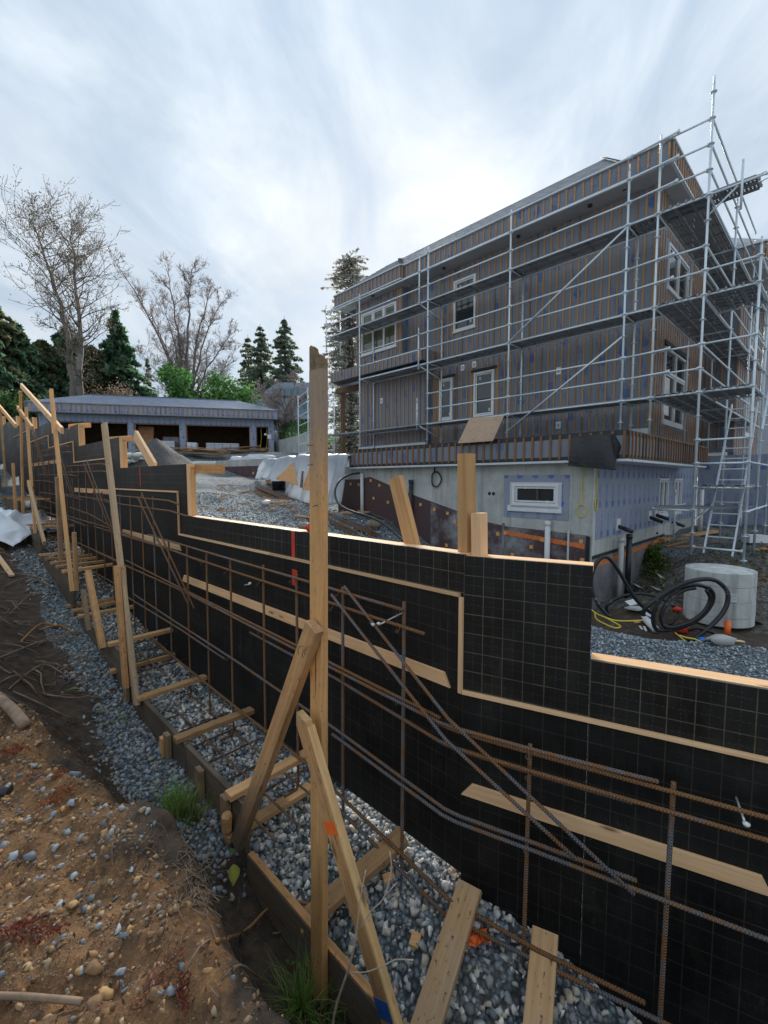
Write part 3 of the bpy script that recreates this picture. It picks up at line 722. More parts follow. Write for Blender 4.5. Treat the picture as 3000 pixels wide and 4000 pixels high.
# keyway boards nailed to the face
for (pa, pb, jag) in (((1000, 1697), (1659, 1930), 1), ((394, 1246), (963, 1476), 1), ((264, 1150), (386, 1181), 0), ((160, 1060), (236, 1061), 0), ((60, 1000), (130, 1003), 0)):
    (sa, za), (sb, zb) = wpt(*pa, .02), wpt(*pb, .02)
    if sa*sb < 0 or sb < 0 <= sa: 
        sb = -2.2 if sb < -.3 else .03
    if sa < .05 and sb < 0: sa = -.03
    nb = NL if max(sa, sb) > 0 else NR; z = (za+zb)/2
    z = {0: -1.56}.get(None, z)
    board('keyway_board', wall(sa, 0, z)+nb*.0075, wall(sb, 0, z)+nb*.0075, .078, .014, V(0, 0, 1), M_fresh2, fw, .003, (.03*jag, -.02))
# snap ties through the panels, tape folded over the top
def rod(name, a, b, r, m, parent): return make(name, MB().tube([a, b], r, 6), m, parent, True)
for (px, py, ox, oy) in ((1590, 1722, 1612, 1785), (873, 1322, 818, 1350), (800, 1345, 806, 1352), (640, 1440, 646, 1446), (528, 1264, 540, 1262)):
    a = wq(px, py, .0); b = wq(ox, oy, .2); rod('form_tie', a, b, .0042, M_pvc, fw)
    make('tie_cone', MB().lathe([(0, 0), (.011, .004), (.013, .012), (0, .018)], b, 8), M_pvc, fw, True)
def tape(px, y0, y1, w=.045):
    s, zt = wpt(px, y0, .003); _, zb = wpt(px, y1, .003); mb = MB()
    a, b = wall(s+w/2, .003, zb), wall(s-w/2, .003, zb)
    mb.quad(a, b, wall(s-w/2, .003, zt+.01), wall(s+w/2, .003, zt+.01))
    mb.quad(wall(s+w/2, .003, zt+.01), wall(s-w/2, .003, zt+.01), wall(s-w/2, -.07, zt+.012), wall(s+w/2, -.07, zt+.012))
    return make('tape', mb, M_red, fw)
tape(633, 1150, 1207); 
s, z = wpt(637, 1245, .004); mb = MB(); mb.quad(wall(s+.04, .006, z-.07), wall(s-.04, .005, z-.075), wall(s-.035, .004, z+.05), wall(s+.035, .004, z+.055)); make('tape', mb, M_red, fw)
tape(302, 1010, 1050, .03)

# ------------------------------------------------------------------ footing form: boards, stakes, spreaders
ft = thing('footing_form', 'low footing form of wet dark planks with stakes and wooden cross spreaders in the trench', 'formwork', wall(0, .6, -2.7))
FB = [(-3.2, 1.22, -2.40), (1.22, 3.55, -2.085), (3.55, 6.0, -1.80), (6.0, 8.5, -1.33), (8.5, 11, -.9), (11, 14.5, -.45), (14.5, 20, .15)]
def fz(s): 
    for a, b, z in FB:
        if a <= s <= b: return z
    return FB[-1][2]
for (a, b, z) in FB:
    cut = [a, 0, b] if a < 0 else ([a, (a+b)/2-.2, b])
    for c0, c1 in zip(cut[:-1], cut[1:]):
        zz = z+rnd.uniform(-.006, .006)
        board('side_board', wall(c0+.004, .60, zz-.12), wall(c1-.004, .60, zz-.12), .235, .038, V(0, 0, 1), M_wet if a > 1 else M_splat, ft, .003)
        board('side_board', wall(c0+.02, .60+.0, zz-.34), wall(c1-.02, .60, zz-.34), .18, .036, V(0, 0, 1), M_wet, ft, .003)
# pale worn rail along the top of the nearest side boards
for a, b in ((-3.1, -.02), (.02, 1.2)): board('top_rail', wall(a, .60, -2.392), wall(b, .60, -2.392), .040, .014, NL if a > 0 else NR, M_used, ft)
M_spat = lumber('blotched_spreader', (.82, .52, .27), (.66, .38, .18), .4, (.45, .42, .38), spots=.9)
SPR = [((557,1769),(665,1704)), ((516,1708),(650,1635)), ((407,1587),(559,1531)), ((334,1498),(462,1457)), ((299,1435),(392,1409)), ((236,1392),(338,1368)), ((204,1300),(304,1286)), ((172,1276),(244,1266))]
for (l, r) in SPR:
    sa = wpt(*l, .6)[0]; z = fz(sa)+.022
    d1, d2 = ray(*l), ray(*r); A, B = d1*(z/d1.z), d2*(z/d2.z)
    oA, oB = so(A.x, A.y), so(B.x, B.y)
    sm = oA[0]; board('spreader', wall(sm, .665, z), wall(sm+(oB[0]-oA[0])*.6, -.03, z+.005), .086, .038, DL, M_used if rnd.random() < .5 else M_fresh, ft)
for s in (5.55, 5.9, 6.4, 6.9, 7.3, 7.8, 8.4, 9.0, 9.7, 10.5, 11.4, 12.4, 13.5): board('spreader', wall(s, .66, fz(s)+.022), wall(s+rnd.uniform(-.05, .15), -.03, fz(s)+.022), .086, .038, DL, M_fresh if rnd.random() < .5 else M_used, ft)
for (l, r, w, m) in (((713,1943),(873,1811), .14, M_used), ((934,2174),(1018,1922), .14, M_spat), ((1160,2230),(1178,2020), .13, M_spat)):
    z = -2.40+.021; d1, d2 = ray(*l), ray(*r); A, B = d1*(z/d1.z), d2*(z/d2.z)
    B = wq(*r, .05); B.z += .02; e = (B-A).normalized(); oA = so(A.x, A.y)[1]; A = A-e*max(0, .64-oA)
    board('spreader', A, B, w*.92, .038, V(-e.y, e.x, 0), m, ft, .003)
for (px, py0, py1) in ((362, 1700, 1790), (425, 1560, 1640), (268, 1455, 1540), (486, 1790, 1830)):
    s, z1 = wpt(px, py0-40, .65); board('stake', wall(s, .645, fz(s)-.55), wall(s, .645, fz(s)-.03), .085, .038, DL if s > 0 else DR, M_dirty, ft)
s0, _ = wpt(352, 1600, .66); board('stake', wall(s0, .66, -2.6), wall(s0, .66, -2.16), .06, .04, DL, M_fresh, ft)

# ------------------------------------------------------------------ reinforcing mat
rb = thing('rebar_mat', 'rusty ribbed rebar mat of upright, level and diagonal bars before the black panels', 'rebar', wall(0, .12, -2.6))
def bar(name, pts, r=.0098, n=8):
    P = []
    for i in range(len(pts)-1):                 # slight sag between the ties
        a, b = pts[i], pts[i+1]; P += [a, a.lerp(b, .5)+V(0, 0, -.0012*(b-a).length)]
    P.append(pts[-1]); return make(name, MB().tube(P, r, n), M_rebar, rb, True)
VB = [-1.5, -.936, -.366, .316, .84, 1.352, 1.809, 2.362, 2.845, 3.304, 3.80, 4.25, 4.65, 5.1, 5.55, 6.0, 6.45, 6.9, 7.4, 7.9, 8.4, 8.9, 9.4, 10, 10.6, 11.2, 11.9, 12.6, 13.4, 14.2]
def trim_z(s):
    for a, b, z in TRIM:
        if a <= s < b: return z
    return TRIM[-1][2]
for s in VB:
    zt = trim_z(s-.33 if s > 1 else s)+rnd.uniform(-.09, -.05) if s > .5 else (-.672 if s > 0 else -1.235+rnd.uniform(-.02, .02))
    zb = fz(s)-.20
    bar('vertical_bar', [wall(s, .118, zt), wall(s+.01, .122, zb+.05), wall(s+.012, .135, zb), wall(s+.015, .24, zb-.005)], .0102)
def hbar(pts, r=.0096): return bar('level_bar', [wall(s, o, z) for s, o, z in pts], r)
hbar([(4.39, .14, -.645), (1.19, .14, -.695), (.298, .145, -.708)]); hbar([(8.6, .14, -.50), (7.2, .14, -.55), (5.42, .14, -.70), (3.25, .14, -.765), (.9, .14, -.796), (.156, .15, -.803)])
hbar([(5.3, .14, -1.07), (1.34, .14, -1.184), (.06, .14, -1.225)]); hbar([(3.4, .16, -1.13), (.9, .16, -1.215), (.05, .16, -1.237), (-.05, .155, -1.237), (-.41, .16, -1.24), (-.88, .16, -1.235)])
hbar([(.075, .14, -1.262), (-.06, .14, -1.262), (-.41, .14, -1.27), (-1.24, .14, -1.275), (-2.6, .14, -1.28)]); hbar([(2.0, .14, -1.25), (.9, .14, -1.285), (.03, .14, -1.352), (-.05, .14, -1.357), (-.41, .14, -1.366), (-.79, .14, -1.368)])
hbar([(.055, .16, -1.335), (-.05, .16, -1.338), (-.42, .16, -1.345), (-2.6, .16, -1.355)])
hbar([(5.07, .14, -1.48), (2.17, .14, -1.57), (.9, .14, -1.63), (.03, .14, -1.70), (-.05, .14, -1.703), (-.41, .14, -1.705), (-.82, .14, -1.71)])
hbar([(.9, .165, -1.655), (.03, .16, -1.722), (-.05, .16, -1.725), (-.41, .16, -1.728), (-2.6, .16, -1.76)])
hbar([(5.1, .14, -1.84), (3.6, .14, -1.95), (1.2, .14, -2.02), (.75, .14, -2.08), (.28, .14, -2.14), (0, .14, -2.18), (-.42, .14, -2.235), (-.87, .14, -2.25)], .0105)
hbar([(.9, .165, -2.13), (.28, .165, -2.21), (0, .165, -2.25), (-.42, .165, -2.265), (-2.6, .165, -2.30)], .0105)
for i in range(2, len(TRIM)-1):
    s0, s1, z = TRIM[i]
    for dz, e in ((-.09, -.35), (-.2, -.55), (-.62, -.9), (-1.02, -1.2), (-1.45, -1.3)):
        hbar([(s1+.55, .14, z+dz+.02), (s0+e*.2, .14, z+dz), (s0+e, .14, z+dz-.03)])
def dbar(a, b, o=.165): bar('diagonal_bar', [wall(a[0], o, a[1]), wall(b[0], o, b[1])], .0092) if a[0]*b[0] > 0 else bar('diagonal_bar', [wall(a[0], o, a[1]), wall(0, o, a[1]+(b[1]-a[1])*a[0]/(a[0]-b[0])), wall(b[0], o, b[1])], .0092)
dbar((.77, -.655), (-.81, -1.755)); dbar((.874, -.72), (-.579, -1.672), .185)
for i in range(1, 5):
    s, z = TRIM[i][1], TRIM[i][2]; dbar((s+.72, z+.45), (s-.72, z-.66)); dbar((s+.80, z+.40), (s-.64, z-.64), .185)
# footing bars along and across the trench
for o, dz in ((.12, -.17), (.34, -.18), (.52, -.17)):
    for a, b, z in FB[:6]: make('footing_bar', MB().tube([wall(q, o, z+dz) for q in np.linspace(a-.2, min(b+.3, 15), 6 if a > 0 else 9)], .0082, 6), M_rebard, rb, True)
for s in np.arange(-1.6, 12, .31):
    z = fz(s)-.195; make('cross_bar', MB().tube([wall(s, .57, z+.07), wall(s, .57, z), wall(s+.02, -.03, z)], .0075, 6), M_rebard, rb, True)
# twisted tie wires
for s, z in ((.9, -.80), (.316, -.71), (.316, -.80), (.84, -.70), (1.35, -.69), (1.81, -.79), (2.36, -.78), (2.84, -.77), (-.366, -1.25), (-.366, -1.35), (-.936, -1.36), (.316, -1.21), (-.366, -1.71), (-.936, -2.28), (-.366, -2.25), (1.81, -1.17), (2.36, -1.55)):
    c = wall(s, .152, z); u = NL if s > 0 else NR
    make('tie_wire', MB().tube([c, c+V(.004, 0, -.018)+u*.012, c+V(-.006, 0, -.036)+u*.018, c+V(-.013, 0, -.03)+u*.018, c+V(-.008, 0, -.016)+u*.015], .0016, 4), M_rebard, rb)

# ------------------------------------------------------------------ posts and braces
def stick(name, label, pa, pb, o, w=.089, t=.038, m=None, wd=None, cat='post', o2=None, group=None, **k):
    """a length of lumber between two readings, standing o metres in front of the panels"""
    A = wq(*pa, o); B = wq(*pb, o2 if o2 is not None else o); 
    b = board(name, A, B, w, t, wd or (DL if so(A.x, A.y)[0] > 0.4 else DL), m or M_fresh, None, .003, **k)
    return tag(b, label, cat, group)
# tall splintered post in the middle
A, B = wq(688, 800, .645), wq(690, 2150, .645); post = tag(thing('broken_post', 'tall weathered post with a splintered top standing in the middle of the photo', 'post', B), None)
up = (A-B).normalized(); top = A
mb = MB(); x = DL; y = NL; seg = 9; vs = []; fs = []
prof = [(-.043, -.019), (.043, -.019), (.0445, -.0175), (.0445, .0175), (.043, .019), (-.043, .019), (-.0445, .0175), (-.0445, -.0175)]
tmp = board('shaft', B, A, .092, .041, DL, lumber('post_wood', (.80, .48, .21), (.58, .325, .135), .25, (.20, .17, .14), .05, spots=.5, stain=(.75, 1.5, (.24, .215, .19), .75)), post, .002)
rs = random.Random(3)
M_split = lumber('split_wood', (.44, .30, .17), (.24, .17, .11), .5, (.09, .08, .07), spots=.6)
HT = [.105, .118, .122, .112, .095, .05, .022, .018, .03, .048, .066, .070, .074, .070, .062, .058, .050, .044]
for k in range(18):                                           # torn fibres, each a splinter of its own height
    x0, x1 = .0445-.089*k/18, .0445-.089*(k+1)/18
    for y0, y1, f in ((-.019, -.004, rs.uniform(.7, 1)), (-.004, .019, rs.uniform(.85, 1.05))):
        h = HT[k]*f+rs.uniform(-.006, .006); c = lambda x, y, z: A+DL*x+NL*y+up*z
        mb.hexa([c(x1, y0, -.01), c(x0, y0, -.01), c(x0, y1, -.01), c(x1, y1, -.01), c(x1, y0, h+rs.uniform(-.009, .004)), c(x0, y0, h+rs.uniform(-.009, .004)), c(x0, y1, h+rs.uniform(-.009, .006)), c(x1, y1, h+rs.uniform(-.009, .006))])
make('splintered_top', mb, M_split, post)
for dz, oo in ((.34, .02), (.43, .018), (.62, -.02)):
    p = A-up*dz+DL*oo+NL*.02; make('nail', MB().tube([p, p+NL*.035+V(.004, 0, -.006)], .002, 5), M_rebard, post)
mbk = MB(); p0 = A-up*1.15+NL*.0212; mbk.add([p0, p0+up*-.30+DL*.002, p0+up*-.42, p0+up*-.30-DL*.003], [(0, 1, 2, 3)]); make('crack', mbk, M_dark, post)
# brace leaning from the board to the post
stick('brace', 'brown brace with bent nails leaning from the footing board up to the broken post', (680, 1352), (513, 1822), .70, .09, .05, lumber('brace_wood', (.66, .375, .17), (.46, .245, .105), .4, (.15, .11, .08), .05, spots=.5, stain=(.05, .85, (.13, .10, .075), .85)), None, 'brace')
A = wq(663, 1392, .73)
for px, py in ((655, 1395), (664, 1402), (669, 1396)):
    p = wq(px, py, .727); tag(make('bent_nail', MB().tube([p, p+NL*.02, p+NL*.03+V(0, 0, -.02), p+NL*.025+V(0, 0, -.035)], .0022, 5), M_rebard), 'bent rusty nail left in the head of the leaning brown brace', 'nail', 'bent nails in the leaning brace')
# pointed brace with paint marks
A, B = wq(657, 1560, .735), wq(905, 2290, .735)
br = thing('pointed_brace', 'pointed brace sloping down right, marked with an orange and a blue paint band', 'brace', B)
ax = (A-B).normalized(); wd = (DL-ax*DL.dot(ax)).normalized()
board('plank', B, A, .088, .040, wd, M_used, br, .004); 
M_yel = lumber('planed_edge', (.80, .53, .25), (.58, .36, .16), .3, spots=.3)
board('plank', B-wd*.050, A-wd*.050-ax*.02, .016, .040, wd, M_yel, br, .004)
tip = MB(); c = A
tip.add([c+wd*.044+NL*.02, c-wd*.044+NL*.02, c-wd*.044-NL*.02, c+wd*.044-NL*.02, c+ax*.055+wd*.012+NL*.018, c+ax*.055+wd*.012-NL*.018], [(0, 1, 4), (1, 2, 5, 4), (2, 3, 5), (3, 0, 4, 5)])
make('point', tip, M_yel, br)
def band(px, py, h, m):
    s, z = wpt(px, py, .735); q = ((wall(s, .735, z)-B).dot(ax)); c = B+ax*q; mb = MB()
    mb.box(c-wd*.0462-NL*.0212, wd*.0907, NL*.0424, ax*h); return make('paint_band', mb, m, br)
band(730, 1786, .055, M_orange2); band(868, 2180, .075, M_bluep)
# left row of tall posts
stick('tall_post', 'leaning tall post spattered with old concrete over its pale upper half', (225, 915), (296, 1522), .655, .089, .04, lumber('spattered_wood', (.60, .46, .30), (.47, .33, .2), .35, (.33, .31, .28), .1, spots=.75), None, 'post')
stick('tall_post', 'clean tan tall post leaning beside the one with concrete spatter', (110, 842), (156, 1277), .655, .089, .04, M_fresh, None, 'post')
stick('tall_post', 'slim tall post farther uphill ending below the tip of the upright one beside it', (56, 880), (76, 1152), .64, .089, .04, M_fresh)
stick('tall_post', 'thin upright post with a diagonal board nailed to its head near the left edge', (44, 845), (50, 1118), .64, .08, .04, M_used)
stick('tall_post', 'farthest tall post cut by the left edge of the photo', (1, 885), (13, 1052), .64, .09, .04, M_used)
stick('short_stake', 'dark short stake nailed behind the spattered post', (252, 1222), (272, 1485), .70, .089, .04, M_used, None, 'stake')
stick('short_stake', 'pale short stake close against the foot of the spattered post', (265, 1224), (284, 1480), .645, .06, .04, M_used, None, 'stake')
stick('short_stake', 'square topped stake left of the spattered post with a second stake behind it', (190, 1234), (222, 1402), .69, .085, .06, M_used, None, 'stake')
stick('short_stake', 'dark stake standing behind the square topped stake', (180, 1275), (192, 1362), .70, .08, .04, M_dirty, None, 'stake')
stick('short_stake', 'stake at the outer end of the uphill spreaders beside the clean tan post', (160, 1150), (166, 1275), .67, .08, .04, M_used, None, 'stake')
stick('short_stake', 'dark wet stake on the near side of the clean tan post', (124, 1030), (132, 1210), .68, .09, .05, M_dirty, None, 'stake')
stick('short_stake', 'short stake at the foot of the slim tall post', (28, 1000), (34, 1110), .68, .09, .05, M_used, None, 'stake')
stick('loose_brace', 'pale board leaning downhill from the slim tall post to the ground', (61, 1042), (96, 1174), .74, .089, .038, M_fresh2, None, 'brace')
stick('loose_brace', 'board sloping from the thin upright post down to the clean tan post', (46, 833), (134, 930), .62, .089, .038, M_fresh2, None, 'brace')
stick('loose_brace', 'short sloping board at the far left edge behind the farthest post', (-6, 872), (34, 920), .62, .089, .038, M_fresh, None, 'brace')
stick('loose_brace', 'slanted scrap board fixed just below the sloping board on the far posts', (38, 880), (70, 925), .66, .07, .038, M_used, None, 'brace')
# offcuts nailed to the top of the form
stick('leaning_offcut', 'thick tan offcut leaning left out of the top of the form before the grey membrane', (855, 1032), (893, 1185), -.12, .098, .042, M_fresh, DL, 'lumber')
stick('upright_offcut', 'tall upright offcut nailed to the form top below the leaning plywood sheet', (1012, 980), (1013, 1205), -.10, .085, .062, M_fresh, NL, 'lumber')
stick('upright_offcut', 'shorter offcut doubled against the right side of the tall upright offcut', (1031, 1108), (1032, 1210), -.075, .07, .06, M_fresh2, NL, 'lumber')
stick('leaning_offcut', 'wide pale board leaning against the form in front of the dark gravel pile', (293, 940), (334, 1010), -.05, .14, .04, M_fresh2, DL, 'lumber')
stick('leaning_offcut', 'short pale scrap board nailed on the form left of the gravel pile', (158, 966), (167, 985), -.05, .09, .04, M_fresh2, DL, 'lumber')
for (pa, pb, lb) in (((150, 925), (188, 916), 'stub of board poking over the second step of the form'), ((230, 955), (278, 948), 'stub of board poking over the step beside the gravel pile')):
    (s, z), (s2, z2) = wpt(*pa, .0), wpt(*pb, -.2); tag(board('board_stub', wall(s, .0, z+.03), wall(s2, -.25, z+.045), .09, .04, V(0, 0, 1), M_fresh), lb, 'lumber')
s, z = wpt(430, 1005, -.2); tag(board('board_stub', wall(s+.15, -.05, .13), wall(s-.55, -.22, .11), .1, .04, V(0, 0, 1), M_used), 'dirty board stub sticking out right of the third form step toward the gravel road', 'lumber')
# ------------------------------------------------------------------ house under construction
hs = thing('house', 'three level house under construction clad in grey membrane with vertical wooden battens', 'house', H(0, 0, -2.6))
ZE, ZF = 7.16, 7.62                     # soffit, fascia top
LVD = -.30                              # the left volume stands this much forward
def wallslab(name, s0, s1, d, z0, z1, m=None, holes=(), parent=hs, th=.16):
    """wall facing the front with openings (s0,s1,z0,z1)"""
    mb = MB(); ss = sorted({s0, s1, *[h for a in holes for h in a[:2]]}); zs = sorted({z0, z1, *[h for a in holes for h in a[2:]]})
    for a, b in zip(ss[:-1], ss[1:]):
        for c, e in zip(zs[:-1], zs[1:]):
            if any(h[0] <= a+1e-6 and h[1] >= b-1e-6 and h[2] <= c+1e-6 and h[3] >= e-1e-6 for h in holes): continue
            ubox(mb, H(a, d, c), HS*(b-a), HD*th, V(0, 0, e-c), a, c)
    return make(name, mb, m or M_wrap, parent)
def sideslab(name, d0, d1, s, z0, z1, m=None, holes=(), parent=hs, th=.16):
    mb = MB(); ss = sorted({d0, d1, *[h for a in holes for h in a[:2]]}); zs = sorted({z0, z1, *[h for a in holes for h in a[2:]]})
    for a, b in zip(ss[:-1], ss[1:]):
        for c, e in zip(zs[:-1], zs[1:]):
            if any(h[0] <= a+1e-6 and h[1] >= b-1e-6 and h[2] <= c+1e-6 and h[3] >= e-1e-6 for h in holes): continue
            ubox(mb, H(s, a, c), HD*(b-a), HS*th, V(0, 0, e-c), a+3, c)
    return make(name, mb, m or M_wrap, parent)
# shared unit batten, scaled per object
def unit_batten():
    me = bpy.data.meshes.new('batten'); c = .02; b = bmesh.new(); bmesh.ops.create_cube(b, size=1); b.to_mesh(me); b.free(); me.materials.append(M_batten); return me
BAT = unit_batten(); nbat = [0]; extra = MB()
BATD = BAT.copy(); BATD.materials[0] = M_battend
def batten(p, w, t, h, x, m=None, first=False):
    """vertical strip from the foot p; x = direction along the wall"""
    p = Vector(p); 
    if nbat[0] >= 216 and not first:
        q = Vector((-x.y, x.x, 0)); extra.box(p-x*w/2-q*t/2, x*w, q*t, V(0, 0, h)); return
    nbat[0] += 0 if first else 1
    o = bpy.data.objects.new('batten', m or BAT); y = V(-x.y, x.x, 0); mw = Matrix((V(0, 0, 1)*h, x*w, y*t)).transposed().to_4x4()
    mw.translation = p+V(0, 0, h/2)-root_loc(hs); link(o, hs); o.matrix_basis = mw
# openings
W2 = (5.22, 6.10, 5.04, 6.70); WA = (6.12, 6.70, 2.10, 3.53); WB = (4.47, 5.24, 2.08, 3.52)
WL = (8.55, 10.52, 5.05, 6.67)
wallslab('front_wall', 0, 7.4, 0, 1.30, ZE+.02, None, [W2, WA, WB]); wallslab('front_wall', 7.4, 8.6, 0, 4.3, ZE+.02)
wallslab('left_bay_wall', 8.26, 10.86, LVD, 4.2, ZE, None, [WL]); wallslab('left_bay_wall', 7.09, 10.72, LVD, 1.35, 4.28)
sideslab('bay_return_wall', LVD+.16, -.002, 8.26, 4.2, ZE); sideslab('bay_return_wall', LVD+.16, -.002, 7.09, 1.35, 4.28); sideslab('bay_end_wall', LVD+.16, 9, 10.56, 1.35, ZE)
SW1 = (.95, 3.0, 4.98, 6.1); SW2 = (1.02, 3.2, 1.53, 3.5)
sideslab('side_wall', .165, 5.5, 0, .9, ZE+.02, None, [SW1, SW2])
wallslab('recess_wall', -.9, -.002, 5.5, .9, 6.6)
SW3 = (7.2, 8.9, 4.6, 6.0); SW4 = (7.2, 8.9, 1.6, 3.2)
sideslab('wing_wall', 5.67, 14, -.9, .6, 6.6, None, [SW3, SW4])
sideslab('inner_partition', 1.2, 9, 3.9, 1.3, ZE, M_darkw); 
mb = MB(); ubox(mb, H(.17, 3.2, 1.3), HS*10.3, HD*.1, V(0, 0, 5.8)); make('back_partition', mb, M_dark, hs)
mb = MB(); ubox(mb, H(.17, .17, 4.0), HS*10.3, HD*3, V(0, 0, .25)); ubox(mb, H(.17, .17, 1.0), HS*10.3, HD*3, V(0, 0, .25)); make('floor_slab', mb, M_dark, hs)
# window units
def window(s0, s1, z0, z1, d, kind, parent=hs, glass=None, cols=1, row=None, side=None, sticker=True):
    """side None: faces the front at depth d; else faces the side at s=side, s0..s1 are depths"""
    if side is None: P = lambda s, o, z: H(s, d-o, z); X, N = HS, -HD
    else: P = lambda s, o, z: H(side-o, s, z); X, N = HD, -HS
    def bx(m, a, b, c, e, o0, o1): m.box(P(a, o0, c), X*(b-a), N*(o1-o0), V(0, 0, e-c))
    f = MB(); w = .062
    bx(f, s0, s1, z0, z0+w, -.03, .045); bx(f, s0, s1, z1-w, z1, -.03, .045); bx(f, s0, s0+w, z0+w, z1-w, -.03, .045); bx(f, s1-w, s1, z0+w, z1-w, -.03, .045)
    cw = (s1-s0-2*w)/cols; zr = z0+(z1-z0)*row if row else None
    fo = make('window', f, M_white, parent)
    for k in range(1, cols):
        m = MB(); a = s0+w+cw*k; bx(m, a-.035, a+.035, z0+w, z1-w, -.028, .040); make('mullion', m, M_white, fo)
    if zr:
        m = MB()
        for k in range(cols):
            a = s0+w+cw*k+(.036 if k else 0); b = s0+w+cw*(k+1)-(.036 if k < cols-1 else 0); bx(m, a, b, zr-.035, zr+.035, -.026, .038)
        make('transom', m, M_white, fo)
    g = MB(); bx(g, s0+.03, s1-.03, z0+.03, z1-.03, -.022, -.012); make('pane', g, glass or M_glass, fo)
    for k in range(cols):                                     # sash rims
        m = MB(); a = s0+w+cw*k+.012+(.035 if k else 0); b = s0+w+cw*(k+1)-.012-(.035 if k < cols-1 else 0); c0, c1 = (zr+.047 if zr and kind != 'low' else z0+w+.012), z1-w-.012
        if kind == 'low': c0, c1 = z0+w+.012, (zr-.047 if zr else z1-w-.012)
        q = .034
        bx(m, a, b, c0, c0+q, -.015, .02); bx(m, a, b, c1-q, c1, -.015, .02); bx(m, a, a+q, c0+q, c1-q, -.015, .02); bx(m, b-q, b, c0+q, c1-q, -.015, .02); make('sash', m, M_white, fo)
    m = MB(); bx(m, s0-.03, s1+.03, z0-.055, z0-.004, -.01, .06); make('sill', m, M_white, fo)
    if sticker:
        for (fx, fz_) in ((.72, .86), (.24, .14)):
            m = MB(); a = s0+(s1-s0)*fx; c = z0+(z1-z0)*fz_; bx(m, a-.03, a+.03, c-.05, c+.05, -.0118, -.0098); make('sticker', m, M_green, fo)
    return fo
window(*W2, 0, '', cols=1, row=.62); window(*WA, 0, ''); window(*WB, 0, '')
window(*WL, LVD, '', cols=3, row=.60, glass=M_glasslit, sticker=False)
window(*SW1, 0, '', side=0, cols=2, row=None, sticker=False); window(*SW2, 0, 'low', side=0, cols=2, row=.68, sticker=False)
window(*SW3, 0, '', side=-.9, cols=2, sticker=False); window(*SW4, 0, '', side=-.9, cols=2, sticker=False)
# pale things seen in the bright bay room
m = MB(); m.box(H(9.4, .5, 5.1), HS*.9, HD*.05, V(0, 0, .75)); m.box(H(8.7, .8, 5.0), HS*.5, HD*.05, V(0, 0, .9)); make('room_board', m, plain('yellow_board', (.75, .68, .22), .7), hs)
# base flashing
m = MB(); m.box(H(-.02, -.035, 1.14), HS*7.1, HD*.03, V(0, 0, .16)); make('base_flashing', m, M_flash, hs)
m = MB(); m.box(H(7.05, LVD-.035, 1.20), HS*3.7, HD*.03, V(0, 0, .16)); make('base_flashing', m, M_flash, hs)
m = MB(); m.box(H(0, .17, .55), HS*10.5, HD*8, V(0, 0, .35)); m.box(H(-.04, -3.45, .70), HS*8.5, HD*3.9, V(0, 0, .08)); make('terrace_slab', m, M_black, hs)
m = MB(); m.box(H(-.028, -.03, .80), HS*7.15, HD*.027, V(0, 0, .34)); m.box(H(7.05, LVD-.03, .80), HS*3.7, HD*.027, V(0, 0, .40)); make('base_membrane', m, M_black, hs)
# front battens every 0.2 m, doubled beside windows, notched by openings
def run(s0, s1, d, z0, z1, holes, sp=.203, gap=None):
    n = int((s1-s0)/sp)
    for k in range(n+1):
        s = s0+k*sp; segs = [(z0, z1)]
        for h in holes:
            if h[0]-.03 < s < h[1]+.03:
                segs = [q for a, b in segs for q in ((a, min(b, h[2]-.10)), (max(a, h[3]+.10), b)) if q[1]-q[0] > .08]
        out = []
        for a, b in segs:
            if gap:
                for gzv in gap:
                    if a+.1 < gzv < b-.1: out.append((a, gzv-.012)); a = gzv+.012
            out.append((a, b))
        for a, b in out: batten(H(s+rnd.uniform(-.006, .006), d-.0105, a), .047, .02, b-a, HS)
run(.05, 7.0, 0, 1.34, ZE-.03, [W2, WA, WB], gap=[1.68+.12*rnd.random(), 3.86, 6.35])
for (a, z0, z1) in ((4.40, 2.0, 3.7), (4.35, 2.0, 3.7), (5.31, 2.0, 3.7), (5.37, 1.36, 3.7), (6.02, 1.36, 3.6), (6.79, 1.36, 3.7), (6.86, 1.36, 3.75), (6.93, 1.36, 3.75), (5.13, 4.9, 7.1), (6.19, 4.9, 7.1), (8.47, 4.9, 7.1), (8.33, 4.3, 7.1)):
    dd = 0 if a < 8 else LVD; batten(H(a, dd-.0108, z0), .045, .0205, z1-z0, HS)
run(7.14, 10.7, LVD, 1.40, 3.98, [], gap=[3.86]); run(8.38, 10.85, LVD, 4.5, ZE-.03, [WL]); run(7.45, 8.2, 0, 4.7, ZE-.03, [])
for k in range(27):                                            # side wall battens
    d = .06+k*.213; segs = [(.95, ZE-.03)]
    for h in (SW1, SW2):
        if h[0]-.05 < d < h[1]+.05: segs = [q for a, b in segs for q in ((a, min(b, h[2]-.10)), (max(a, h[3]+.12), b)) if q[1]-q[0] > .08]
    for a, b in segs: batten(H(-.0105, d, a), .047, .02, b-a, HD)
for k in range(5): batten(H(-.1-k*.2, 5.489, 1.0), .042, .02, 5.5, HS)
for k in range(14):
    d = 5.6+k*.44; segs = [(.7, 6.5)]
    for h in (SW3, SW4):
        if h[0]-.05 < d < h[1]+.05: segs = [q for a, b in segs for q in ((a, min(b, h[2]-.10)), (max(a, h[3]+.12), b)) if q[1]-q[0] > .08]
    for a, b in segs: batten(H(-.9105, d, a), .047, .02, b-a, HD)
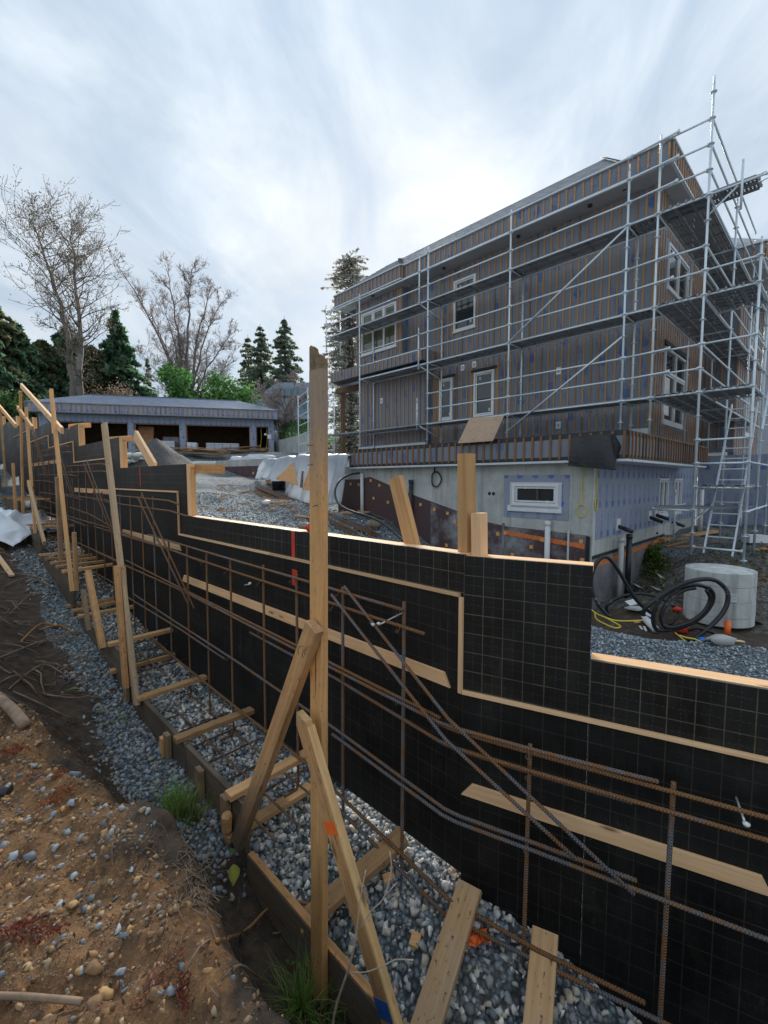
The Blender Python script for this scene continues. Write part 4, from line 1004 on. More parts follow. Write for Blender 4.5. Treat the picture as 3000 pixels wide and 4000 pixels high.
# black head flashing over the lower windows
for (a, b, z) in ((WA[0]-.1, WA[1]+.1, WA[3]+.03), (WB[0]-.1, WB[1]+.1, WB[3]+.03)):
    m = MB(); m.box(H(a, -.06, z), HS*(b-a), HD*.055, V(0, 0, .07)); make('head_flashing', m, M_black, hs)
m = MB(); m.box(H(-.06, SW2[0]-.1, SW2[3]+.03), HD*2.4, HS*.055, V(0, 0, .12)); make('head_flashing', m, M_black, hs)

# eaves: battened fascia, pale edge trims, soffit
def fascia(pts, z0, z1, wrap=M_wrap, sp=.21, bw=.047, trim=True, soff=None, name='fascia', dark=False, topblack=0):
    """pts: plan corners (s,d) going round the outside from far left to near to side"""
    for (a, b) in zip(pts[:-1], pts[1:]):
        A, B = H(*a, 0), H(*b, 0); x = (B-A).normalized(); L = (B-A).length; nrm = V(-x.y, x.x, 0)
        # outward is to the right hand of travel for this order
        nrm = V(x.y, -x.x, 0)
        mb = MB(); ubox(mb, A-nrm*.03+V(0, 0, z0), x*L, nrm*.03, V(0, 0, z1-z0), 0, z0); make(name, mb, wrap, hs)
        if topblack:
            mb = MB(); mb.box(A+V(0, 0, z1-topblack), x*L, nrm*.004, V(0, 0, topblack)); mb.box(A+V(0, 0, z0), x*L, nrm*.004, V(0, 0, .07)); make('membrane_flap', mb, M_black, hs)
        n = int(L/sp)
        for k in range(n+1):
            q = A+x*(.05+k*(L-.1)/max(1, n))+nrm*.0148+V(0, 0, z0+.02)
            batten(q+x*rnd.uniform(-.006, .006), bw, .021, z1-z0-.04, x, BATD if dark else None, dark)
            if dark:
                e = q+V(0, 0, 0); 
        if trim:
            mb = MB(); mb.box(A+V(0, 0, z1+.002)-nrm*.03, x*(L+.02), nrm*.085, V(0, 0, .045)); mb.box(A+V(0, 0, z0-.042)-nrm*.03, x*(L+.02), nrm*.06, V(0, 0, .04)); make('eave_trim', mb, M_flash, hs)
fascia([(8.0, -.6), (-.4, -.6), (-.4, 6.2)], ZE+.04, ZF)
fascia([(11.75, 3), (11.75, -.75), (7.9, -.75), (7.9, -.62)], ZE+.02, ZF-.02)
mb = MB(); mb.box(H(-.38, -.58, ZE-.02), HS*8.3, HD*.75, V(0, 0, .02)); mb.box(H(-.38, .17, ZE-.02), HS*.55, HD*6, V(0, 0, .02)); make('soffit', mb, M_soffit, hs)
mb = MB(); mb.box(H(7.92, -.73, ZE-.045), HS*3.8, HD*.6, V(0, 0, .02)); make('soffit', mb, M_soffit, hs)
for s, d in ((9.6, -.55), (6.3, -.32), (3.55, -.32), (1.5, -.32)):
    make('soffit_vent', MB().lathe([(.0, -.05), (.055, -.05), (.06, -.002), (.0, -.001)], H(s, d, ZE-.02 if s < 8 else ZE-.045), 12), M_black, hs)
m = MB(); m.box(H(.62, -.35, ZE-.03), HS*.09, HD*.05, V(0, 0, .012)); make('soffit_vent', m, M_black, hs)
# hipped roof with courses of shingle
def roof(name, s0, s1, d0, z0, run_, slope, hipL, hipR, back=None, hr=1.0):
    mb = MB(); n = 12
    for k in range(n):
        a, b = run_*k/n, run_*(k+1)/n; za, zb = z0+slope*a, z0+slope*b; lift = .022
        A0, A1 = H(s1-(a if hipL else 0), d0+a, za+lift), H(s0+(a*hr if hipR else 0), d0+a, za+lift)
        B0, B1 = H(s1-(b if hipL else 0), d0+b, zb), H(s0+(b*hr if hipR else 0), d0+b, zb)
        uquad(mb, A0, A1, B1, B0, .17*(k % 2), k*.2)
        uquad(mb, A0-V(0, 0, lift+.02), A1-V(0, 0, lift+.02), A1, A0, 0, k*.2)
        if hipR:
            C0, C1 = H(s0+a*hr, d0+9, za+lift), H(s0+b*hr, d0+9, zb)
            uquad(mb, A1, C0, C1, B1, .17*(k % 2), k*.2); uquad(mb, A1-V(0, 0, lift+.02), C0-V(0, 0, lift+.02), C0, A1, 0, k*.2)
        if hipL:
            C0, C1 = H(s1-a, d0+7, za+lift), H(s1-b, d0+7, zb); uquad(mb, C0, A0, B0, C1, .17*(k % 2), k*.2)
    zt = z0+slope*run_; mb.quad(H(s1-run_*hipL, d0+run_, zt), H(s0+run_*hipR*hr, d0+run_, zt), H(s0+run_*hipR*hr, d0+9, zt), H(s1-run_*hipL, d0+9, zt))
    r = make(name, mb, M_roof, hs)
    cap = MB()
    if hipR:
        for k in range(14):
            a, b = run_*k/14, run_*(k+1)/14; p, q = H(s0+a*hr, d0+a, z0+slope*a+.05), H(s0+b*hr, d0+b, z0+slope*b+.035); cap.bar(p, q, .16, .012, HS-HD)
        make('hip_cap', cap, M_roof, r)
roof('roof', .70, 11.0, -.56, ZF+.045, 2.45, .78, 0, 1, None, .55)
roof('bay_roof', 7.92, 11.72, -.73, ZF+.03, 1.6, .78, 1, 1)
# belly band roof of the left bay
fascia([(11.9, 2.5), (11.9, -.85), (6.78, -.85), (6.78, -.02)], 4.10, 4.50, trim=False)
mb = MB(); mb.box(H(6.8, -.83, 4.08), HS*5.08, HD*.52, V(0, 0, .03)); mb.box(H(6.8, -.83, 4.46), HS*5.08, HD*.82, V(0, 0, .03)); make('band_roof', mb, M_black, hs)
# porch posts at the far left end
for s in (11.0, 12.3):
    m = MB(); m.box(H(s, .1, 1.0), HS*.16, HD*.16, V(0, 0, 3.1)); make('porch_post', m, M_darkw, hs)
m = MB(); m.box(H(10.8, 0, 3.85), HS*1.9, HD*.2, V(0, 0, .22)); make('porch_beam', m, M_darkw, hs)
# wing roof on the right
fascia([(-.1, 4.95), (-1.5, 4.95), (-1.5, 13)], 6.55, 7.0); mb = MB(); mb.box(H(-1.48, 4.97, 6.52), HS*1.4, HD*8, V(0, 0, .02)); make('soffit', mb, M_soffit, hs)
mb = MB(); uquad(mb, H(-.1, 4.95, 7.05), H(-1.5, 4.95, 7.05), H(.1, 7.4, 8.6), H(.1, 7.4, 8.6)); uquad(mb, H(-1.5, 4.95, 7.05), H(-1.5, 13, 7.05), H(.3, 13, 8.6), H(.1, 7.4, 8.6)); make('wing_roof', mb, M_roof, hs)

# basement: cast concrete, its window, the terrace ledge
BD = -3.4; BW = (.63, 1.84, -.68, -.05)
wallslab('foundation_wall', 0, 8.2, BD, -3.2, .42, M_conc, [BW], th=.2)
sideslab('foundation_wall', BD+.20, 5.4, 0, -3.2, .42, M_conc, [(.97, 1.88, -.98, .07), (2.45, 3.33, -.98, .07)], th=.2)
sideslab('foundation_wrap', BD+.12, 5.2, -.013, -1.22+.0, .38, M_wrapb, [(.97, 1.88, -1.1, .07), (2.45, 3.33, -1.1, .07)], th=.012)
mb = MB(); ubox(mb, H(-.018, BD-.004, -1.75), HS*.016, HD*.12, V(0, 0, 2.1)); 
make('concrete_edge', mb, M_conc2, hs)
mb = MB(); ubox(mb, H(-2.4, 5.5, -2.2), HS*2.4, HD*.2, V(0, 0, 3.0), 0, 0); make('rear_foundation_wrap', mb, M_wrapb, hs)
mb = MB(); ubox(mb, H(-2.4, 5.7, -2.2), HS*.2, HD*6, V(0, 0, 3.0), 0, 0); make('rear_foundation_wrap', mb, M_wrapb, hs)
# wrap collar round the basement window
mb = MB(); c = (.48, 2.01, -.84, .11)
for a, b, z0, z1 in ((c[0], BW[0], c[2], c[3]), (BW[1], c[1], c[2], c[3]), (BW[0], BW[1], c[2], BW[2]), (BW[0], BW[1], BW[3], c[3])): ubox(mb, H(a, BD-.012, z0), HS*(b-a), HD*.010, V(0, 0, z1-z0), a*1.0, z0)
make('window_wrap', mb, M_wrapb, hs)
mb = MB(); mb.box(H(.62, BD-.06, -.70), HS*1.26, HD*.06, V(0, 0, .13)); make('window_sill', mb, M_white, hs)
window(.70, 1.78, -.56, -.08, BD, '', cols=1)
mb = MB()
for a, b, z0, z1 in ((.63, .70, -.57, -.05), (1.78, 1.84, -.57, -.05), (.70, 1.78, -.08, -.05)): mb.box(H(a, BD-.03, z0), HS*(b-a), HD*.06, V(0, 0, z1-z0))
make('window_frame', mb, M_flash, hs)
mb = MB(); mb.box(H(.7, BD+.5, -1.4), HS*1.1, HD*.04, V(0, 0, .5)); mb.bar(H(1.3, BD+.3, -1), H(1.1, BD+.3, .2), .06, .03, HS); make('stored_board', mb, M_used, hs)
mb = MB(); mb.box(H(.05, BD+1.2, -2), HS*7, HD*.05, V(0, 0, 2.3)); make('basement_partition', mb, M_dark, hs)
window(.99, 1.86, -.96, .05, 0, '', side=-.0, cols=2, sticker=False); window(2.47, 3.31, -.96, .05, 0, '', side=-.0, cols=2, sticker=False)
for s in (2.40, 2.29): make('wall_hole', MB().tube([H(s, BD-.004, -.32), H(s, BD+.03, -.32)], .042, 14), M_black, hs, True)
# ledge
LZ0, LZ1 = .40, .93
fascia([(7.32, -2.4), (7.32, -3.65), (-.68, -3.65), (-.68, 3.0)], LZ0, LZ1, trim=False, sp=.203, name='ledge_face', topblack=.10, dark=True)
mb = MB(); mb.box(H(-.66, -3.63, LZ1-.03), HS*7.96, HD*.25, V(0, 0, .035)); mb.box(H(-.66, -3.38, LZ1-.03), HS*.7, HD*6.3, V(0, 0, .035)); make('ledge_top', mb, M_black, hs)
mb = MB(); mb.box(H(-.68, -3.665, LZ0-.05), HS*8.0, HD*.30, V(0, 0, .045)); mb.box(H(-.69, -3.36, LZ0-.05), HS*.72, HD*6.3, V(0, 0, .045)); make('ledge_soffit', mb, M_flash, hs)
# membranes along the foot of the basement wall
def sheetwall(name, pts, d, m, th=.012, uvo=0):
    """front sheet whose top runs along pts [(s,z)], foot at -3.2"""
    mb = MB()
    for (a, za), (b, zb) in zip(pts[:-1], pts[1:]):
        A, B = H(a, d, -3.2), H(b, d, -3.2); f = [A, B, H(b, d, zb), H(a, d, za)]
        mb.add(f, [(0, 1, 2, 3)], [[(a, -3.2), (b, -3.2), (b, zb), (a, za)]])
        g = [p+HD*th for p in f]; mb.quad(f[3], f[2], g[2], g[3])
    return make(name, mb, m, hs)
sheetwall('drain_mat', [(8.2, .02), (7.2, .02), (6.62, .10), (5.6, -.2), (4.7, -.45), (3.3, -.79), (2.46, -1.0), (2.02, -1.06)], BD-.016, M_dimple2)
sheetwall('drain_mat', [(4.2, -.60), (3.3, -.80), (2.46, -1.01), (2.02, -1.07)], BD-.024, M_dimple)
sheetwall('drain_mat', [(2.02, -1.07), (1.0, -1.09), (.06, -1.12)], BD-.020, M_dimple)
sheetwall('sealing_tape', [(2.03, -1.0), (1.96, -1.0)], BD-.028, M_membg)
sheetwall('sealing_tape', [(.10, -1.13), (.02, -1.14)], BD-.030, M_black)
def strip(a, b, h, m, name='orange_strip', dd=-.034):
    mb = MB(); A, B = H(a[0], BD+dd, a[1]), H(b[0], BD+dd, b[1]); mb.quad(A, B, B+V(0, 0, h), A+V(0, 0, h)); return make(name, mb, m, hs)
strip((1.98, -1.26), (.12, -1.40), .10, M_orange)
mb = MB(); A, B = H(-.022, BD, -1.80), H(-.022, 1.6, -1.70); mb.quad(A, B, B+V(0, 0, .10), A+V(0, 0, .10)); make('orange_strip', mb, M_orange, hs)
mb = MB(); A, B = H(-.018, BD, -3.3), H(-.018, 1.7, -3.3); mb.quad(A, B, H(-.018, 1.7, -1.58), H(-.018, BD, -1.58)); make('side_membrane', mb, M_membg, hs)
mb = MB(); A, B = H(-.026, BD, -1.60), H(-.026, 1.7, -1.57); mb.quad(A, B, B+V(0, 0, .07), A+V(0, 0, .07)); make('sealing_tape', mb, M_black, hs)
def washer(s, z):
    m = MB(); m.box(H(s-.04, BD-.042, z-.04), HS*.08, HD*.015, V(0, 0, .08)); make('washer', m, M_washer, hs)
for px, py in ((306, 613), (387, 620), (507, 580), (593, 627), (535, 756), (678, 796), (387, 882), (1004, 819), (1140, 868), (1272, 906), (1346, 991), (1262, 1224)):
    s, z = hf((1250+px*.3918)/KX, (1650+py*.3918)/KX, BD-.03); washer(s, z)
for px, py in ((400, 1205), (480, 1195), (883, 1268), (762, 1344), (559, 1430), (1300, 1285), (1312, 1487), (1052, 1505)):
    s, z = hf((1800+px*.3617)/KX, (1650+py*.3617)/KX, BD-.03); washer(s, z)
# boxes and stubs on the walls
for (s, z) in ((5.7, 3.78), (5.24, 3.80), (2.36, 3.10), (2.33, 1.57), (9.35, 3.1)):
    d = 0 if s < 7 else LVD; m = MB(); m.box(H(s-.07, d-.03, z-.1), HS*.14, HD*.028, V(0, 0, .2)); b = make('outlet_box', m, M_white, hs)
    make('socket', MB().box(H(s-.03, d-.045, z-.04), HS*.06, HD*.014, V(0, 0, .08)), M_soffit, b)
for (px, py, k) in ((440, 720, 1), (695, 650, 1), (745, 630, 1), (880, 690, 0)):
    d, z = hside((2200+px*.4822)/KX, (1700+py*.4822)/KX, 0); m = MB()
    if k: m.box(H(-.026, d-.12, z-.14), HD*.24, HS*.01, V(0, 0, .26)); b = make('flashing_patch', m, M_poly if False else M_white, hs)
    p = H(-.02, d, z-.05); make('pipe_stub', MB().tube([p, p-HS*.30+V(0, 0, -.10)], .045, 10), M_blackp, hs, True)
if extra.v: tag(make('batten', extra, M_batten, hs), kind='stuff')
# ------------------------------------------------------------------ scaffold round the house
RW = -1.10; RD = 11.54                        # front row of standards (depth in the house frame)
def row_s(u):
    Y = RD/(HD.x*u+HD.y); return (V(u*Y, Y, 0)-HU).dot(HS)
SZ, SA, SB, SCc, SDd, SE, SF = [row_s(u) for u in (-.0532, .0953, .272, .5215, .5858, .692, .8108)]
IN = RW+.73
scf = thing('scaffold', 'tall galvanised tube scaffold with steel decks wrapped round the front and side of the house', 'scaffold', H(SE, RW, -1.7))
DK = (1.86, 3.85, 5.86)
def ringz(z0, z1):
    z = math.ceil((z0+.14)/.5)*.5-.14; r = []
    while z < z1: r.append(z); z += .5
    return r
def standard(s, d, z0, z1, parent=scf, top=True):
    mb = MB(); p, q = H(s, d, z0), H(s, d, z1); mb.tube([p, q], .0242, 10)
    if top: mb.tube([q, q+V(0, 0, .16)], .019, 8)
    for z in ringz(z0, z1): mb.lathe([(.024, -.006), (.060, -.006), (.062, 0), (.060, .006), (.024, .006)], H(s, d, z), 10)
    return make('standard', mb, M_galv, parent, True)
def ledger(a, b, r=.0215, parent=scf, heads=True, name='ledger'):
    a, b = Vector(a), Vector(b); x = (b-a).normalized(); mb = MB(); mb.tube([a+x*.03, b-x*.03], r, 8)
    if heads:
        for c, e in ((a, 1), (b, -1)):
            mb.box(c+x*e*.012-V(0, 0, .033)+V(-x.y, x.x, 0)*-.016, x*e*.055, V(-x.y, x.x, 0)*.032, V(0, 0, .066)); mb.box(c+x*e*.030-V(0, 0, .06), x*e*.012, V(-x.y, x.x, 0)*.008, V(0, 0, .11))
    return make(name, mb, M_galv, parent, True)
def plank(a, b, wd, w=.30, parent=scf, name='deck_plank'):
    """perforated steel plank from a to b, w wide along wd"""
    a, b, wd = Vector(a), Vector(b), Vector(wd).normalized(); x = (b-a); mb = MB(); up = V(0, 0, 1); L = x.length
    def q4(p, dx, dy, u0): 
        lx, ly = dx.length, dy.length; mb.add([p, p+dx, p+dx+dy, p+dy], [(0, 1, 2, 3)], [[(u0, 0), (u0+lx, 0), (u0+lx, ly), (u0, ly)]])
    q4(a, x, wd*w, .03)                                                     # the walked-on sheet
    xn = x.normalized()
    def rim(o, dx, dy, dz):
        c = len(mb.v); mb.box(o, dx, dy, dz)
    rim(a-up*.055, x, wd*.022, up*.054); rim(a+wd*(w-.022)-up*.055, x, wd*.022, up*.054)
    for k in range(1, 6): rim(a+xn*(L*k/6)-up*.03+wd*.022, xn*.03, wd*(w-.044), up*.026)
    for e in (0, 1):
        c = a+x*e+xn*(-.0 if e else 0)-up*.045; rim(c+wd*.05, xn*(.05 if e else -.05), wd*.03, up*.05); rim(c+wd*(w-.08), xn*(.05 if e else -.05), wd*.03, up*.05)
    return make(name, mb, M_deck, parent)
def bay_deck(s0, s1, z, d0=RW+.03, n=2, w=.31):
    for k in range(n): plank(H(s0-.045, d0+k*(w+.02), z+.055), H(s1+.045, d0+k*(w+.02), z+.055), HD, w)
def brace(a, b): 
    ledger(a, b, .0215, scf, False, 'diagonal_brace')
ZB = .80
for s, zt in ((SZ, 6.9), (SA, 7.4), (SB, 7.3), (SCc, 7.05)):
    standard(s, RW, ZB, zt); standard(s, IN, ZB, 5.86)
SL = SZ+2.1
standard(SL, RW, 5.3, 7.05); standard(SL, IN, 5.3, 7.0)
bays = [(SZ, SA), (SA, SB), (SB, SCc)]
for (a, b) in bays:
    for i, z in enumerate(DK):
        if not (i == 0 and a == SZ): ledger(H(a, RW, z), H(b, RW, z))
        ledger(H(a, IN, z), H(b, IN, z))
        bay_deck(b, a, z)
    for z in (2.36, 2.86, 4.36, 4.86, 6.36, 6.86):
        if z > 6 or not (a == SZ and z < 3): ledger(H(a, RW, z), H(b, RW, z))
ledger(H(SB, RW, 7.36), H(SCc, RW, 7.36)); ledger(H(SA, RW, 7.36), H(SB, RW, 7.36))
for s in (SZ, SA, SB, SCc):
    for z in DK: ledger(H(s, RW, z), H(s, IN, z))
for z in (5.86, 6.36, 6.86): ledger(H(SL, RW, z), H(SZ, RW, z)); ledger(H(SL, RW, z), H(SL, IN, z))
bay_deck(SZ, SL, 5.86); bay_deck(SZ, SL, 1.86)
for s, z0, z1 in ((SA+.35, 4.0, 5.0), (SA+.33, 6.1, 7.3), (SA+.4, 2.0, 2.7)): standard(s, RW-.06, z0-.3, z1-.1)      # short offset tubes beside the jog
for z in DK: brace(H(SA+.35, RW-.02, z-.02), H(SA-.02, IN, z-.45))
brace(H(SB, RW-.05, 3.86), H(SCc, RW-.05, 5.80)); brace(H(SB, RW-.05, 1.36), H(SCc, RW-.05, 3.36))
for z in (1.36,): pass
# near corner and the return along the side
standard(SDd, RW, .9, 7.35); standard(SE, RW, -1.62, 8.0); standard(SF, RW, -1.72, 4.55)
for i, z in enumerate(DK):
    ledger(H(SCc, RW, z), H(SDd, RW, z)); ledger(H(SDd, RW, z), H(SE, RW, z)); bay_deck(SDd, SCc, z)
    ledger(H(SCc, IN, z), H(SDd, IN, z))
for z in (2.36, 2.86, 4.36, 4.86, 6.36, 6.86, 7.36):
    ledger(H(SDd, RW, z), H(SE, RW, z))
    # guard rails of the front that run past the corner and stop
    ledger(H(SCc, RW, z), H(SCc-1.0, RW-.06, z+.02))
DS = [RW, 1.97, 5.04, 8.1]
for d in DS[1:]:
    standard(SE, d, -1.5, 7.0); standard(SDd, d, .9, 6.9)
for i, z in enumerate(DK):
    for a, b in zip(DS[:-1], DS[1:]):
        ledger(H(SE, a, z), H(SE, b, z)); ledger(H(SDd, a, z), H(SDd, b, z))
        wdt = (SDd-SE-.06)/3-.01
        for k in range(3): plank(H(SDd-.03-k*(wdt+.01), a, z+.055), H(SDd-.03-k*(wdt+.01), b, z+.055), -HS, wdt)
    for d in DS[1:]: ledger(H(SE, d, z), H(SDd, d, z))
for z in (2.36, 2.86, 4.36, 4.86, 6.36, 6.86, 7.36):
    for a, b in zip(DS[:-1], DS[1:]): ledger(H(SE, a, z), H(SE, b, z)) if not (z > 7 and a > 3) else None
# stair tower between the outer standards
for d in (RW+1.4, RW+3.1): standard(SF, d, -1.6, 6.6)
for i, z in enumerate(DK[:2]):
    ledger(H(SE, RW, z), H(SF, RW, z))
    wdt = (SE-SF-.06)/3-.01
    for k in range(3): plank(H(SE-.03-k*(wdt+.01), RW, z+.055), H(SE-.03-k*(wdt+.01), RW+1.4, z+.055), -HS, wdt)
    ledger(H(SF, RW, z), H(SF, RW+3.1, z)); ledger(H(SE, RW+1.4, z), H(SF, RW+1.4, z))
for z in (2.86, 4.36, .85, .35, -.16): ledger(H(SE, RW, z), H(SF, RW, z))
for z in (2.36, 2.86, 4.36, .36, -.64): ledger(H(SF, RW, z), H(SF, RW+1.4, z)); ledger(H(SF, RW+1.4, z), H(SF, RW+3.1, z))
ledger(H(SE, RW, -1.45), H(SF, RW, -1.45)); ledger(H(SE, RW, -.9), H(SE, RW+1.9, -.62)); ledger(H(SE, RW, -.66), H(SE+.8, RW-.02, -.66)); ledger(H(SE+.8, RW, -.66), H(SE+.8, RW+3, -.66))
standard(SE+.8, RW+1.97, -1.5, -.4)
for k in range(2): plank(H(SE+.75, RW+.1+k*.26, -.60), H(SF+.1, RW+1.0+k*.26, -.58), HD, .24)
for k in range(3): plank(H(SE-.05-k*.28, RW+.0, -.10), H(SE-.05-k*.28, RW+1.4, -.10), -HS, .26)
# the top deck runs past the corner standard
wdt = .25
for k in range(2): plank(H(SDd, RW+.02+k*.28, 5.93), H(SE-.75, RW+.02+k*.28, 5.93), HD, .26)
ledger(H(SE, RW, 5.86), H(SE-1.1, RW, 5.86)); ledger(H(SE-.55, RW-.05, 5.3), H(SE-.55, RW-.05, 6.3)); ledger(H(SE, RW, 5.45), H(SE-.5, RW, 5.85), .017, scf, False, 'deck_bracket')
for k in range(2):
    c = H(SE-.78, RW+.1+k*.28, 5.93); make('deck_hook', MB().tube([c, c-HS*.10+V(0, 0, .03), c-HS*.14+V(0, 0, -.01), c-HS*.12+V(0, 0, -.05)], .012, 6), M_galv, scf, True)
for z in (6.0, 6.5): ledger(H(SE-1.15, 1.97, z), H(SE-.0, 5.0, z))
for z in (6.35, 6.0, 5.65, 5.3): ledger(H(SE-1.2, RW+1.2, z), H(SE-2.6, RW+1.0, z+.1))
# inclined ladders inside the tower
def ladder(s0, s1, d0, z0, d1, z1, n):
    for s in (s0, s1):
        a, b = H(s, d0, z0), H(s, d1, z1); make('ladder_rail', MB().bar(a, b, .07, .028, V(0, 0, 1)), M_galv, scf)
    for k in range(n):
        f = (k+.5)/n; p = H(s0, d0+(d1-d0)*f, z0+(z1-z0)*f); q = H(s1, d0+(d1-d0)*f, z0+(z1-z0)*f)
        make('ladder_rung', MB().bar(p, q, .075, .022, HD), M_galv, scf)
ladder(SE-.20, SE-.70, RW+.10, -1.60, RW+2.5, 1.86, 14); ladder(SF-.15, SF-.65, RW+.2, 1.0, RW+2.5, 3.85, 14); ladder(SF-.15, SF-.65, RW+.3, 3.3, RW+2.7, 5.8, 11)
# second scaffold behind the left end of the house
sc2 = thing('scaffold', 'small distant tube scaffold standing behind the poly sheet left of the house', 'scaffold', at(660, 960, 22))
for (px, Y) in ((645, 24.5), (666, 22.5), (722, 21), (690, 27)):
    p = at(px, 955, Y); mb = MB(); mb.tube([V(p.x, p.y, .8), V(p.x, p.y, 4.55 if px < 700 else 3.9)], .024, 8)
    for z in np.arange(1.0, 4.5, .5): mb.lathe([(.024, -.006), (.06, -.006), (.06, .006), (.024, .006)], V(p.x, p.y, z), 8)
    make('standard', mb, M_galv, sc2, True)
pp = [at(645, 955, 24.5), at(666, 955, 22.5), at(722, 955, 21)]
for z in np.arange(1.4, 4.5, .5):
    for a, b in ((0, 1), (1, 2)): ledger(V(pp[a].x, pp[a].y, z), V(pp[b].x, pp[b].y, z), .022, sc2, False)
# plywood sheet leaning on the ledge
pts = [hf(((1800+x*.3617)/KX), ((950+y*.3617)/KX), -3.75) for x, y in ((-15, 2165), (360, 2140), (392, 1850), (20, 1880))]
mb = MB(); q = [H(pts[i][0], (-3.80 if i < 2 else -3.45), pts[i][1]) for i in range(4)]
n_ = (q[1]-q[0]).cross(q[3]-q[0]).normalized()*.014; mb.hexa([q[0], q[1], q[1]+n_, q[0]+n_, q[3], q[2], q[2]+n_, q[3]+n_])
tag(make('plywood_sheet', mb, M_plyw), 'stained pale plywood sheet leaning on the ledge below the tall window', 'plywood')
# black membrane draped over the ledge corner
def grid_sheet(name, fn, nu, nv, m, th=.004, smooth=True):
    mb = MB(); P = [[Vector(fn(i/nu, j/nv)) for i in range(nu+1)] for j in range(nv+1)]
    vs = [p for r in P for p in r]; fs = [(j*(nu+1)+i, j*(nu+1)+i+1, (j+1)*(nu+1)+i+1, (j+1)*(nu+1)+i) for j in range(nv) for i in range(nu)]
    mb.add(vs, fs); o = make(name, mb, m, None, smooth)
    so_ = o.modifiers.new('thick', 'SOLIDIFY'); so_.thickness = th; so_.offset = 0
    return o
def m7(x, y): return (1250+x*1.0549)/KX, (400+y*1.0549)/KX
def dpt(x, y, d): s, z = hf(*m7(x, y), d); return H(s, d, z)
T_ = [(932, 1238), (957, 1236), (985, 1233), (1015, 1231), (1045, 1228), (1075, 1226)]; B_ = [(918, 1345), (948, 1349), (980, 1352), (1015, 1355), (1055, 1359), (1095, 1363)]
mb = MB(); rows = []
for i, (t_, b_) in enumerate(zip(T_, B_)):
    col = []
    for k in range(7):
        f = k/6; x, y = t_[0]+(b_[0]-t_[0])*f, t_[1]+(b_[1]-t_[1])*f; col.append(dpt(x, y, -3.735-.05*math.sin(f*2.4)*(.6+.4*math.sin(i*2.1))-.03*(i == 0)*f))
    rows.append([H(0, 0, 0)]*0+[col[0]+HD*.42+V(0, 0, -.01)]+col)
vs = [p for c in rows for p in c]; n = len(rows[0]); mb.add(vs, [(i*n+k, (i+1)*n+k, (i+1)*n+k+1, i*n+k+1) for i in range(5) for k in range(n-1)])
a0, a1, a2, a3, a4, a5 = dpt(1075, 1226, -3.735), dpt(1118, 1236, -3.50), dpt(1147, 1286, -3.40), dpt(1120, 1304, -3.55), dpt(1097, 1319, -3.70), dpt(1095, 1363, -3.76)
mid = dpt(1105, 1272, -3.72); mb.add([a0, a1, a2, a3, a4, mid, a5, a0+HD*.42], [(0, 1, 5), (1, 2, 5), (2, 3, 5), (3, 4, 5), (0, 5, 4), (0, 4, 6), (0, 7, 1)])
o = make('draped_membrane', mb, M_black); sm = o.modifiers.new('thick', 'SOLIDIFY'); sm.thickness = .006; sm.offset = 0
tag(o, 'angular sheet of black membrane draped over the near corner of the ledge', 'membrane')
# yellow cords hanging from the ledge
def cord(name, label, cat, pts, r, m, group=None): return tag(make(name, MB().tube(pts, r, 7), m, None, True), label, cat, group)
def loop(c, r, x, y, n=18, t=1.0): return [Vector(c)+Vector(x)*r*math.cos(2*math.pi*t*i/n)+Vector(y)*r*math.sin(2*math.pi*t*i/n) for i in range(n+1)]
c0 = H(.21, BD-.03, -.62); cord('hanging_cord', 'yellow cord coiled into a ring on the concrete beside the basement window', 'cord', [H(.20, BD-.03, .34), H(.22, BD-.03, -.1), H(.20, BD-.03, -.45)]+[c0+HS*.10*math.sin(q)+V(0, 0, .13*math.cos(q)) for q in np.linspace(0, 12.6, 30)], .009, M_yellow)
c0 = H(-.03, BD+.10, -.48); cord('hanging_cord', 'yellow cord coiled narrow at the corner of the grey foundation wrap', 'cord', [H(-.03, BD+.09, .36), H(-.03, BD+.08, -.1)]+[c0+HD*.07*math.sin(q)+V(0, 0, .13*math.cos(q)) for q in np.linspace(0, 12.6, 26)], .010, M_yellow)
c0 = H(4.0, BD-.05, .02); cord('cable_coil', 'black cable coiled on the concrete under the ledge', 'cable', [H(4.05, BD-.05, .40), H(4.06, BD-.05, .2)]+[c0+HS*(.16+.02*math.sin(3*q))*math.sin(q)+V(0, 0, .20*math.cos(q)) for q in np.linspace(0, 18.9, 44)], .018, M_blackp)
# ------------------------------------------------------------------ pipes along the basement
def c3(x, y): return (2200+x*.48222)/KX, (1700+y*.48222)/KX
def pipe(label, p, z0, z1, r, m, cap=True, q=None, name='standpipe'):
    p = Vector(p); mb = MB(); a = V(p.x, p.y, z0); b = V(q.x, q.y, z1) if q is not None else V(p.x, p.y, z1); mb.tube([a, b], r, 14)
    if cap: mb.lathe([(0, .001), (r*1.12, 0), (r*1.14, -.10), (r, -.105)], b+V(0, 0, .01), 14)
    return tag(make(name, mb, m, None, True), label, 'pipe')
pipe('white plastic pipe standing by the brown membrane near the poly sheet', H(6.92, BD-.08, 0), -1.35, .20, .055, M_pvc, False)
pipe('white capped plastic pipe before the stained dimple mat under the basement window', H(.87, BD-.12, 0), -2.8, -.88, .058, M_pvc)
pipe('slim grey conduit right of the white capped pipe on the dimple mat', H(.45, BD-.05, 0), -2.8, -1.03, .022, M_grpipe, False)
pipe('black pipe blotched with concrete standing at the top edge of the dimple mat', H(4.87, BD-.08, 0), -1.8, .0, .058, plain('blotched_pipe', (.04, .04, .042), .6, 0, .9, 14), True)
d, _ = hside(*c3(462, 1100), -.16); pipe('beige capped drain pipe standing outside the foundation corner', H(-.16, d, 0), -3.0, hside(*c3(462, 835), -.16)[1], .056, M_grpipe)
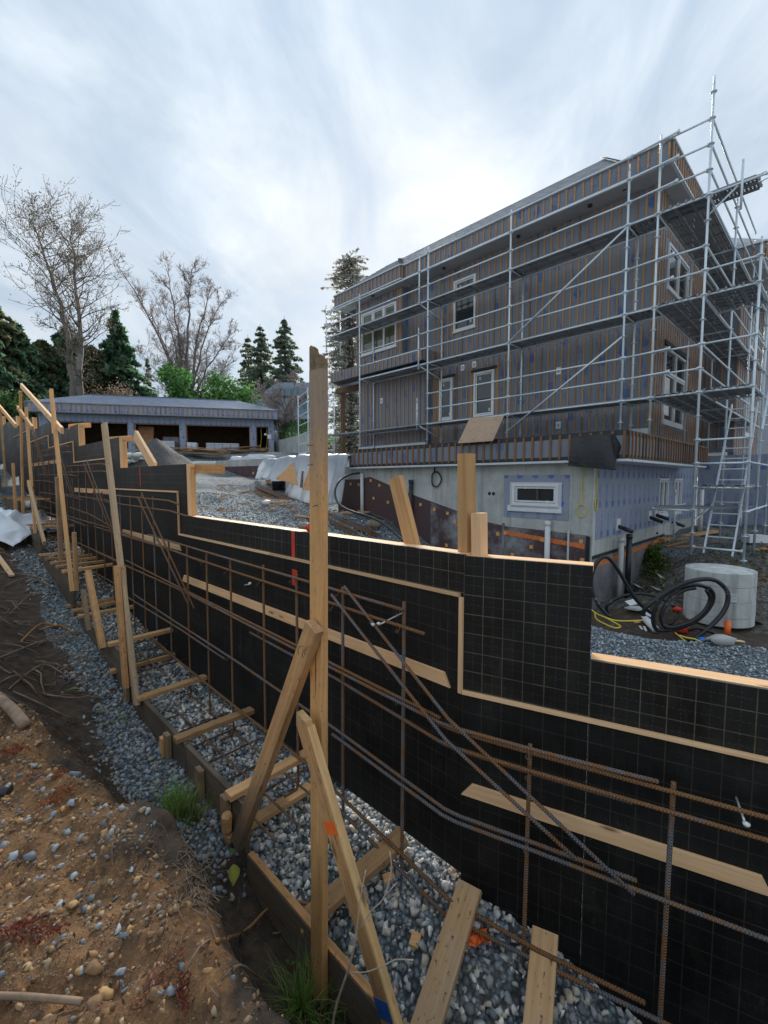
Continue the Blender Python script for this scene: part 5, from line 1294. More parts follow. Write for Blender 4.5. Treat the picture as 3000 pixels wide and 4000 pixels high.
d2, _ = hside(*c3(525, 1100), -.22); pipe('black drain pipe standing right of the beige one at the foundation corner', H(-.22, d2, 0), -3.0, hside(*c3(533, 805), -.22)[1], .058, M_blackp)
for k, (x, y0, y1) in enumerate(((1107, 440, 760), (1424, 560, 750), (1440, 330, 560))):
    p = at(*c3(x, y1), 13.2+k*1.0); p1 = at(*c3(x, y0), 13.2+k*1.0); pipe(['white downpipe seen through the lower scaffold', 'white pipe stub left of the ladder foot behind the scaffold', 'white pipe behind the upper rungs of the lower ladder'][k], p, p.z-.1, p1.z, .06, M_pvc, False)

# ------------------------------------------------------------------ concrete riser with lid
rc = V(5.86, 7.72, -2.44); ris = thing('concrete_riser', 'round precast concrete riser of stacked rings with a flat lid behind the black hoses', 'riser', rc)
z = 0; 
for k, h in enumerate((.15, .26, .26, .235)):
    r = .505+(.002 if k % 2 else 0); make('ring', MB().lathe([(r-.09, .004), (r-.006, .002), (r, .006), (r, h-.006), (r-.006, h-.002), (r-.09, h-.004)], rc+V(.002*(k % 2), .001*k, z), 96), M_conc2, ris); z += h
make('lid', MB().lathe([(0, .012), (.37, .010), (.375, .006), (.38, -.002), (.39, .004), (.485, .002), (.49, -.05)], rc+V(0, 0, z), 40), M_conc2, ris, True)
for dx, dy in ((-.12, -.12), (.14, .12)):
    c = rc+V(dx, dy, z+.008); make('lid_handle', MB().tube([c, c+V(0, 0, .02), c+V(.09, .02, .02), c+V(.09, .02, 0)], .005, 6), M_galv, ris, True)
# printed label wrapped on the ring
mb = MB(); q0 = math.atan2(-.93, -.37)
for i in range(6):
    a0, a1 = q0-.05+i*.045, q0-.05+(i+1)*.045; f = lambda a, zz: rc+V(.5105*math.cos(a), .5105*math.sin(a), zz)
    mb.quad(f(a0, .44), f(a1, .44), f(a1, .585), f(a0, .585))
lab = make('label', mb, plain('label_paper', (.62, .66, .67), .6, 0, .1, 9), ris)
mb = MB(); 
for i in range(3):
    for j, (a, b) in enumerate(((.56, .568), (.535, .545), (.51, .516), (.485, .492), (.465, .470))):
        a0 = q0+.07+i*.045; a1 = a0+.035*(1 if (i+j) % 3 else .6); f = lambda q, zz: rc+V(.512*math.cos(q), .512*math.sin(q), zz); mb.quad(f(a0, a), f(a1, a), f(a1, b), f(a0, b))
make('label_print', mb, plain('print_grey', (.22, .25, .3), .7), lab)
mb = MB(); f = lambda q, zz: rc+V(.512*math.cos(q), .512*math.sin(q), zz); cq = q0-.0; pts = [f(cq+.035*math.cos(t), .51+.035*1.0*math.sin(t)*.6) for t in np.linspace(0, 6.28, 13)[:-1]]; mb.add(pts, [tuple(range(12))]); make('label_emblem', mb, M_bluep, lab)

# ------------------------------------------------------------------ hoses, cords and scrap on the yard
def smooth_path(P, sub=5):
    P = [Vector(p) for p in P]; out = []
    for i in range(len(P)-1):
        a, b, c, d = P[max(i-1, 0)], P[i], P[i+1], P[min(i+2, len(P)-1)]
        for k in range(sub):
            t = k/sub; out.append(.5*((2*b)+(c-a)*t+(2*a-5*b+4*c-d)*t*t+(3*b-a-3*c+d)*t**3))
    return out+[P[-1]]
def m_hose():
    q = NT('black_hose'); v = q.pos(); n = q.ramp(q.noise(v, 4.5, 5, .7), (.60, 0), (.70, .8))
    return q.fin(q.mix(n, (.016, .017, .019), (.33, .34, .34)), .4, 0, None, .5)
M_hose = m_hose()
def hose(label, pts, Y0, Y1, r=.030, m=None, name='hose', cat='hose', group=None, mn=None):
    n = len(pts); P = [at(*c3(*q), Y0+(Y1-Y0)*i/(n-1)) for i, q in enumerate(pts)]
    P = [V(p.x, p.y, max(p.z, gz(p.x, p.y)+r*.8)) for p in P]
    return tag(make(name, MB().tube(smooth_path(P), r, 9), m or M_hose, None, True), label, cat, group)
hose('outermost black hose loop arching over the front of the concrete riser', [(640,1460),(660,1410),(700,1370),(860,1255),(1000,1192),(1150,1165),(1250,1185),(1325,1260),(1332,1350),(1285,1450),(1190,1550),(1060,1650),(1010,1680)], 7.0, 6.75, .034)
hose('black hose ring streaked with white concrete leaning on the riser', [(1180,1235),(1215,1290),(1200,1370),(1120,1470),(980,1550),(830,1578),(752,1570),(728,1480),(760,1370),(830,1290),(950,1230),(1080,1212),(1180,1240)], 7.0, 7.08, .032)
hose('smaller black hose ring nested inside the streaked ring', [(1160,1255),(1192,1330),(1130,1440),(1000,1525),(850,1558),(792,1500),(812,1410),(872,1320),(980,1255),(1070,1238)], 6.98, 7.06, .030)
hose('grey arched hose rising over the end of the form beside the foundation corner', [(385,1475),(330,1430),(270,1350),(230,1240),(236,1120),(285,1015),(345,985),(405,1035),(480,1150),(560,1290),(640,1385),(730,1450)], 6.9, 7.2, .030)
hose('black hose curving low along the ground behind the drain pipes', [(370,1450),(350,1390),(420,1330),(540,1290),(680,1290),(820,1335),(905,1390),(935,1455),(860,1535)], 7.6, 7.3, .026)
hose('short black hose lying flat right of the red rag', [(1010,1580),(1080,1560),(1180,1585),(1260,1620)], 6.9, 6.7, .028)
hose('yellow cord snaking over the gravel from the form to the white bottle', [(215,1405),(280,1450),(340,1475),(420,1500),(520,1505),(640,1498)], 6.4, 6.7, .010, M_yellow, 'cord', 'cord')
hose('yellow cord lying in a slack loop on the gravel nearest the form', [(255,1440),(270,1490),(340,1530),(420,1560),(465,1550),(430,1525),(330,1470)], 6.3, 6.3, .010, M_yellow, 'cord', 'cord')
hose('short yellow cord in front of the red rag by the hoses', [(940,1620),(1000,1640),(1060,1650),(1120,1675)], 6.5, 6.4, .010, M_yellow, 'cord', 'cord')
hose('yellow cord end rising beside the blue scrap', [(905,1600),(950,1635),(985,1665)], 6.5, 6.4, .007, M_yellow, 'cord', 'cord')
def lump(name, label, cat, px, py, r, m, sx=1, sy=1, sz=.5, group=None, seed=0, jag=.3, up=0, place=None):
    p = place if place is not None else drop(px, py); q = np.random.RandomState(seed+int(px)); bv, bf = rock(int(px)+seed, 16) if m is M_conc else ICO2; v = bv*(1+(0 if m is M_conc else 1)*q.uniform(-jag, jag, (len(bv), 1)))*np.array([sx, sy, sz])*r
    o = make_np(name, v+np.array([p.x, p.y, p.z+r*sz*.55+up]), bf, m, None, m is not M_conc); return tag(o, label, cat, group)
def ground_bar(name, label, cat, pa, pb, w, t, m, lift=.0, group=None, ya=None, yb=None):
    a = drop(*pa) if ya is None else at(*pa, ya); b = drop(*pb) if yb is None else at(*pb, yb)
    o = board(name, a+V(0, 0, t/2+lift), b+V(0, 0, t/2+lift), w, t, V(-(b-a).y, (b-a).x, 0), m); return tag(o, label, cat, group)
p = drop(*c3(640, 1500)); q = drop(*c3(752, 1600)); mb = MB(); ax = (q-p).normalized(); L = (q-p).length
mb.tube([p+V(0, 0, .05), p+ax*L*.1+V(0, 0, .05), p+ax*L*.14+V(0, 0, .05), p+ax*L*.25+V(0, 0, .06), q+V(0, 0, .06)], [.025, .025, .03, .062, .062], 12); tag(make('plastic_bottle', mb, M_white, None, True), 'white plastic bottle lying on its side in front of the hoses', 'bottle')
for i, ((x, y), (x2, y2)) in enumerate((((618, 1555), (640, 1585)), ((655, 1555), (672, 1590)))): ground_bar('plastic_scrap', ['thin white plastic strip left of the white bottle, the outer one', 'thin white plastic strip tight against the white bottle'][i], 'scrap', c3(x, y), c3(x2, y2), .035, .012, M_white, .004)
p = drop(*c3(1325, 1650)); tag(make('orange_pipe', MB().tube([p+V(0, 0, .05), p+V(.05, .06, .24)], .045, 12), M_orange2, None, True), 'short orange plastic pipe end on the ground right of the hoses', 'pipe')
lump('red_rag', 'red rag on the gravel at the front of the hose rings', 'rag', *c3(975, 1590), .13, M_red, 1.2, .6, .7)
lump('red_rag', 'small red rag tied where the low hose meets the riser', 'rag', *c3(925, 1420), .07, M_red, 1.2, .6, .7, place=at(*c3(925, 1425), 7.25))
lump('blue_scrap', 'bright blue plastic scrap left of the orange pipe end', 'scrap', *c3(1150, 1668), .08, plain('blue_plastic', (.05, .25, .7), .4), 1.4, .7, .4)
lump('concrete_chunk', 'grey concrete chunk in front of the orange pipe end', 'rubble', *c3(1300, 1700), .16, M_conc, 1.5, .8, .6)
lump('concrete_chunk', 'flat grey concrete chunk between the blue scrap and the hoses', 'rubble', *c3(1215, 1670), .10, M_conc, 1.4, .8, .5)
lump('concrete_chunk', 'broken concrete slab at the foot of the black drain pipe', 'rubble', *c3(600, 1440), .16, M_conc, 1.6, .8, .3)
ground_bar('wood_scrap', 'pale splintered wood scrap right of the concrete chunk', 'lumber', c3(1385, 1690), c3(1460, 1695), .06, .02, M_fresh2)
ground_bar('wood_scrap', 'small tan wood scrap left of the white bottle', 'lumber', c3(575, 1525), c3(620, 1520), .07, .02, M_fresh)
for i, (x, y) in enumerate(((750, 1275), (690, 1500), (605, 1270), (1555, 1525), (800, 1180), (555, 1380))):
    p = drop(*c3(x, y)); mb = MB(); a = rnd.random()*3; u = V(math.cos(a), math.sin(a), .15)*.10; w = V(-math.sin(a), math.cos(a), .25)*.07; mb.quad(p-u-w+V(0, 0, .04), p+u-w+V(0, 0, .03), p+u+w+V(0, 0, .06), p-u+w+V(0, 0, .05))
    tag(make('paper_scrap', mb, M_white if i != 4 else M_soffit), ['white paper scrap on the leafy slope under the ivy', 'white paper scrap by the neck of the bottle', 'tiny paper scrap beside the black drain pipe', 'pale green board scrap right of the riser foot', 'grey sheet scrap below the ivy on the bank', 'cream scrap behind the low hose near the pipes'][i], 'scrap')
ground_bar('plank', 'brown plank lying on the bank behind the scaffold standards', 'lumber', c3(792, 862), c3(1242, 790), .22, .06, M_used, .03); ground_bar('plank', 'lower thin plank under the brown one on the bank', 'lumber', c3(760, 872), c3(1010, 840), .12, .04, M_batten)
ground_bar('plank', 'weathered board on the ground beneath the scaffold', 'lumber', c3(830, 905), c3(1000, 880), .10, .03, M_used); ground_bar('plank', 'thin board beside the weathered one beneath the scaffold', 'lumber', c3(900, 915), c3(1120, 905), .06, .03, M_used)
ground_bar('plank', 'short brown board right of the scaffold ladder foot', 'lumber', c3(1185, 880), c3(1290, 872), .12, .03, M_dirty); ground_bar('plank', 'pale board at the right edge under the far standard', 'lumber', c3(1550, 930), c3(1650, 920), .14, .03, M_used)
p = drop(*c3(1555, 880)); mb = MB(); mb.box(p-V(.22, .1, 0), V(.44, 0, 0), V(0, .25, 0), V(0, 0, .18)); tag(make('foam_block', mb, M_strawb), 'white foam block on the ground right of the ladder', 'foam block')
# red brown soil heap beyond the riser, leafy plant on the slope
def leaf_cloud(n, fn, size, cols, up=.3, var=.3):
    P = np.array([fn() for _ in range(n)]); n = len(P); a = nrs.normal(size=(n, 3)); a /= np.linalg.norm(a, axis=1)[:, None]; b = nrs.normal(size=(n, 3)); b[:, 2] += up; b -= a*(a*b).sum(1)[:, None]; b /= np.linalg.norm(b, axis=1)[:, None]
    s = (size*nrs.uniform(.6, 1.4, n))[:, None]; v = np.stack([P-a*s*.9, P+b*s*.45, P+a*s*.9, P-b*s*.45], 1).reshape(-1, 3); f = np.arange(n*4).reshape(n, 4); c = np.repeat(cols[nrs.randint(0, len(cols), n)]*nrs.uniform(1-var, 1+var, (n, 1)), 4, 0); return v, f, c
IVY = np.array([(.06, .16, .03), (.09, .22, .04), (.05, .12, .03), (.20, .26, .05), (.36, .33, .06)])
iv = thing('ivy', 'bright green ivy with some yellow leaves climbing the bank behind the drain pipes', 'plant', drop(*c3(720, 1080)))
def fiv():
    x, y = rnd.gauss(720, 62), rnd.gauss(1030, 75); p = drop(*c3(x, y), 12, 5); return (p.x, p.y, p.z+rnd.random()*.12)
v, f, c = leaf_cloud(420, fiv, .06, IVY); make_np('foliage', v, f, M_leaf, iv, False, c)
mb = MB()
for _ in range(9): a = V(*fiv()); b = V(*fiv()); mb.tube([a, a.lerp(b, .5)+V(0, 0, .05), b], .006, 4)
make('stem', mb, M_bark, iv)
LITTER = np.array([(.35, .30, .05), (.30, .18, .06), (.20, .11, .05), (.12, .2, .05), (.45, .38, .2)])
def flit():
    x, y = rnd.gauss(700, 130), rnd.gauss(1180, 110); p = drop(*c3(x, y), 12, 5); return (p.x, p.y, p.z+.02)
v, f, c = leaf_cloud(260, flit, .04, LITTER); tag(make_np('leaf_litter', v, f, M_leaf, None, False, c, None, 'stuff'), 'fallen leaves scattered over the bank by the foundation', 'leaves')
def frt():
    x, y = rnd.uniform(1060, 1659), rnd.uniform(770, 1250); p = drop(*c3(x, y), 16, 5); return (p.x, p.y, p.z+.02)
v, f, c = leaf_cloud(340, frt, .05, np.array([(.10, .16, .05), (.2, .13, .07), (.28, .26, .12), (.13, .09, .06)])); tag(make_np('weeds', v, f, M_leaf, None, False, c, None, 'stuff'), 'weeds and dead leaves on the ground under the scaffold', 'weeds')
# ------------------------------------------------------------------ gravel road side: poly sheet, rebar bundles, low wall
def px5(x, y): return (1250+x*.39180)/KX, (1650+y*.39180)/KX
def px6(x, y): return (950+x*.33153)/KX, (1450+y*.33153)/KX
def px1(x, y): return x*.72333/KX, (600+y*.72333)/KX
def px4(x, y): return x*.72333/KX, (1400+y*.72333)/KX
# low cast wall under membrane, running from the house to the garage
A, B = at(466, 992, 22), at(578, 990, 19.5); A.z = B.z = 0
lw = thing('low_wall', 'low concrete wall faced with purple brown membrane on the gravel road', 'wall', V(A.x, A.y, -.2)); x = B-A
zt = at(520, 993, 20.7).z; mb = MB(); mb.box(V(A.x, A.y, -1), x, V(-x.y, x.x, 0).normalized()*.3, V(0, 0, zt+1)); make('core', mb, M_conc, lw)
mb = MB(); n = V(x.y, -x.x, 0).normalized()*.02; zb = zt-.30; mb.quad(A+n+V(0, 0, -1), B+n+V(0, 0, -1), B+n+V(0, 0, zb), A+n+V(0, 0, zb)); make('membrane_face', mb, M_memb, lw)
for px, py in ((548, 1022), (557, 1023)): p = ray(px, py); k = (A+n*1.5).dot(n)/p.dot(n); c = p*k; m = MB(); m.box(c-V(.05, 0, .05), V(.1, 0, 0), n*.5, V(0, 0, .1)); make('washer', m, M_washer, lw)
# second stretch from the poly sheet to the house corner
C, D = at(578, 990, 19.5), H(7.3, -3.4, 0); C.z = 0
zt2 = .80
def tarp(u, v):
    a = at(572, 1000, 17.5); b = H(7.15, -3.75, 0); a.z = b.z = 0; ax = (b-a); nn = V(ax.y, -ax.x, 0).normalized(); p = a+ax*u
    zl = .78+.10*math.sin(u*3.1)+.05*mnoise.noise(V(u*14, 0, 5)); zg = gz(p.x, p.y)+.02
    fold = .12*math.sin(u*44+3*math.sin(u*9)+v*2)+.08*math.sin(u*83+v*5)+.10*mnoise.noise(V(u*30, v*3, 2))
    if v < .2: q = p-nn*(.6*(1-v/.2)); q.z = zl+.02*math.sin(u*30); return q
    k = (v-.2)/.8; low = zg if u < .83 else max(zg, -.75)
    q = p+nn*(.05+.35*k+fold*(.25+k)*.8); q.z = zl+(low-zl)*k+.03*math.sin(u*50+v*9)*k; return q
tag(grid_sheet('poly_sheet', tarp, 110, 22, M_poly, .004), 'translucent white poly sheet hung over the wall left of the house', 'sheet')
def slab_at(name, label, cat, P, th, m):
    mb = MB(); P = [Vector(p) for p in P]; n = (P[1]-P[0]).cross(P[2]-P[0]).normalized()*th
    k = len(P); mb.add(P+[p+n for p in P], [tuple(range(k)), tuple(reversed(range(k, 2*k)))]+[(i, k+i, k+(i+1) % k, (i+1) % k) for i in range(k)]); return tag(make(name, mb, m), label, cat)
slab_at('plywood_offcut', 'triangular plywood piece leaning on the poly sheet left of the broken post', 'plywood', [at(*px6(385, 1270), 15.6), at(*px6(650, 1345), 14.6), at(*px6(590, 1075), 16.0)], .02, M_used)
slab_at('plywood_offcut', 'plywood piece leaning on the poly sheet half hidden by the broken post', 'plywood', [at(*px6(700, 1395), 14.2), at(*px6(860, 1420), 13.6), at(*px6(860, 1010), 14.8), at(*px6(800, 1090), 15)], .02, M_used)
slab_at('membrane_scrap', 'dark brown strip hanging between the two plywood pieces', 'membrane', [at(*px6(670, 1370), 14.4), at(*px6(700, 1375), 14.3), at(*px6(715, 1180), 14.7), at(*px6(695, 1175), 14.8)], .02, M_memb)
def bundle(name, label, pa, pb, n, r, spread, m, ya=None, yb=None):
    a = drop(*pa) if ya is None else at(*pa, ya); b = drop(*pb) if yb is None else at(*pb, yb); t = thing(name, label, 'rebar', a); ax = (b-a); sd = V(-ax.y, ax.x, 0).normalized()
    for k in range(n):
        row = int(math.sqrt(k)); o = (rnd.random()-.5)*spread; zz = .03+max(0, (1-abs(o)*2/spread))*spread*.45*rnd.random(); e = rnd.uniform(-.03, .02)
        P = []
        for q in np.linspace(e, 1+rnd.uniform(-.02, .03), 6):
            c = a+ax*q+sd*o; P.append(V(c.x, c.y, max(a.z+(b.z-a.z)*q, gz(c.x, c.y)-.05)+zz))
        make('bar', MB().tube(P, r, 6), m, t, True)
    for q in (.2, .5, .8):
        c = a+ax*q; c.z = a.z+(b.z-a.z)*q+.05; R_ = spread*.5
        make('tie_wire', MB().tube([c+sd*R_*math.cos(w)+V(0, 0, R_*.7*math.sin(w)) for w in np.linspace(0, 6.28, 13)], .006, 4), M_rebard, t)
bundle('rebar_bundle', 'thick tied bundle of rusty rebar lying on the blue gravel', px6(190, 1370), px6(1540, 1945), 26, .013, .24, M_rebar)
bundle('rebar_bundle', 'thin loose row of rebar lying beside the thick bundle', px6(125, 1420), px6(1330, 1960), 8, .012, .22, M_rebar)
hz_ = [(395, 505), (300, 520), (210, 570), (160, 640), (150, 720), (180, 800), (260, 860), (360, 900), (480, 935), (600, 990), (700, 1060), (780, 1130), (850, 1190)]
def gpath(pts, Y0, Y1, r, cv):
    n = len(pts); P = [at(*cv(*q), Y0+(Y1-Y0)*(i/(n-1))) for i, q in enumerate(pts)]; return smooth_path([V(p.x, p.y, max(p.z, gz(p.x, p.y)+r)) for p in P])
tag(make('cable', MB().tube(gpath(hz_, 13.2, 9.2, .03, px5), .030, 8), M_blackp, None, True), 'black cable looping out of the wall and running down the gravel beside the rebar', 'cable')
tag(make('cable', MB().tube(gpath([(490, 900), (560, 930), (680, 985), (780, 1080), (840, 1160)], 12.6, 9.4, .03, px5), .028, 8), M_blackp, None, True), 'second black cable close behind the looping one on the gravel', 'cable')
ground_bar('board', 'tan board lying across the rebar bundle', 'lumber', px5(215, 955), px5(522, 935), .10, .05, M_fresh, .10); ground_bar('board', 'short tan board poking out left behind the broken post on the gravel', 'lumber', px6(610, 1735), px6(800, 1745), .10, .05, M_fresh)
lump('boulder', 'round tan boulder on the gravel right of the rebar bundle', 'rock', *px5(535, 1035), .17, plain('tan_rock', (.26, .21, .15), .85, 0, .3), 1.4, .9, .8, None, 1, .12)
lump('stone', 'flat tan stone holding a red tape on the top of the form', 'rock', 660, 1140, .05, plain('tan_stone', (.30, .22, .17), .85, 0, .3), 1.3, .8, .6, None, 2, .15, place=wall(wpt(660, 1146, -.05)[0], -.05, -.36))
s, _ = wpt(676, 1140, -.05); lump('red_tape_end', 'crumpled red tape end beside the stone on top of the form', 'tape', 676, 1140, .045, M_red, 1.2, .6, .8, None, 3, .2, place=wall(s, -.05, -.37))
for i, (x, y, r, m) in enumerate(((390, 1400, .18, M_black), (480, 1400, .17, M_black), (600, 1450, .20, M_black), (700, 1470, .10, M_black), (270, 1570, .10, M_white), (330, 1330, .16, M_used))):
    if i < 2:
        p = drop(*px6(x, y)); tag(make('bucket', MB().lathe([(0, .0), (.13, 0), (.16, .30), (.165, .31), (.15, .31), (.12, .02), (0, .02)], p, 16), M_black, None, True), ['black bucket standing left of the two beside the plywood triangle', 'black bucket lying nearest the broken post'][i], 'bucket')
    else: lump('debris', ['', '', 'crumpled black bag by the poly sheet', 'small black scrap near the broken post', 'white plastic scrap on the blue gravel', 'brown scrap heap at the foot of the poly sheet'][i], 'debris', *px6(x, y), r, m, 1.3, .9, .7)
# offcuts strewn over the gravel
mb = MB()
for _ in range(60):
    p = drop(rnd.uniform(440, 640), rnd.uniform(1045, 1110)); a = rnd.random()*3.14; u = V(math.cos(a), math.sin(a), 0)*rnd.uniform(.05, .22); mb.bar(p-u+V(0, 0, .02), p+u+V(0, 0, .03), .03, .015, V(0, 0, 1))
tag(make('wood_chips', mb, M_used), 'wood offcuts and chips strewn over the blue gravel', 'chips', None, 'stuff')

# ------------------------------------------------------------------ garage
GA, GB = at(54.2, 886, 30.9), at(600, 903.6, 35.0); GA.z = GB.z = 0
GX = (GB-GA).normalized(); GN = V(-GX.y, GX.x, 0); GL = (GB-GA).length; GZ = 2.1; G0 = GA+GN*.6
ga = thing('garage', 'long low garage with three open bays, grey membrane walls and a blue grey shingle roof', 'garage', GA+V(0, 0, GZ))
def gp(px, py, o=.6):
    r = ray(px, py); q = GA+GN*o; P = r*(q.dot(GN)/r.dot(GN)); return (P-GA).dot(GX), P.z
def G(t, o, z): p = GA+GX*t+GN*o; p.z = z; return p
zF0 = 4.72; zF1 = 5.28; zo = gp(*px1(1180, 1468))[1]
tx = [gp(*px1(x, 1500))[0] for x in (310, 690, 725, 970, 1003, 1350, 1383, 1450, 1478)]
tL = .5; bays_ = [(tL+.6, tx[1]), (tx[2], tx[3]), (tx[4], tx[5]), (tx[6], tx[7])]
mb = MB(); ts = [tL]+[q for b in bays_ for q in b]+[tx[8]]
for i in range(0, len(ts)-1, 2): ubox(mb, G(ts[i], .6, 1.2), GX*(ts[i+1]-ts[i]), GN*.2, V(0, 0, zo-1.2), ts[i], 0)
ubox(mb, G(tL, .6, zo), GX*(tx[8]-tL), GN*.2, V(0, 0, zF0-zo), 0, .1)
ubox(mb, G(tL, .8, 1.2), GX*.2, GN*7, V(0, 0, 3.5)); ubox(mb, G(tx[8]-.2, .8, 1.2), GX*.2, GN*7, V(0, 0, 3.5)); make('wall', mb, M_wrapb, ga)
mb = MB(); mb.box(G(tL, 6.5, 1.2), GX*(tx[8]-tL), GN*.1, V(0, 0, 3.6)); mb.box(G(tL, .85, 4.6), GX*(tx[8]-tL), GN*6, V(0, 0, .05)); mb.box(G(tx[5]+.1, .8, 1.2), GX*.1, GN*6, V(0, 0, 3.5)); make('interior', mb, M_darkw, ga)
for a, b in bays_:
    mb = MB(); mb.box(G(a, .75, 1.5), GX*.06, GN*.1, V(0, 0, zo-1.5)); mb.box(G(b-.06, .75, 1.5), GX*.06, GN*.1, V(0, 0, zo-1.5)); mb.box(G(a+.06, .75, zo-.06), GX*(b-a-.12), GN*.1, V(0, 0, .06)); make('door_lining', mb, M_batten, ga)
mb = MB(); ubox(mb, G(0, -.02, zF0), GX*GL, GN*.05, V(0, 0, zF1-zF0)); ubox(mb, G(0, .03, zF0), GX*.05, GN*8, V(0, 0, zF1-zF0)); ubox(mb, G(GL-.05, .03, zF0), GX*.05, GN*8, V(0, 0, zF1-zF0)); make('fascia', mb, M_wrapb, ga)
for k in range(int(GL/.30)):
    o = bpy.data.objects.new('batten', BAT); p = G(.08+k*.30, -.045, (zF0+zF1)/2)-root_loc(ga); mw = Matrix((V(0, 0, 1)*(zF1-zF0-.04), GX*.065, GN*.04)).transposed().to_4x4(); mw.translation = p; link(o, ga); o.matrix_basis = mw
mb = MB(); mb.box(G(-.05, -.08, zF1), GX*(GL+.1), GN*.12, V(0, 0, .06)); mb.box(G(-.03, -.06, zF0-.06), GX*(GL+.06), GN*.6, V(0, 0, .055)); make('eave_trim', mb, M_membg, ga)
mb = MB(); run_, sl = 2.6, .40; n = 11
for k in range(n):
    a, b = run_*k/n, run_*(k+1)/n; za, zb = zF1+.06+sl*a, zF1+.06+sl*b; l = .03
    uquad(mb, G(a*1.2, -.05+a, za+l), G(GL-a*1.2, -.05+a, za+l), G(GL-b*1.2, -.05+b, zb), G(b*1.2, -.05+b, zb), .17*(k % 2), k*.29); mb.quad(G(a*1.2, -.05+a, za-.01), G(GL-a*1.2, -.05+a, za-.01), G(GL-a*1.2, -.05+a, za+l), G(a*1.2, -.05+a, za+l))
uquad(mb, G(GL, -.05, zF1+.06), G(GL, 8, zF1+.06), G(GL-run_*1.2, 8, zF1+.06+sl*run_), G(GL-run_*1.2, run_, zF1+.06+sl*run_)); uquad(mb, G(0, 8, zF1+.06), G(0, -.05, zF1+.06), G(run_*1.2, run_, zF1+.06+sl*run_), G(run_*1.2, 8, zF1+.06+sl*run_))
zt = zF1+.06+sl*run_; mb.quad(G(run_*1.2, run_, zt), G(GL-run_*1.2, run_, zt), G(GL-run_*1.2, 8, zt), G(run_*1.2, 8, zt)); make('roof', mb, M_roofg, ga)
mb = MB(); mb.bar(G(run_*1.2, run_-.05, zt), G(GL-run_*1.2, run_-.05, zt), .25, .05, GN); make('ridge_cap', mb, M_roofg, ga)
for t in (tx[6]+.35, tx[6]+.8): p = G(t, .95, zo-.1); make('cable', MB().tube([p, p+V(.05, 0, -.7), p+V(-.05, 0, -1.4), p+V(.1, 0, -2)], .02, 5), M_yellow, ga)
c = G(tx[6]+.7, .57, 3.55); make('wall_lamp', MB().lathe([(.0, -.1), (.1, -.08), (.12, .05), (0, .1)], c, 10), M_white, ga, True); c = G(tx[8]-.35, .57, 3.4); make('wall_lamp', MB().box(c-V(.14, .02, .16), GX*.28, GN*.03, V(0, 0, .32)), M_white, ga)
# goods in and before the bays
def stack(label, xa, xb, yt, yb, o, m, dep=1.2, tiers=5, cat='pallet'):
    t0, t1 = gp(*px1(xa, yb), o)[0], gp(*px1(xb, yb), o)[0]; z1 = gp(*px1(xa, yt), o)[1]; z0 = GZ
    t = thing('pallet', label, cat, G((t0+t1)/2, o, z0)); h = (z1-z0-.14)/tiers
    mb = MB(); mb.box(G(t0, o, z0+.02), GX*(t1-t0), GN*dep, V(0, 0, .10)); make('pallet_base', mb, M_used, t)
    for k in range(tiers):
        nc = max(2, int((t1-t0)/.55)); w = (t1-t0)/nc
        for j in range(nc):
            mb = MB(); mb.box(G(t0+j*w+.012, o, z0+.13+k*h), GX*(w-.024), GN*dep, V(0, 0, h-.02)); make('block', mb, m, t)
M_block = plain('wrapped_block', (.52, .55, .60), .5, 0, .15, 5); M_blockw = plain('white_wrapped', (.66, .70, .76), .4, 0, .1, 5)
stack('pallet of white wrapped blocks before the widest bay of the garage', 1113, 1290, 1560, 1612, -.5, M_block, 1.2, 5); stack('single tall white wrapped pallet left of the widest bay', 1010, 1063, 1557, 1622, -.8, M_blockw, .9, 2); stack('white wrapped pallet inside the middle bay', 850, 945, 1548, 1612, 1.2, M_blockw, 1.0, 3); stack('dark wrapped pallet in the middle bay', 880, 965, 1527, 1560, 2.6, M_soffit, 1.0, 2)
t0, t1 = gp(*px1(738, 1600), 1)[0], gp(*px1(826, 1600), 1)[0]; mb = MB(); mb.hexa([G(t0, 1.0, GZ), G(t1, 1.0, GZ), G(t1, 1.04, GZ), G(t0, 1.04, GZ), G(t0+.05, 1.5, 4.05), G(t1, 1.5, 4.0), G(t1, 1.54, 4.0), G(t0+.05, 1.54, 4.05)]); tag(make('plywood_sheet', mb, plain('plywood_red', (.36, .17, .08), .7, 0, .3, 3)), 'tall reddish plywood sheet standing in the middle garage bay', 'plywood')
def woodpile(label, xa, xb, yt, yb, Y, n):
    a, b = at(*px1(xa, yb), Y), at(*px1(xb, yb), Y); a.z = gz(a.x, a.y); b.z = gz(b.x, b.y); hh = (yb-yt)*.72333/1750*Y
    t = thing('lumber_pile', label, 'lumber', a.lerp(b, .5))
    for k in range(n):
        f = k/n; z = f*hh; sh = rnd.uniform(-.4, .4); p = a+(b-a)*.03*rnd.random()+V(sh, rnd.uniform(-.5, .5), z+.05); q = b-(b-a)*.06*rnd.random()+V(sh, rnd.uniform(-.5, .5), z+.05+rnd.uniform(-.05, .05))
        board('plank', p, q, .24, hh/n*1.05, V(0, 1, 0), M_dirty if rnd.random() < .4 else M_batten, t)
woodpile('pile of weathered form boards before the column between two garage bays', 1008, 1215, 1608, 1650, 29, 12); woodpile('lower pile of form boards before the garage side door', 1215, 1440, 1610, 1635, 31, 9); woodpile('few boards lying before the middle garage bay', 930, 1010, 1612, 1630, 30, 4)
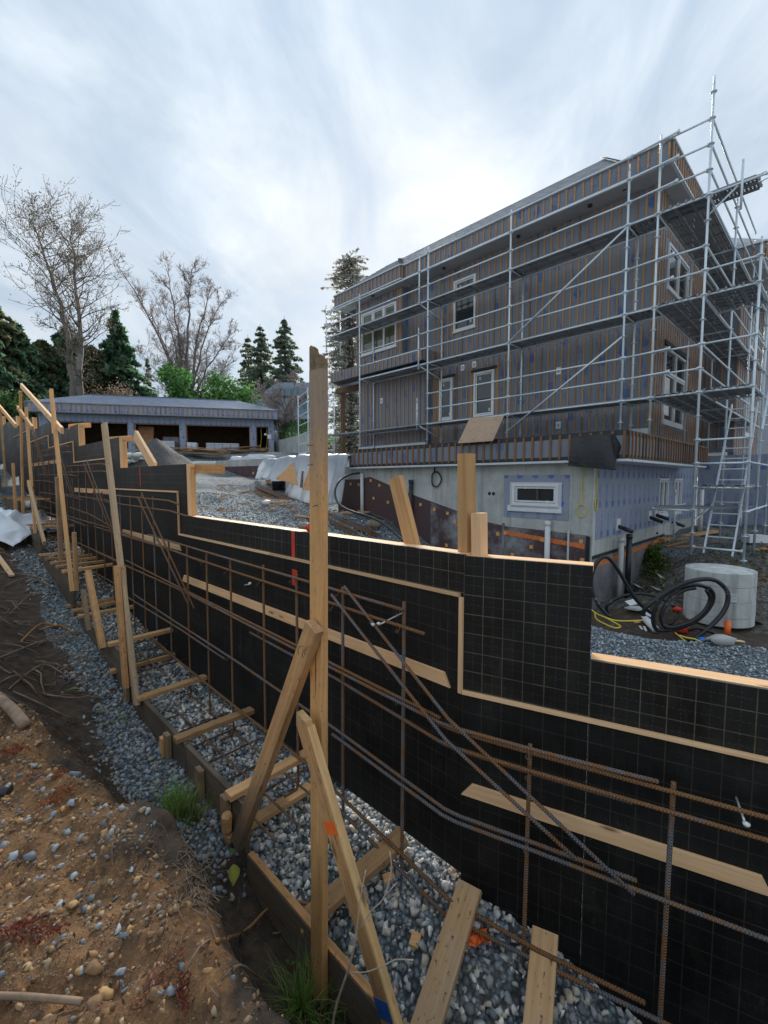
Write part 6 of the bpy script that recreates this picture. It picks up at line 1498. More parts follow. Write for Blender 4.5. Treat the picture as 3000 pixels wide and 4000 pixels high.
s_ = at(*px1(1395, 1640), 25); lump('tarp_lump', 'white plastic bundle lying on the low concrete wall', 'plastic', 0, 0, .34, M_poly, 2.2, .6, .45, None, 4, .3, place=at(*px1(1390, 1650), 21)); lump('tarp_lump', 'small white plastic heap beside the form board pile', 'plastic', 0, 0, .25, M_poly, 1.6, .6, .5, None, 5, .3, place=at(*px1(1280, 1655), 23))
# dark gravel heap with rubble at its left foot
def heap(c, r, h, label, seed, m):
    n = 40; mb = MB(); vs = []; fs = []
    for j in range(13):
        q = j/12
        for i in range(n):
            a = 6.2832*i/n; rr = r*q*(1+.12*mnoise.noise(V(math.cos(a)*1.3, math.sin(a)*1.3, seed))); zz = h*max(0, 1-q)**.9*(1+.15*mnoise.noise(V(math.cos(a)*q*3, math.sin(a)*q*3, seed+3)))-.25*q
            vs.append((c.x+rr*math.cos(a), c.y+rr*math.sin(a), c.z+zz+.05*mnoise.noise(V(rr*math.cos(a)*3, rr*math.sin(a)*3, 1))))
    for j in range(12):
        for i in range(n): i2 = (i+1) % n; fs.append((j*n+i, (j+1)*n+i, (j+1)*n+i2, j*n+i2))
    mb.add(vs, fs); return tag(make('gravel_heap', mb, m, None, True), label, 'gravel heap')
def m_heap():
    q = NT('heap_gravel'); p = q.pos(); n = q.noise(p, 14, 5, .7); v = q.voro(p, 22); return q.fin(q.ramp(n, (.3, (.045, .045, .045)), (.7, (.15, .145, .14))), .9, 0, q.bump(v, .6, .04), .2)
hc = at(338, 1000, 21); hc.z = gz(hc.x, hc.y)-.05; zt = at(340, 946, 21).z; heap(hc, 2.1, zt-hc.z, 'dark grey gravel heap on the road before the garage', 2, m_heap())
rub = thing('rubble_heap', 'heap of pale broken concrete at the left foot of the gravel heap', 'rubble', at(280, 1000, 19.3))
for i in range(16):
    p = at(262+rnd.uniform(2, 45), 1000-rnd.uniform(0, 22), 19.2+rnd.random()*.5); bv, bf = ICO1; q = np.random.RandomState(i); r = rnd.uniform(.1, .22); make_np('chunk', bv*(1+q.uniform(-.3, .3, (12, 1)))*np.array([1.4, .8, .6])*r+np.array(p), bf, M_conc2, rub, False)
# retaining wall, hedge, neighbour's glass house
A, B = at(592, 975, 37), at(672, 975, 30); z0 = 1.0; zt = at(630, 946, 34).z; x = V(B.x-A.x, B.y-A.y, 0); rw = MB(); rw.box(V(A.x, A.y, z0), x, V(-x.y, x.x, 0).normalized()*.3, V(0, 0, zt-z0)); tag(make('retaining_wall', rw, M_conc), 'pale concrete retaining wall right of the garage below the hedge', 'wall')
HEDGE = 1.5*np.array([(.03, .075, .02), (.04, .10, .028), (.02, .05, .018)])
for k in range(11):
    f = k/10; p = A+(B-A)*f+V(.4, 1.2, 0); p.z = zt-.1; h = rnd.uniform(1.35, 1.75)*(1.05-.2*f); t = thing('hedge_shrub', 'narrow pointed dark green hedge conifer in the row on the retaining wall', 'hedge', p, 'pointed conifers of the hedge row'); 
    def fh():
        zz = rnd.random()**.8; r = .38*(1-zz)**.6*(.75+.25*rnd.random()); a = rnd.random()*6.28; return (p.x+r*math.cos(a), p.y+r*math.sin(a), p.z+zz*h)
    v, f_, c = leaf_cloud(420, fh, .07, HEDGE, 1.5); make_np('foliage', v, f_, M_leaf, t, False, c); make('stem', MB().tube([p, p+V(0, 0, h*.8)], .03, 5), M_darkw, t)
nh = thing('glass_house', 'blue grey modern house with tall glass walls behind the hedge', 'house', at(610, 945, 55)); Yh = 55
def nb_(x0, x1, y0, y1, dep, m, name, o=0):
    a = at(x0, y1, Yh+o); b = at(x1, y0, Yh+o); mb = MB(); mb.box(V(a.x, Yh+o, a.z), V(b.x-a.x, 0, 0), V(0, dep, 0), V(0, 0, b.z-a.z)); return make(name, mb, m, nh)
M_nh = plain('pale_blue_render', (.30, .35, .42), .7, 0, .1, .5)
nb_(570, 690, 852, 945, 8, M_nh, 'wall'); mb = MB(); a, b, c_ = at(562, 853, 54.6), at(700, 840, 54.6), at(598, 826, 54.6); mb.add([a, at(690, 853, 54.6), at(690, 826, 54.6), c_]+[p+V(0, 9, 0) for p in (a, at(690, 853, 54.6), at(690, 826, 54.6), c_)], [(0, 1, 2, 3), (7, 6, 5, 4), (0, 3, 7, 4), (3, 2, 6, 7)]); make('gable', mb, M_nh, nh)
for i in range(7):
    for j in range(3): nb_(588+i*14, 600+i*14, 838+j*19, 855+j*19, .1, M_glassb, 'window', -.75 if j == 0 else -.25)
nb_(560, 690, 884, 896, .1, M_glassb, 'balcony_rail', -1.2); nb_(555, 700, 897, 905, 2, M_nh, 'balcony_slab', -1.3)
nb2 = thing('flat_roof_house', 'grey flat roofed house half hidden behind the garage roof', 'house', at(500, 880, 52)); nh_b = nh; nh = nb2; Yh = 52; nb_(470, 580, 858, 905, 8, M_nh, 'wall'); nb_(462, 588, 850, 858, 9, M_membg, 'roof', -.4); nb_(310, 470, 857, 905, 8, M_nh, 'wall', .5); nh = nh_b
# ------------------------------------------------------------------ trees
def tubes_np(segs, n=5):
    """segs: list of (p, q, r0, r1) -> one mesh"""
    P = np.array([s[0][:] for s in segs]); Q = np.array([s[1][:] for s in segs]); r0 = np.array([s[2] for s in segs]); r1 = np.array([s[3] for s in segs])
    t = Q-P; t /= np.maximum(np.linalg.norm(t, axis=1), 1e-9)[:, None]; u = np.cross(t, np.array([.31, .77, .55])); u /= np.linalg.norm(u, axis=1)[:, None]; w = np.cross(t, u)
    a = np.arange(n)*2*math.pi/n; ring = u[:, None]*np.cos(a)[None, :, None]+w[:, None]*np.sin(a)[None, :, None]
    v = np.concatenate([P[:, None]+ring*r0[:, None, None], Q[:, None]+ring*r1[:, None, None]], 1).reshape(-1, 3)
    k = np.arange(n); f = np.stack([k, (k+1) % n, n+(k+1) % n, n+k], 1); f = (f[None]+(np.arange(len(segs))*2*n)[:, None, None]).reshape(-1, 4); return v, f
def grow(rs, p, d, L, r, lvl, out, tips, maxl, up=.15, spread=.6, kids=(3, 5), taper=.6):
    """recursive limb: bends upwards, children along the outer two thirds"""
    n = max(3, int(4-lvl*.3)); q = p.copy(); dd = d.copy(); seg = L/n
    pts = [(q.copy(), r)]
    for i in range(n):
        dd = (dd+V(rs.gauss(0, .10), rs.gauss(0, .10), rs.gauss(0, .06)+up*.25)).normalized(); nq = q+dd*seg; nr = r*(1-(1-taper)*(i+1)/n)
        out[min(lvl, 3)].append((q.copy(), nq.copy(), r*(1-(1-taper)*i/n), nr)); q = nq; pts.append((q.copy(), nr))
    if lvl >= maxl: tips.append((q.copy(), dd.copy())); return
    for k in range(rs.randint(*kids)):
        i = rs.randint(1, n); b, br = pts[i]; a = rs.random()*6.283; o = dd.orthogonal().normalized(); o2 = dd.cross(o); e = (dd+(o*math.cos(a)+o2*math.sin(a))*spread*rs.uniform(.6, 1.3)+V(0, 0, up*.5)).normalized()
        grow(rs, b, e, L*rs.uniform(.52, .78), br*.62, lvl+1, out, tips, maxl, up, spread, kids, taper)
    grow(rs, q, dd, L*.72, r*taper, lvl+1, out, tips, maxl, up, spread, kids, taper)
def bare_tree(name, label, base, stems, maxl, seed, leaf=None, nleaf=0, lsize=.1, kids=(3, 5), up=.18, spread=.55, barkc=(.16, .14, .125), twigc=(.10, .075, .065)):
    """stems: list of (direction, length, radius)"""
    rs = random.Random(seed); t = thing(name, label, 'tree', base); tr = []; tw = []; tips = []
    for (d, L, r) in stems:
        out = {0: [], 1: [], 2: [], 3: []}; grow(rs, Vector(base), Vector(d).normalized(), L, r, 0, out, tips, maxl, up, spread, kids); tr += out[0]+out[1]; tw += out[2]+out[3]
    v, f = tubes_np(tr, 7); make_np('trunk', v, f, M_bark, t, True, np.repeat(np.array([barkc])*nrs.uniform(.7, 1.3, (len(tr), 1)), 14, 0))
    tw = [(a, b, max(c, .012*base.y/45), max(d_, .008*base.y/45)) for a, b, c, d_ in tw]; v, f = tubes_np(tw, 3); cc = make_np('crown', v, f, M_bark, t, False, np.repeat(np.array([twigc])*nrs.uniform(.7, 1.3, (len(tw), 1)), 6, 0))
    if leaf is not None and tips:
        T = np.array([p[:] for p, _ in tips]); 
        def fl(): q = T[rs.randrange(len(T))]; return tuple(q+nrs.normal(size=3)*.28)
        v, f, c = leaf_cloud(nleaf, fl, lsize, leaf, 0); make_np('leaves', v, f, M_leaf, cc, False, c)
    return t
def bz(px, Y, py=900): p = at(px, py, Y); p.z = gz(p.x, p.y) if Y < 47 else 4.6; return p
DRY = np.array([(.12, .11, .085), (.15, .13, .095), (.10, .105, .075), (.17, .13, .08)])
def dirpx(b, px, py): q = at(px, py, b.y); return (q-b)
def leader_tree(name, label, base, top, bend, r0, crown_w, seed, nleaf, lsize, f0=.30, nb=46):
    """one leader to the top with ascending side limbs, fine twigs and a veil of leaves"""
    rs = random.Random(seed); t = thing(name, label, 'tree', base); B = Vector(base); D = Vector(top)-B; H_ = D.length; tr = []; tw = []; tips = []
    P = [B+D*(i/14)+Vector(bend)*math.sin(math.pi*i/14)+V(rs.gauss(0, .08), rs.gauss(0, .08), 0)*(i > 0) for i in range(15)]
    for i in range(14): tr.append((P[i], P[i+1], r0*(1-i/14.5)**.9, r0*(1-(i+1)/14.5)**.9))
    def twigs(p, d, L, r, lv):
        n = 4; q = p.copy(); dd = d.copy(); pts = []
        for i in range(n):
            dd = (dd+V(rs.gauss(0, .16), rs.gauss(0, .16), rs.gauss(.05, .12))).normalized(); nq = q+dd*L/n; (tr if lv == 0 else tw).append((q.copy(), nq.copy(), r*(1-i/n*.75), r*(1-(i+1)/n*.75))); q = nq; pts.append(q.copy())
        tips.extend(pts[1:]) 
        if lv < 2:
            for k in range(5 if lv == 0 else 4):
                bq = pts[rs.randrange(n)]; e = (dd*.8+V(rs.gauss(0, .6), rs.gauss(0, .6), rs.gauss(.15, .4))).normalized(); twigs(bq, e, L*rs.uniform(.35, .6), r*.5, lv+1)
    for k in range(nb):
        f = f0+(1-f0)*(k+rs.random())/nb; i = min(13, int(f*14)); p = P[i].lerp(P[i+1], f*14-i); prof = math.sin(math.pi*min(1, (1-f)/(1-f0)*.82+.12))**.8
        L = crown_w*prof*rs.uniform(.7, 1.15); a = rs.random()*6.283; d = V(math.cos(a), math.sin(a), rs.uniform(.45, 1.0)).normalized(); twigs(p, d, L, max(.03, r0*.28*(1-f*.7)), 0)
    v, f = tubes_np(tr, 6); make_np('trunk', v, f, M_bark, t, True, np.repeat(np.array([(.17, .155, .14)])*nrs.uniform(.7, 1.3, (len(tr), 1)), 12, 0))
    tw = [(a, b, max(c, .018), max(d_, .012)) for a, b, c, d_ in tw]; v, f = tubes_np(tw, 3); cc = make_np('crown', v, f, M_bark, t, False, np.repeat(np.array([(.10, .085, .075)])*nrs.uniform(.7, 1.3, (len(tw), 1)), 6, 0))
    T = np.array([p[:] for p in tips])
    def fl(): return tuple(T[rs.randrange(len(T))]+nrs.normal(size=3)*.2)
    v, f, c = leaf_cloud(nleaf, fl, lsize, DRY, 0); make_np('leaves', v, f, M_leaf, cc, False, c); return t
b = bz(163, 44); leader_tree('alder_tree', 'tall leaning alder with a thin leaf veil, left of the pair', b, at(62, 462, 44), (1.0, 0, .3), .34, 4.6, 11, 2800, .095)
b = bz(173, 42); leader_tree('alder_tree', 'tall upright alder with a thin leaf veil and pale trunk, right of the pair', b, at(150, 482, 42), (.3, 0, 0), .36, 4.3, 12, 2800, .09)
def fan_tree(label, base, ends, r0, seed, tl, name='bare_maple'):
    rs = random.Random(seed); t = thing(name, label, 'tree', base); tr = []; tw = []
    def br(p, d, L, r, lv):
        n = 4; q = p.copy(); dd = d.copy(); pts = []
        for i in range(n):
            dd = (dd+V(rs.gauss(0, .14), rs.gauss(0, .14), rs.gauss(.05, .1))).normalized(); nq = q+dd*L/n; (tr if lv < 1 else tw).append((q.copy(), nq.copy(), r*(1-i/n*.6), r*(1-(i+1)/n*.6))); q = nq; pts.append((q.copy(), r*(1-(i+1)/n*.6)))
        if lv < 3:
            for k in range((5, 5, 3)[lv]):
                bq, rr = pts[rs.randrange(n)]; e = (dd+V(rs.gauss(0, .65), rs.gauss(0, .65), rs.gauss(.1, .45))).normalized(); br(bq, e, L*rs.uniform(.42, .68), rr*.55, lv+1)
    for (px, py, dy, rf) in ends:
        e = at(px, py, base.y); e.y += dy; D = e-Vector(base); bend = V(-D.x*.12, 0, D.length*.05); n = 10; P = [Vector(base)+D*(i/n)+bend*math.sin(math.pi*i/n)+V(rs.gauss(0, .07), rs.gauss(0, .07), 0) for i in range(n+1)]
        for i in range(n): tr.append((P[i], P[i+1], r0*rf*(1-i/n*.85), r0*rf*(1-(i+1)/n*.85)))
        for k in range(17):
            i = rs.randint(3, n); d = (D.normalized()+V(rs.gauss(0, .6), rs.gauss(0, .6), rs.gauss(0, .3))).normalized(); br(P[i], d, tl*rs.uniform(.6, 1.1)*(1.15-.5*i/n), r0*rf*.3*(1.1-.6*i/n), 0)
    v, f = tubes_np(tr, 6); make_np('trunk', v, f, M_bark, t, True, np.repeat(np.array([(.20, .175, .17)])*nrs.uniform(.7, 1.3, (len(tr), 1)), 12, 0))
    w0 = .012*base.y/45; tw = [(a, b, max(c, w0), max(d_, w0*.7)) for a, b, c, d_ in tw]; v, f = tubes_np(tw, 3); make_np('crown', v, f, M_bark, t, False, np.repeat(np.array([(.25, .21, .20)])*nrs.uniform(.7, 1.3, (len(tw), 1)), 6, 0)); return t
b = bz(402, 46, 880)
fan_tree('wide bare maple with many grey stems fanning out above the garage roof', b, [(248, 570, .5, .8), (300, 650, 1, .6), (345, 650, 1, .7), (378, 610, -1, .9), (412, 590, 0, 1), (448, 615, 1, .9), (478, 665, -.5, .8), (498, 725, 0, .7), (490, 785, .6, .5), (310, 770, 0, .5)], .22, 5, 2.1)
b = bz(608, 38, 920); fan_tree('gnarled low bare tree with twisted limbs before the glass house', b, [(585, 835, .4, 1), (640, 830, -.3, .9), (565, 850, 0, .7), (652, 860, 0, .6)], .15, 21, 1.2, 'bare_tree')
def conifer(name, label, base, h, rad, n_wh, seed, cols, droop=.25, per=9, leafn=26, lsize=.28, bare=.08, group=None, shape=1.0):
    rs = random.Random(seed); t = thing(name, label, 'tree', base, group); B = Vector(base)
    make('trunk', MB().tube([B, B+V(.1, 0, h*.5), B+V(0, .1, h)], [h*.018, h*.011, .02], 7), M_darkw, t, True)
    segs = []; P = []
    for k in range(n_wh):
        f = bare+(1-bare)*k/n_wh; z = h*f; R_ = rad*(1-f)**shape*(1+.25*rs.uniform(-1, 1))+.12
        for j in range(per):
            if rs.random() < .12: continue
            a = rs.random()*6.283; R2 = R_*rs.uniform(.40, 1.25); p = B+V(0, 0, z+rs.uniform(-.2, .2)); e = p+V(math.cos(a)*R2, math.sin(a)*R2, -droop*R2+.1*R2*rs.random()); m = p.lerp(e, .5)+V(0, 0, .08*R2)
            segs += [(p, m, .03, .02), (m, e, .02, .01)]
            nl = max(6, int(leafn*2.0*R2/rad))
            for q in range(nl):
                s = rs.random()**.6; c = p.lerp(m, s*2) if s < .5 else m.lerp(e, s*2-1); w = .16*R2*(1.1-s); P.append((c.x+rs.gauss(0, w), c.y+rs.gauss(0, w), c.z+rs.gauss(0, w*.45)-.05))
    v, f = tubes_np(segs, 3); make_np('limbs', v, f, M_bark, t, False, np.repeat(np.array([(.07, .05, .04)]), len(v), 0), None, 'stuff')
    P = np.array(P); n = len(P); it = iter(range(n)); v, f, c = leaf_cloud(n, lambda: P[next(it)], lsize, cols, -.2, .4); make_np('crown', v, f, M_leaf, t, False, c); return t
FIR = 3.0*np.array([(.028, .055, .032), (.04, .075, .04), (.02, .042, .028), (.055, .085, .05)]); FIRB = 2.6*np.array([(.045, .058, .042), (.058, .072, .05), (.036, .046, .036)])
CED = 2.9*np.array([(.045, .06, .03), (.07, .08, .04), (.035, .05, .03), (.10, .09, .05)])
def tall(px, py_top, Y): b = bz(px, Y, 880); return b, at(px, py_top, Y).z-b.z
b, h = tall(617, 682, 60); conifer('fir_tree', 'taller pointed fir, right of the two behind the glass house', b, h, 4.6, 24, 31, FIRB*1.25, .24, 14, 34, .30, .06, None, .8)
b, h = tall(565, 698, 62); conifer('fir_tree', 'fir with a blunt thinner top, left of the two behind the glass house', b, h, 5.0, 22, 32, FIRB*1.25, .24, 14, 34, .30, .06, None, .8)
b, h = tall(538, 722, 66); conifer('fir_tree', 'small fir top showing left of the pair of firs', b, h, 3.8, 20, 35, FIRB*1.25, .24, 13, 30, .30, .06, None, .8)
b, h = tall(258, 668, 52); conifer('fir_tree', 'broad dark fir standing between the alders and the bare maple', b, h, 5.2, 32, 33, FIR, .35, 15, 40, .40, .05)
b, h = tall(322, 770, 60); conifer('fir_tree', 'small open fir under the left limbs of the bare maple', b, h, 2.4, 20, 34, FIRB, .2, 9, 16, .26, .05)
for i, (px, py, Y, r, lb) in enumerate(((-8, 640, 48, 5.0, 'dark spreading cedar at the far left edge of the woods'), (42, 690, 50, 4.2, 'dark cedar behind the foot of the leaning alder'), (98, 730, 54, 3.8, 'lower cedar in the gap left of the two alders'), (150, 700, 56, 4.2, 'cedar filling the gap behind the two alder trunks'), (205, 745, 50, 3.6, 'dense dark cedar just right of the pale alder trunk'), (-70, 600, 46, 5.5, 'outermost cedar partly cut by the left edge'))):
    b, h = tall(px, py, Y); conifer('cedar_tree', lb, b, h, r, 28, 40+i, FIR if i % 2 else CED*.8, .45, 17, 66, .33, .02, None, .6)
b, h = tall(757, 560, 34); b.z = -.2; h = at(757, 552, 34).z+.2; conifer('cedar_tree', 'tall column shaped cedar with sky showing through, behind the left end of the house', b, h, 2.25, 70, 51, np.array([(.34, .34, .29), (.44, .44, .38), (.24, .25, .21)]), .05, 16, 15, .13, .05, None, .24)
def bush(name, label, base, rx, rz, n, size, cols, seed, cat='shrub', stems=7, up=.3):
    t = thing(name, label, cat, base); rs = random.Random(seed); cl = [(V(rs.gauss(0, rx*.5), rs.gauss(0, rx*.5), rz*(.3+.55*rs.random())), rs.uniform(.25, .5)) for _ in range(12)]
    def fb(): c, r = rs.choice(cl); return tuple(Vector(base)+c+V(rs.gauss(0, 1), rs.gauss(0, 1), rs.gauss(0, .8))*r*rx*.75)
    v, f, c = leaf_cloud(n, fb, size, cols, up); make_np('foliage', v, f, M_leaf, t, False, c); segs = [(Vector(base), Vector(base)+c, .04, .015) for c, _ in cl]; v, f = tubes_np(segs, 4); make_np('stem', v, f, M_bark, t, False, np.repeat(np.array([(.08, .06, .045)]), len(v), 0)); return t
LAU = 1.5*np.array([(.05, .11, .03), (.08, .17, .045), (.12, .24, .06), (.035, .08, .03)])
b = bz(395, 44, 880); bush('ivy_clump', 'bright green ivy clump round the foot of the bare maple', b+V(0, -.8, 0), 1.5, 6.9, 3600, .17, LAU*1.7, 61, 'shrub')
b = bz(455, 45, 880); bush('laurel_shrub', 'light green shrub right of the ivy clump above the garage roof', b, 1.7, 5.8, 2600, .16, LAU*1.6, 62)
b = bz(505, 46, 885); bush('laurel_shrub', 'mid green shrub nearest the right end of the garage roof', b, 1.9, 5.4, 2600, .17, LAU*1.3, 63)
b = bz(425, 47, 885); bush('laurel_shrub', 'dark green shrub between the ivy clump and the light shrub', b, 1.8, 5.4, 2200, .17, LAU*.9, 64)
RUS = 1.5*np.array([(.09, .06, .045), (.12, .08, .06), (.07, .055, .045)]); b = bz(272, 43, 885); bush('russet_shrub', 'rounded russet leafless shrub behind the garage roof', b, 2.2, 5.8, 4200, .10, RUS*1.2, 65)
for i, (px, Y, lb) in enumerate(((8, 42, 'dark leafy shrub at the left edge below the cedars'), (75, 44, 'green undergrowth shrub left of the alder trunks'), (118, 43, 'undergrowth shrub directly left of the leaning alder trunk'), (215, 44, 'undergrowth shrub right of the alder trunks'))):
    b = bz(px, Y, 890); bush('undergrowth', lb, b, 2.2, 2.4, 1500, .2, LAU*.55, 70+i)
for i, (px, Y, lb) in enumerate(((745, 40, 'green shrub seen under the porch at the left end of the house'), (722, 44, 'dark shrub behind the broken post by the distant scaffold'))):
    b = at(px, 920, Y); b.z = .6; bush('garden_shrub', lb, b, 2.6, 3.2, 1300, .22, LAU*.8, 80+i)
# post behind the garage
p = at(343, 880, 40); tag(make('utility_post', MB().tube([V(p.x, p.y, 2.2), V(p.x, p.y, at(343, 838, 40).z)], .06, 6), M_conc), 'slim grey post standing behind the garage roof below the maple', 'post')

# ------------------------------------------------------------------ foreground bank
# larger blue grey stones lying on the soil, one object each
READ = [(160,1682,20),(155,1735,14),(225,1790,14),(230,1745,12),(235,1765,13),(215,1760,12),(65,1860,17),(30,1870,16),(8,1835,13),(120,1845,12),(198,1945,16),(255,2015,15),(275,2060,14),(262,2120,13),(200,2200,14),(330,2170,13),(372,2172,16),(345,2185,11),
 (80,1700,12),(110,1690,11),(125,1680,12),(95,1720,10),(180,1700,11),(205,1665,10),(245,1800,12),(265,1775,12),(285,1735,13),(300,1700,11),(240,1830,12),(270,1855,11),(185,1985,12),(130,1985,11),(110,2010,10),(215,2030,11),(250,1955,10),(160,1905,12),(90,1905,11),(60,1780,10),(40,1760,9),(145,1800,12),
 (175,1820,11),(205,1850,10),(230,1880,11),(285,1890,10),(305,1830,11),(320,1790,12),(330,1755,10),(250,1690,9),(222,1640,9),(190,1615,9),(150,1610,8),(265,1630,9),(300,1655,9),(75,1655,9),(45,1690,8),(20,1715,9),(105,1760,10),(130,1870,10),(170,1955,9),(60,1960,9),(300,1960,10),(340,1905,9),(240,2085,10),(180,2110,10),(140,2075,9)]
M_bstone = []
for i in range(4):
    q = NT('blue_grey_stone'); n = q.noise(q.tc('Object'), 30, 5, .65); r = q.rand()
    a = [(.18, .21, .23), (.24, .275, .30), (.13, .15, .17), (.31, .35, .37)][i]
    M_bstone.append(q.fin(q.mix(n, tuple(x*.7 for x in a), tuple(x*1.35 for x in a)), .62, 0, q.bump(n, .4, .004), .4))
for i, (px, py, s) in enumerate(READ):
    p = drop(px, py); r = s*.5*KX/FPX*p.length*1.15; bv, bf = ICO2; q = np.random.RandomState(100+i); bv, bf = rock(500+i, 13)
    v = bv.copy()
    v = v*np.array([1.15, .85, .72])*r; a = q.uniform(0, 6.28); c_, s_ = math.cos(a), math.sin(a); v = v@np.array([[c_, -s_, 0], [s_, c_, 0], [0, 0, 1]])
    o = make_np('stone', v+np.array([p.x, p.y, p.z+r*.10]), bf, M_bstone[i % 4], None, False); tag(o, 'angular blue grey stone lying loose on the orange brown bank', 'stone', 'blue grey stones on the bank')
M_tanst = plain('tan_pebble', (.42, .26, .11), .75, 0, .3, 25); M_brst = plain('brown_clod', (.22, .125, .06), .9, 0, .35, 25)
for i, (px, py, s, m) in enumerate(((228,1805,14,0),(185,1815,22,1),(285,1970,15,1),(300,2175,19,1),(205,2110,30,1),(330,2060,17,1),(190,1975,14,0),(160,1990,16,0),(230,2160,26,0),(210,2205,30,1),(340,2205,24,1),(60,2115,13,0),(35,1560,10,0),(45,1535,12,0),(175,2140,14,0),(300,1905,14,0),(115,1935,10,0),(60,2030,12,0),(250,2110,13,1),(110,2080,14,1))):
    p = drop(px, py); r = s*.5*KX/FPX*p.length*(.8 if m else .9); q = np.random.RandomState(300+i); bv, bf = rock(700+i, 40 if not m else 22); v = bv*(1+q.uniform(-.08, .08, (len(bv), 1)))*np.array([1.15, .9, .62])*r
    tag(make_np('pebble' if not m else 'soil_clod', v+np.array([p.x, p.y, p.z+r*.06]), bf, M_brst if m else M_tanst, None, not m), 'crumbly brown clod of soil on the bank' if m else 'rounded tan pebble bedded in the orange soil', 'clod' if m else 'pebble', 'soil clods on the bank' if m else 'tan pebbles on the bank')
def grass(name, label, px, py, rad, n, L, cols, seed, lean=.5):
    c = drop(px, py); rs = random.Random(seed); vs = []; fs = []; cs = []
    for _ in range(n):
        a = rs.random()*6.283; rr = rad*abs(rs.gauss(0, .55)); x, y = c.x+rr*math.cos(a), c.y+rr*math.sin(a); z = gz(x, y)-.01; l = L*rs.uniform(.45, 1.15); a2 = a+rs.gauss(0, .9); ln = lean*rs.uniform(.2, 1.3); w = rs.uniform(.0018, .0038); sx, sy = -math.sin(a2)*w, math.cos(a2)*w; col = cols[rs.randrange(len(cols))]*rs.uniform(.7, 1.3); o = len(vs)
        for k in range(5):
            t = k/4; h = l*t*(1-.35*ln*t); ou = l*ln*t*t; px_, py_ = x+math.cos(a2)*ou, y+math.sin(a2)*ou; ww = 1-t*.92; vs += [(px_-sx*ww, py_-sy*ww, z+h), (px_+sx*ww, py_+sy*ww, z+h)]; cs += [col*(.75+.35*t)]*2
        for k in range(4): q = o+2*k; fs.append((q, q+1, q+3, q+2))
    return tag(make_np(name, np.array(vs), np.array(fs), M_leaf, None, True, np.array(cs)), label, 'grass')
GR = 1.9*np.array([(.10, .24, .03), (.15, .32, .05), (.07, .17, .03), (.30, .30, .10), (.18, .36, .06)])
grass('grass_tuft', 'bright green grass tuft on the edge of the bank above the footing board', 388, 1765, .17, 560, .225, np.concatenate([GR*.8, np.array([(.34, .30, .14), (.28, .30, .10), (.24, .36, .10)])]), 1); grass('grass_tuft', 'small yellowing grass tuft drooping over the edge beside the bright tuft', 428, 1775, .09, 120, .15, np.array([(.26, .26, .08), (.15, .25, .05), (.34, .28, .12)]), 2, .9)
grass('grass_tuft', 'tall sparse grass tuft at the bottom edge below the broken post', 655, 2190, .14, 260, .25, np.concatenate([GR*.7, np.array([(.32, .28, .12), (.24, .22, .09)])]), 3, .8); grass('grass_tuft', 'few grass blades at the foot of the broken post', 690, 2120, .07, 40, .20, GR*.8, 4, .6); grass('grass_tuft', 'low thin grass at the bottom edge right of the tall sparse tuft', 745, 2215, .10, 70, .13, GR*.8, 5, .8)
def twig(name, label, P, r, m=None, cat='twig', n=6, group=None): return tag(make(name, MB().tube(smooth_path(P, 4), r, n), m or M_twig, None, True), label, cat, group)
M_twig = plain('dry_twig', (.23, .165, .11), .85, 0, .35, 30); M_root = plain('orange_root', (.33, .16, .055), .75, 0, .4, 14); M_stick = plain('bark_stick', (.24, .165, .11), .9, 0, .4, 10); M_redt = plain('red_stem', (.26, .05, .04), .6, 0, .3, 20)
def dp(px, py, up=.012): p = drop(px, py); p.z += up; return p
twig('root', 'long orange root running from the bank to the foot of the broken post', [dp(470, 2065), dp(515, 2040, .03), dp(540, 2018, .05), dp(580, 1998, .06), dp(625, 1985, .05), dp(668, 1972, .03)], .0085, M_root, 'root')
twig('root', 'thin dry root below the orange root on the dark soil', [dp(400, 2140), dp(450, 2085, .02), dp(520, 2045, .02)], .004, M_twig, 'root')
twig('twig', 'short pale forked twig below the orange root', [dp(590, 2020), dp(605, 2035, .03), dp(630, 2040, .03), dp(652, 2030, .03)], .005); twig('twig', 'pale twig lying across the dark soil near the bottom edge', [dp(480, 2145), dp(520, 2135, .02), dp(555, 2128, .02)], .004)
twig('stick', 'thick grey brown stick in the bottom left corner', [dp(-20, 2188, .02), dp(60, 2186, .025), dp(120, 2200, .02), dp(178, 2192, .02)], .010, M_stick, 'stick'); twig('stick', 'broken grey branch end lying on the bank at the left edge', [dp(-10, 1515, .03), dp(30, 1555, .03), dp(55, 1575, .02)], .035, M_stick, 'stick')
for i, (a, b_, c_) in enumerate((((45, 1395), (90, 1360), (130, 1362)), ((85, 1370), (130, 1365), (165, 1378)), ((0, 1240), (60, 1250), (105, 1262)), ((10, 1270), (60, 1258), (120, 1275)), ((0, 1430), (50, 1420), (95, 1390)), ((20, 1335), (60, 1300), (75, 1285)), ((60, 1465), (100, 1450), (150, 1470)), ((0, 1488), (40, 1478), (90, 1490)), ((20, 1500), (60, 1475), (85, 1450)))):
    twig('root', ['thick forked root on the left bank at the edge of the gravel', 'root end pointing at the gravel beside the forked root', 'upper long root under the white plastic', 'second long root just below the upper one', 'root along the left edge below the forked root', 'short root standing up on the left bank', 'thin root crossing the gravel edge below the forked root', 'lowest pale root at the left edge', 'bent root above the lowest pale root'][i], [dp(*a, .02), dp(*b_, .05), dp(*c_, .02)], [.013, .012, .009, .008, .010, .008, .007, .006, .007][i], M_root if i in (0, 1) else M_stick, 'root')
mbr = MB()
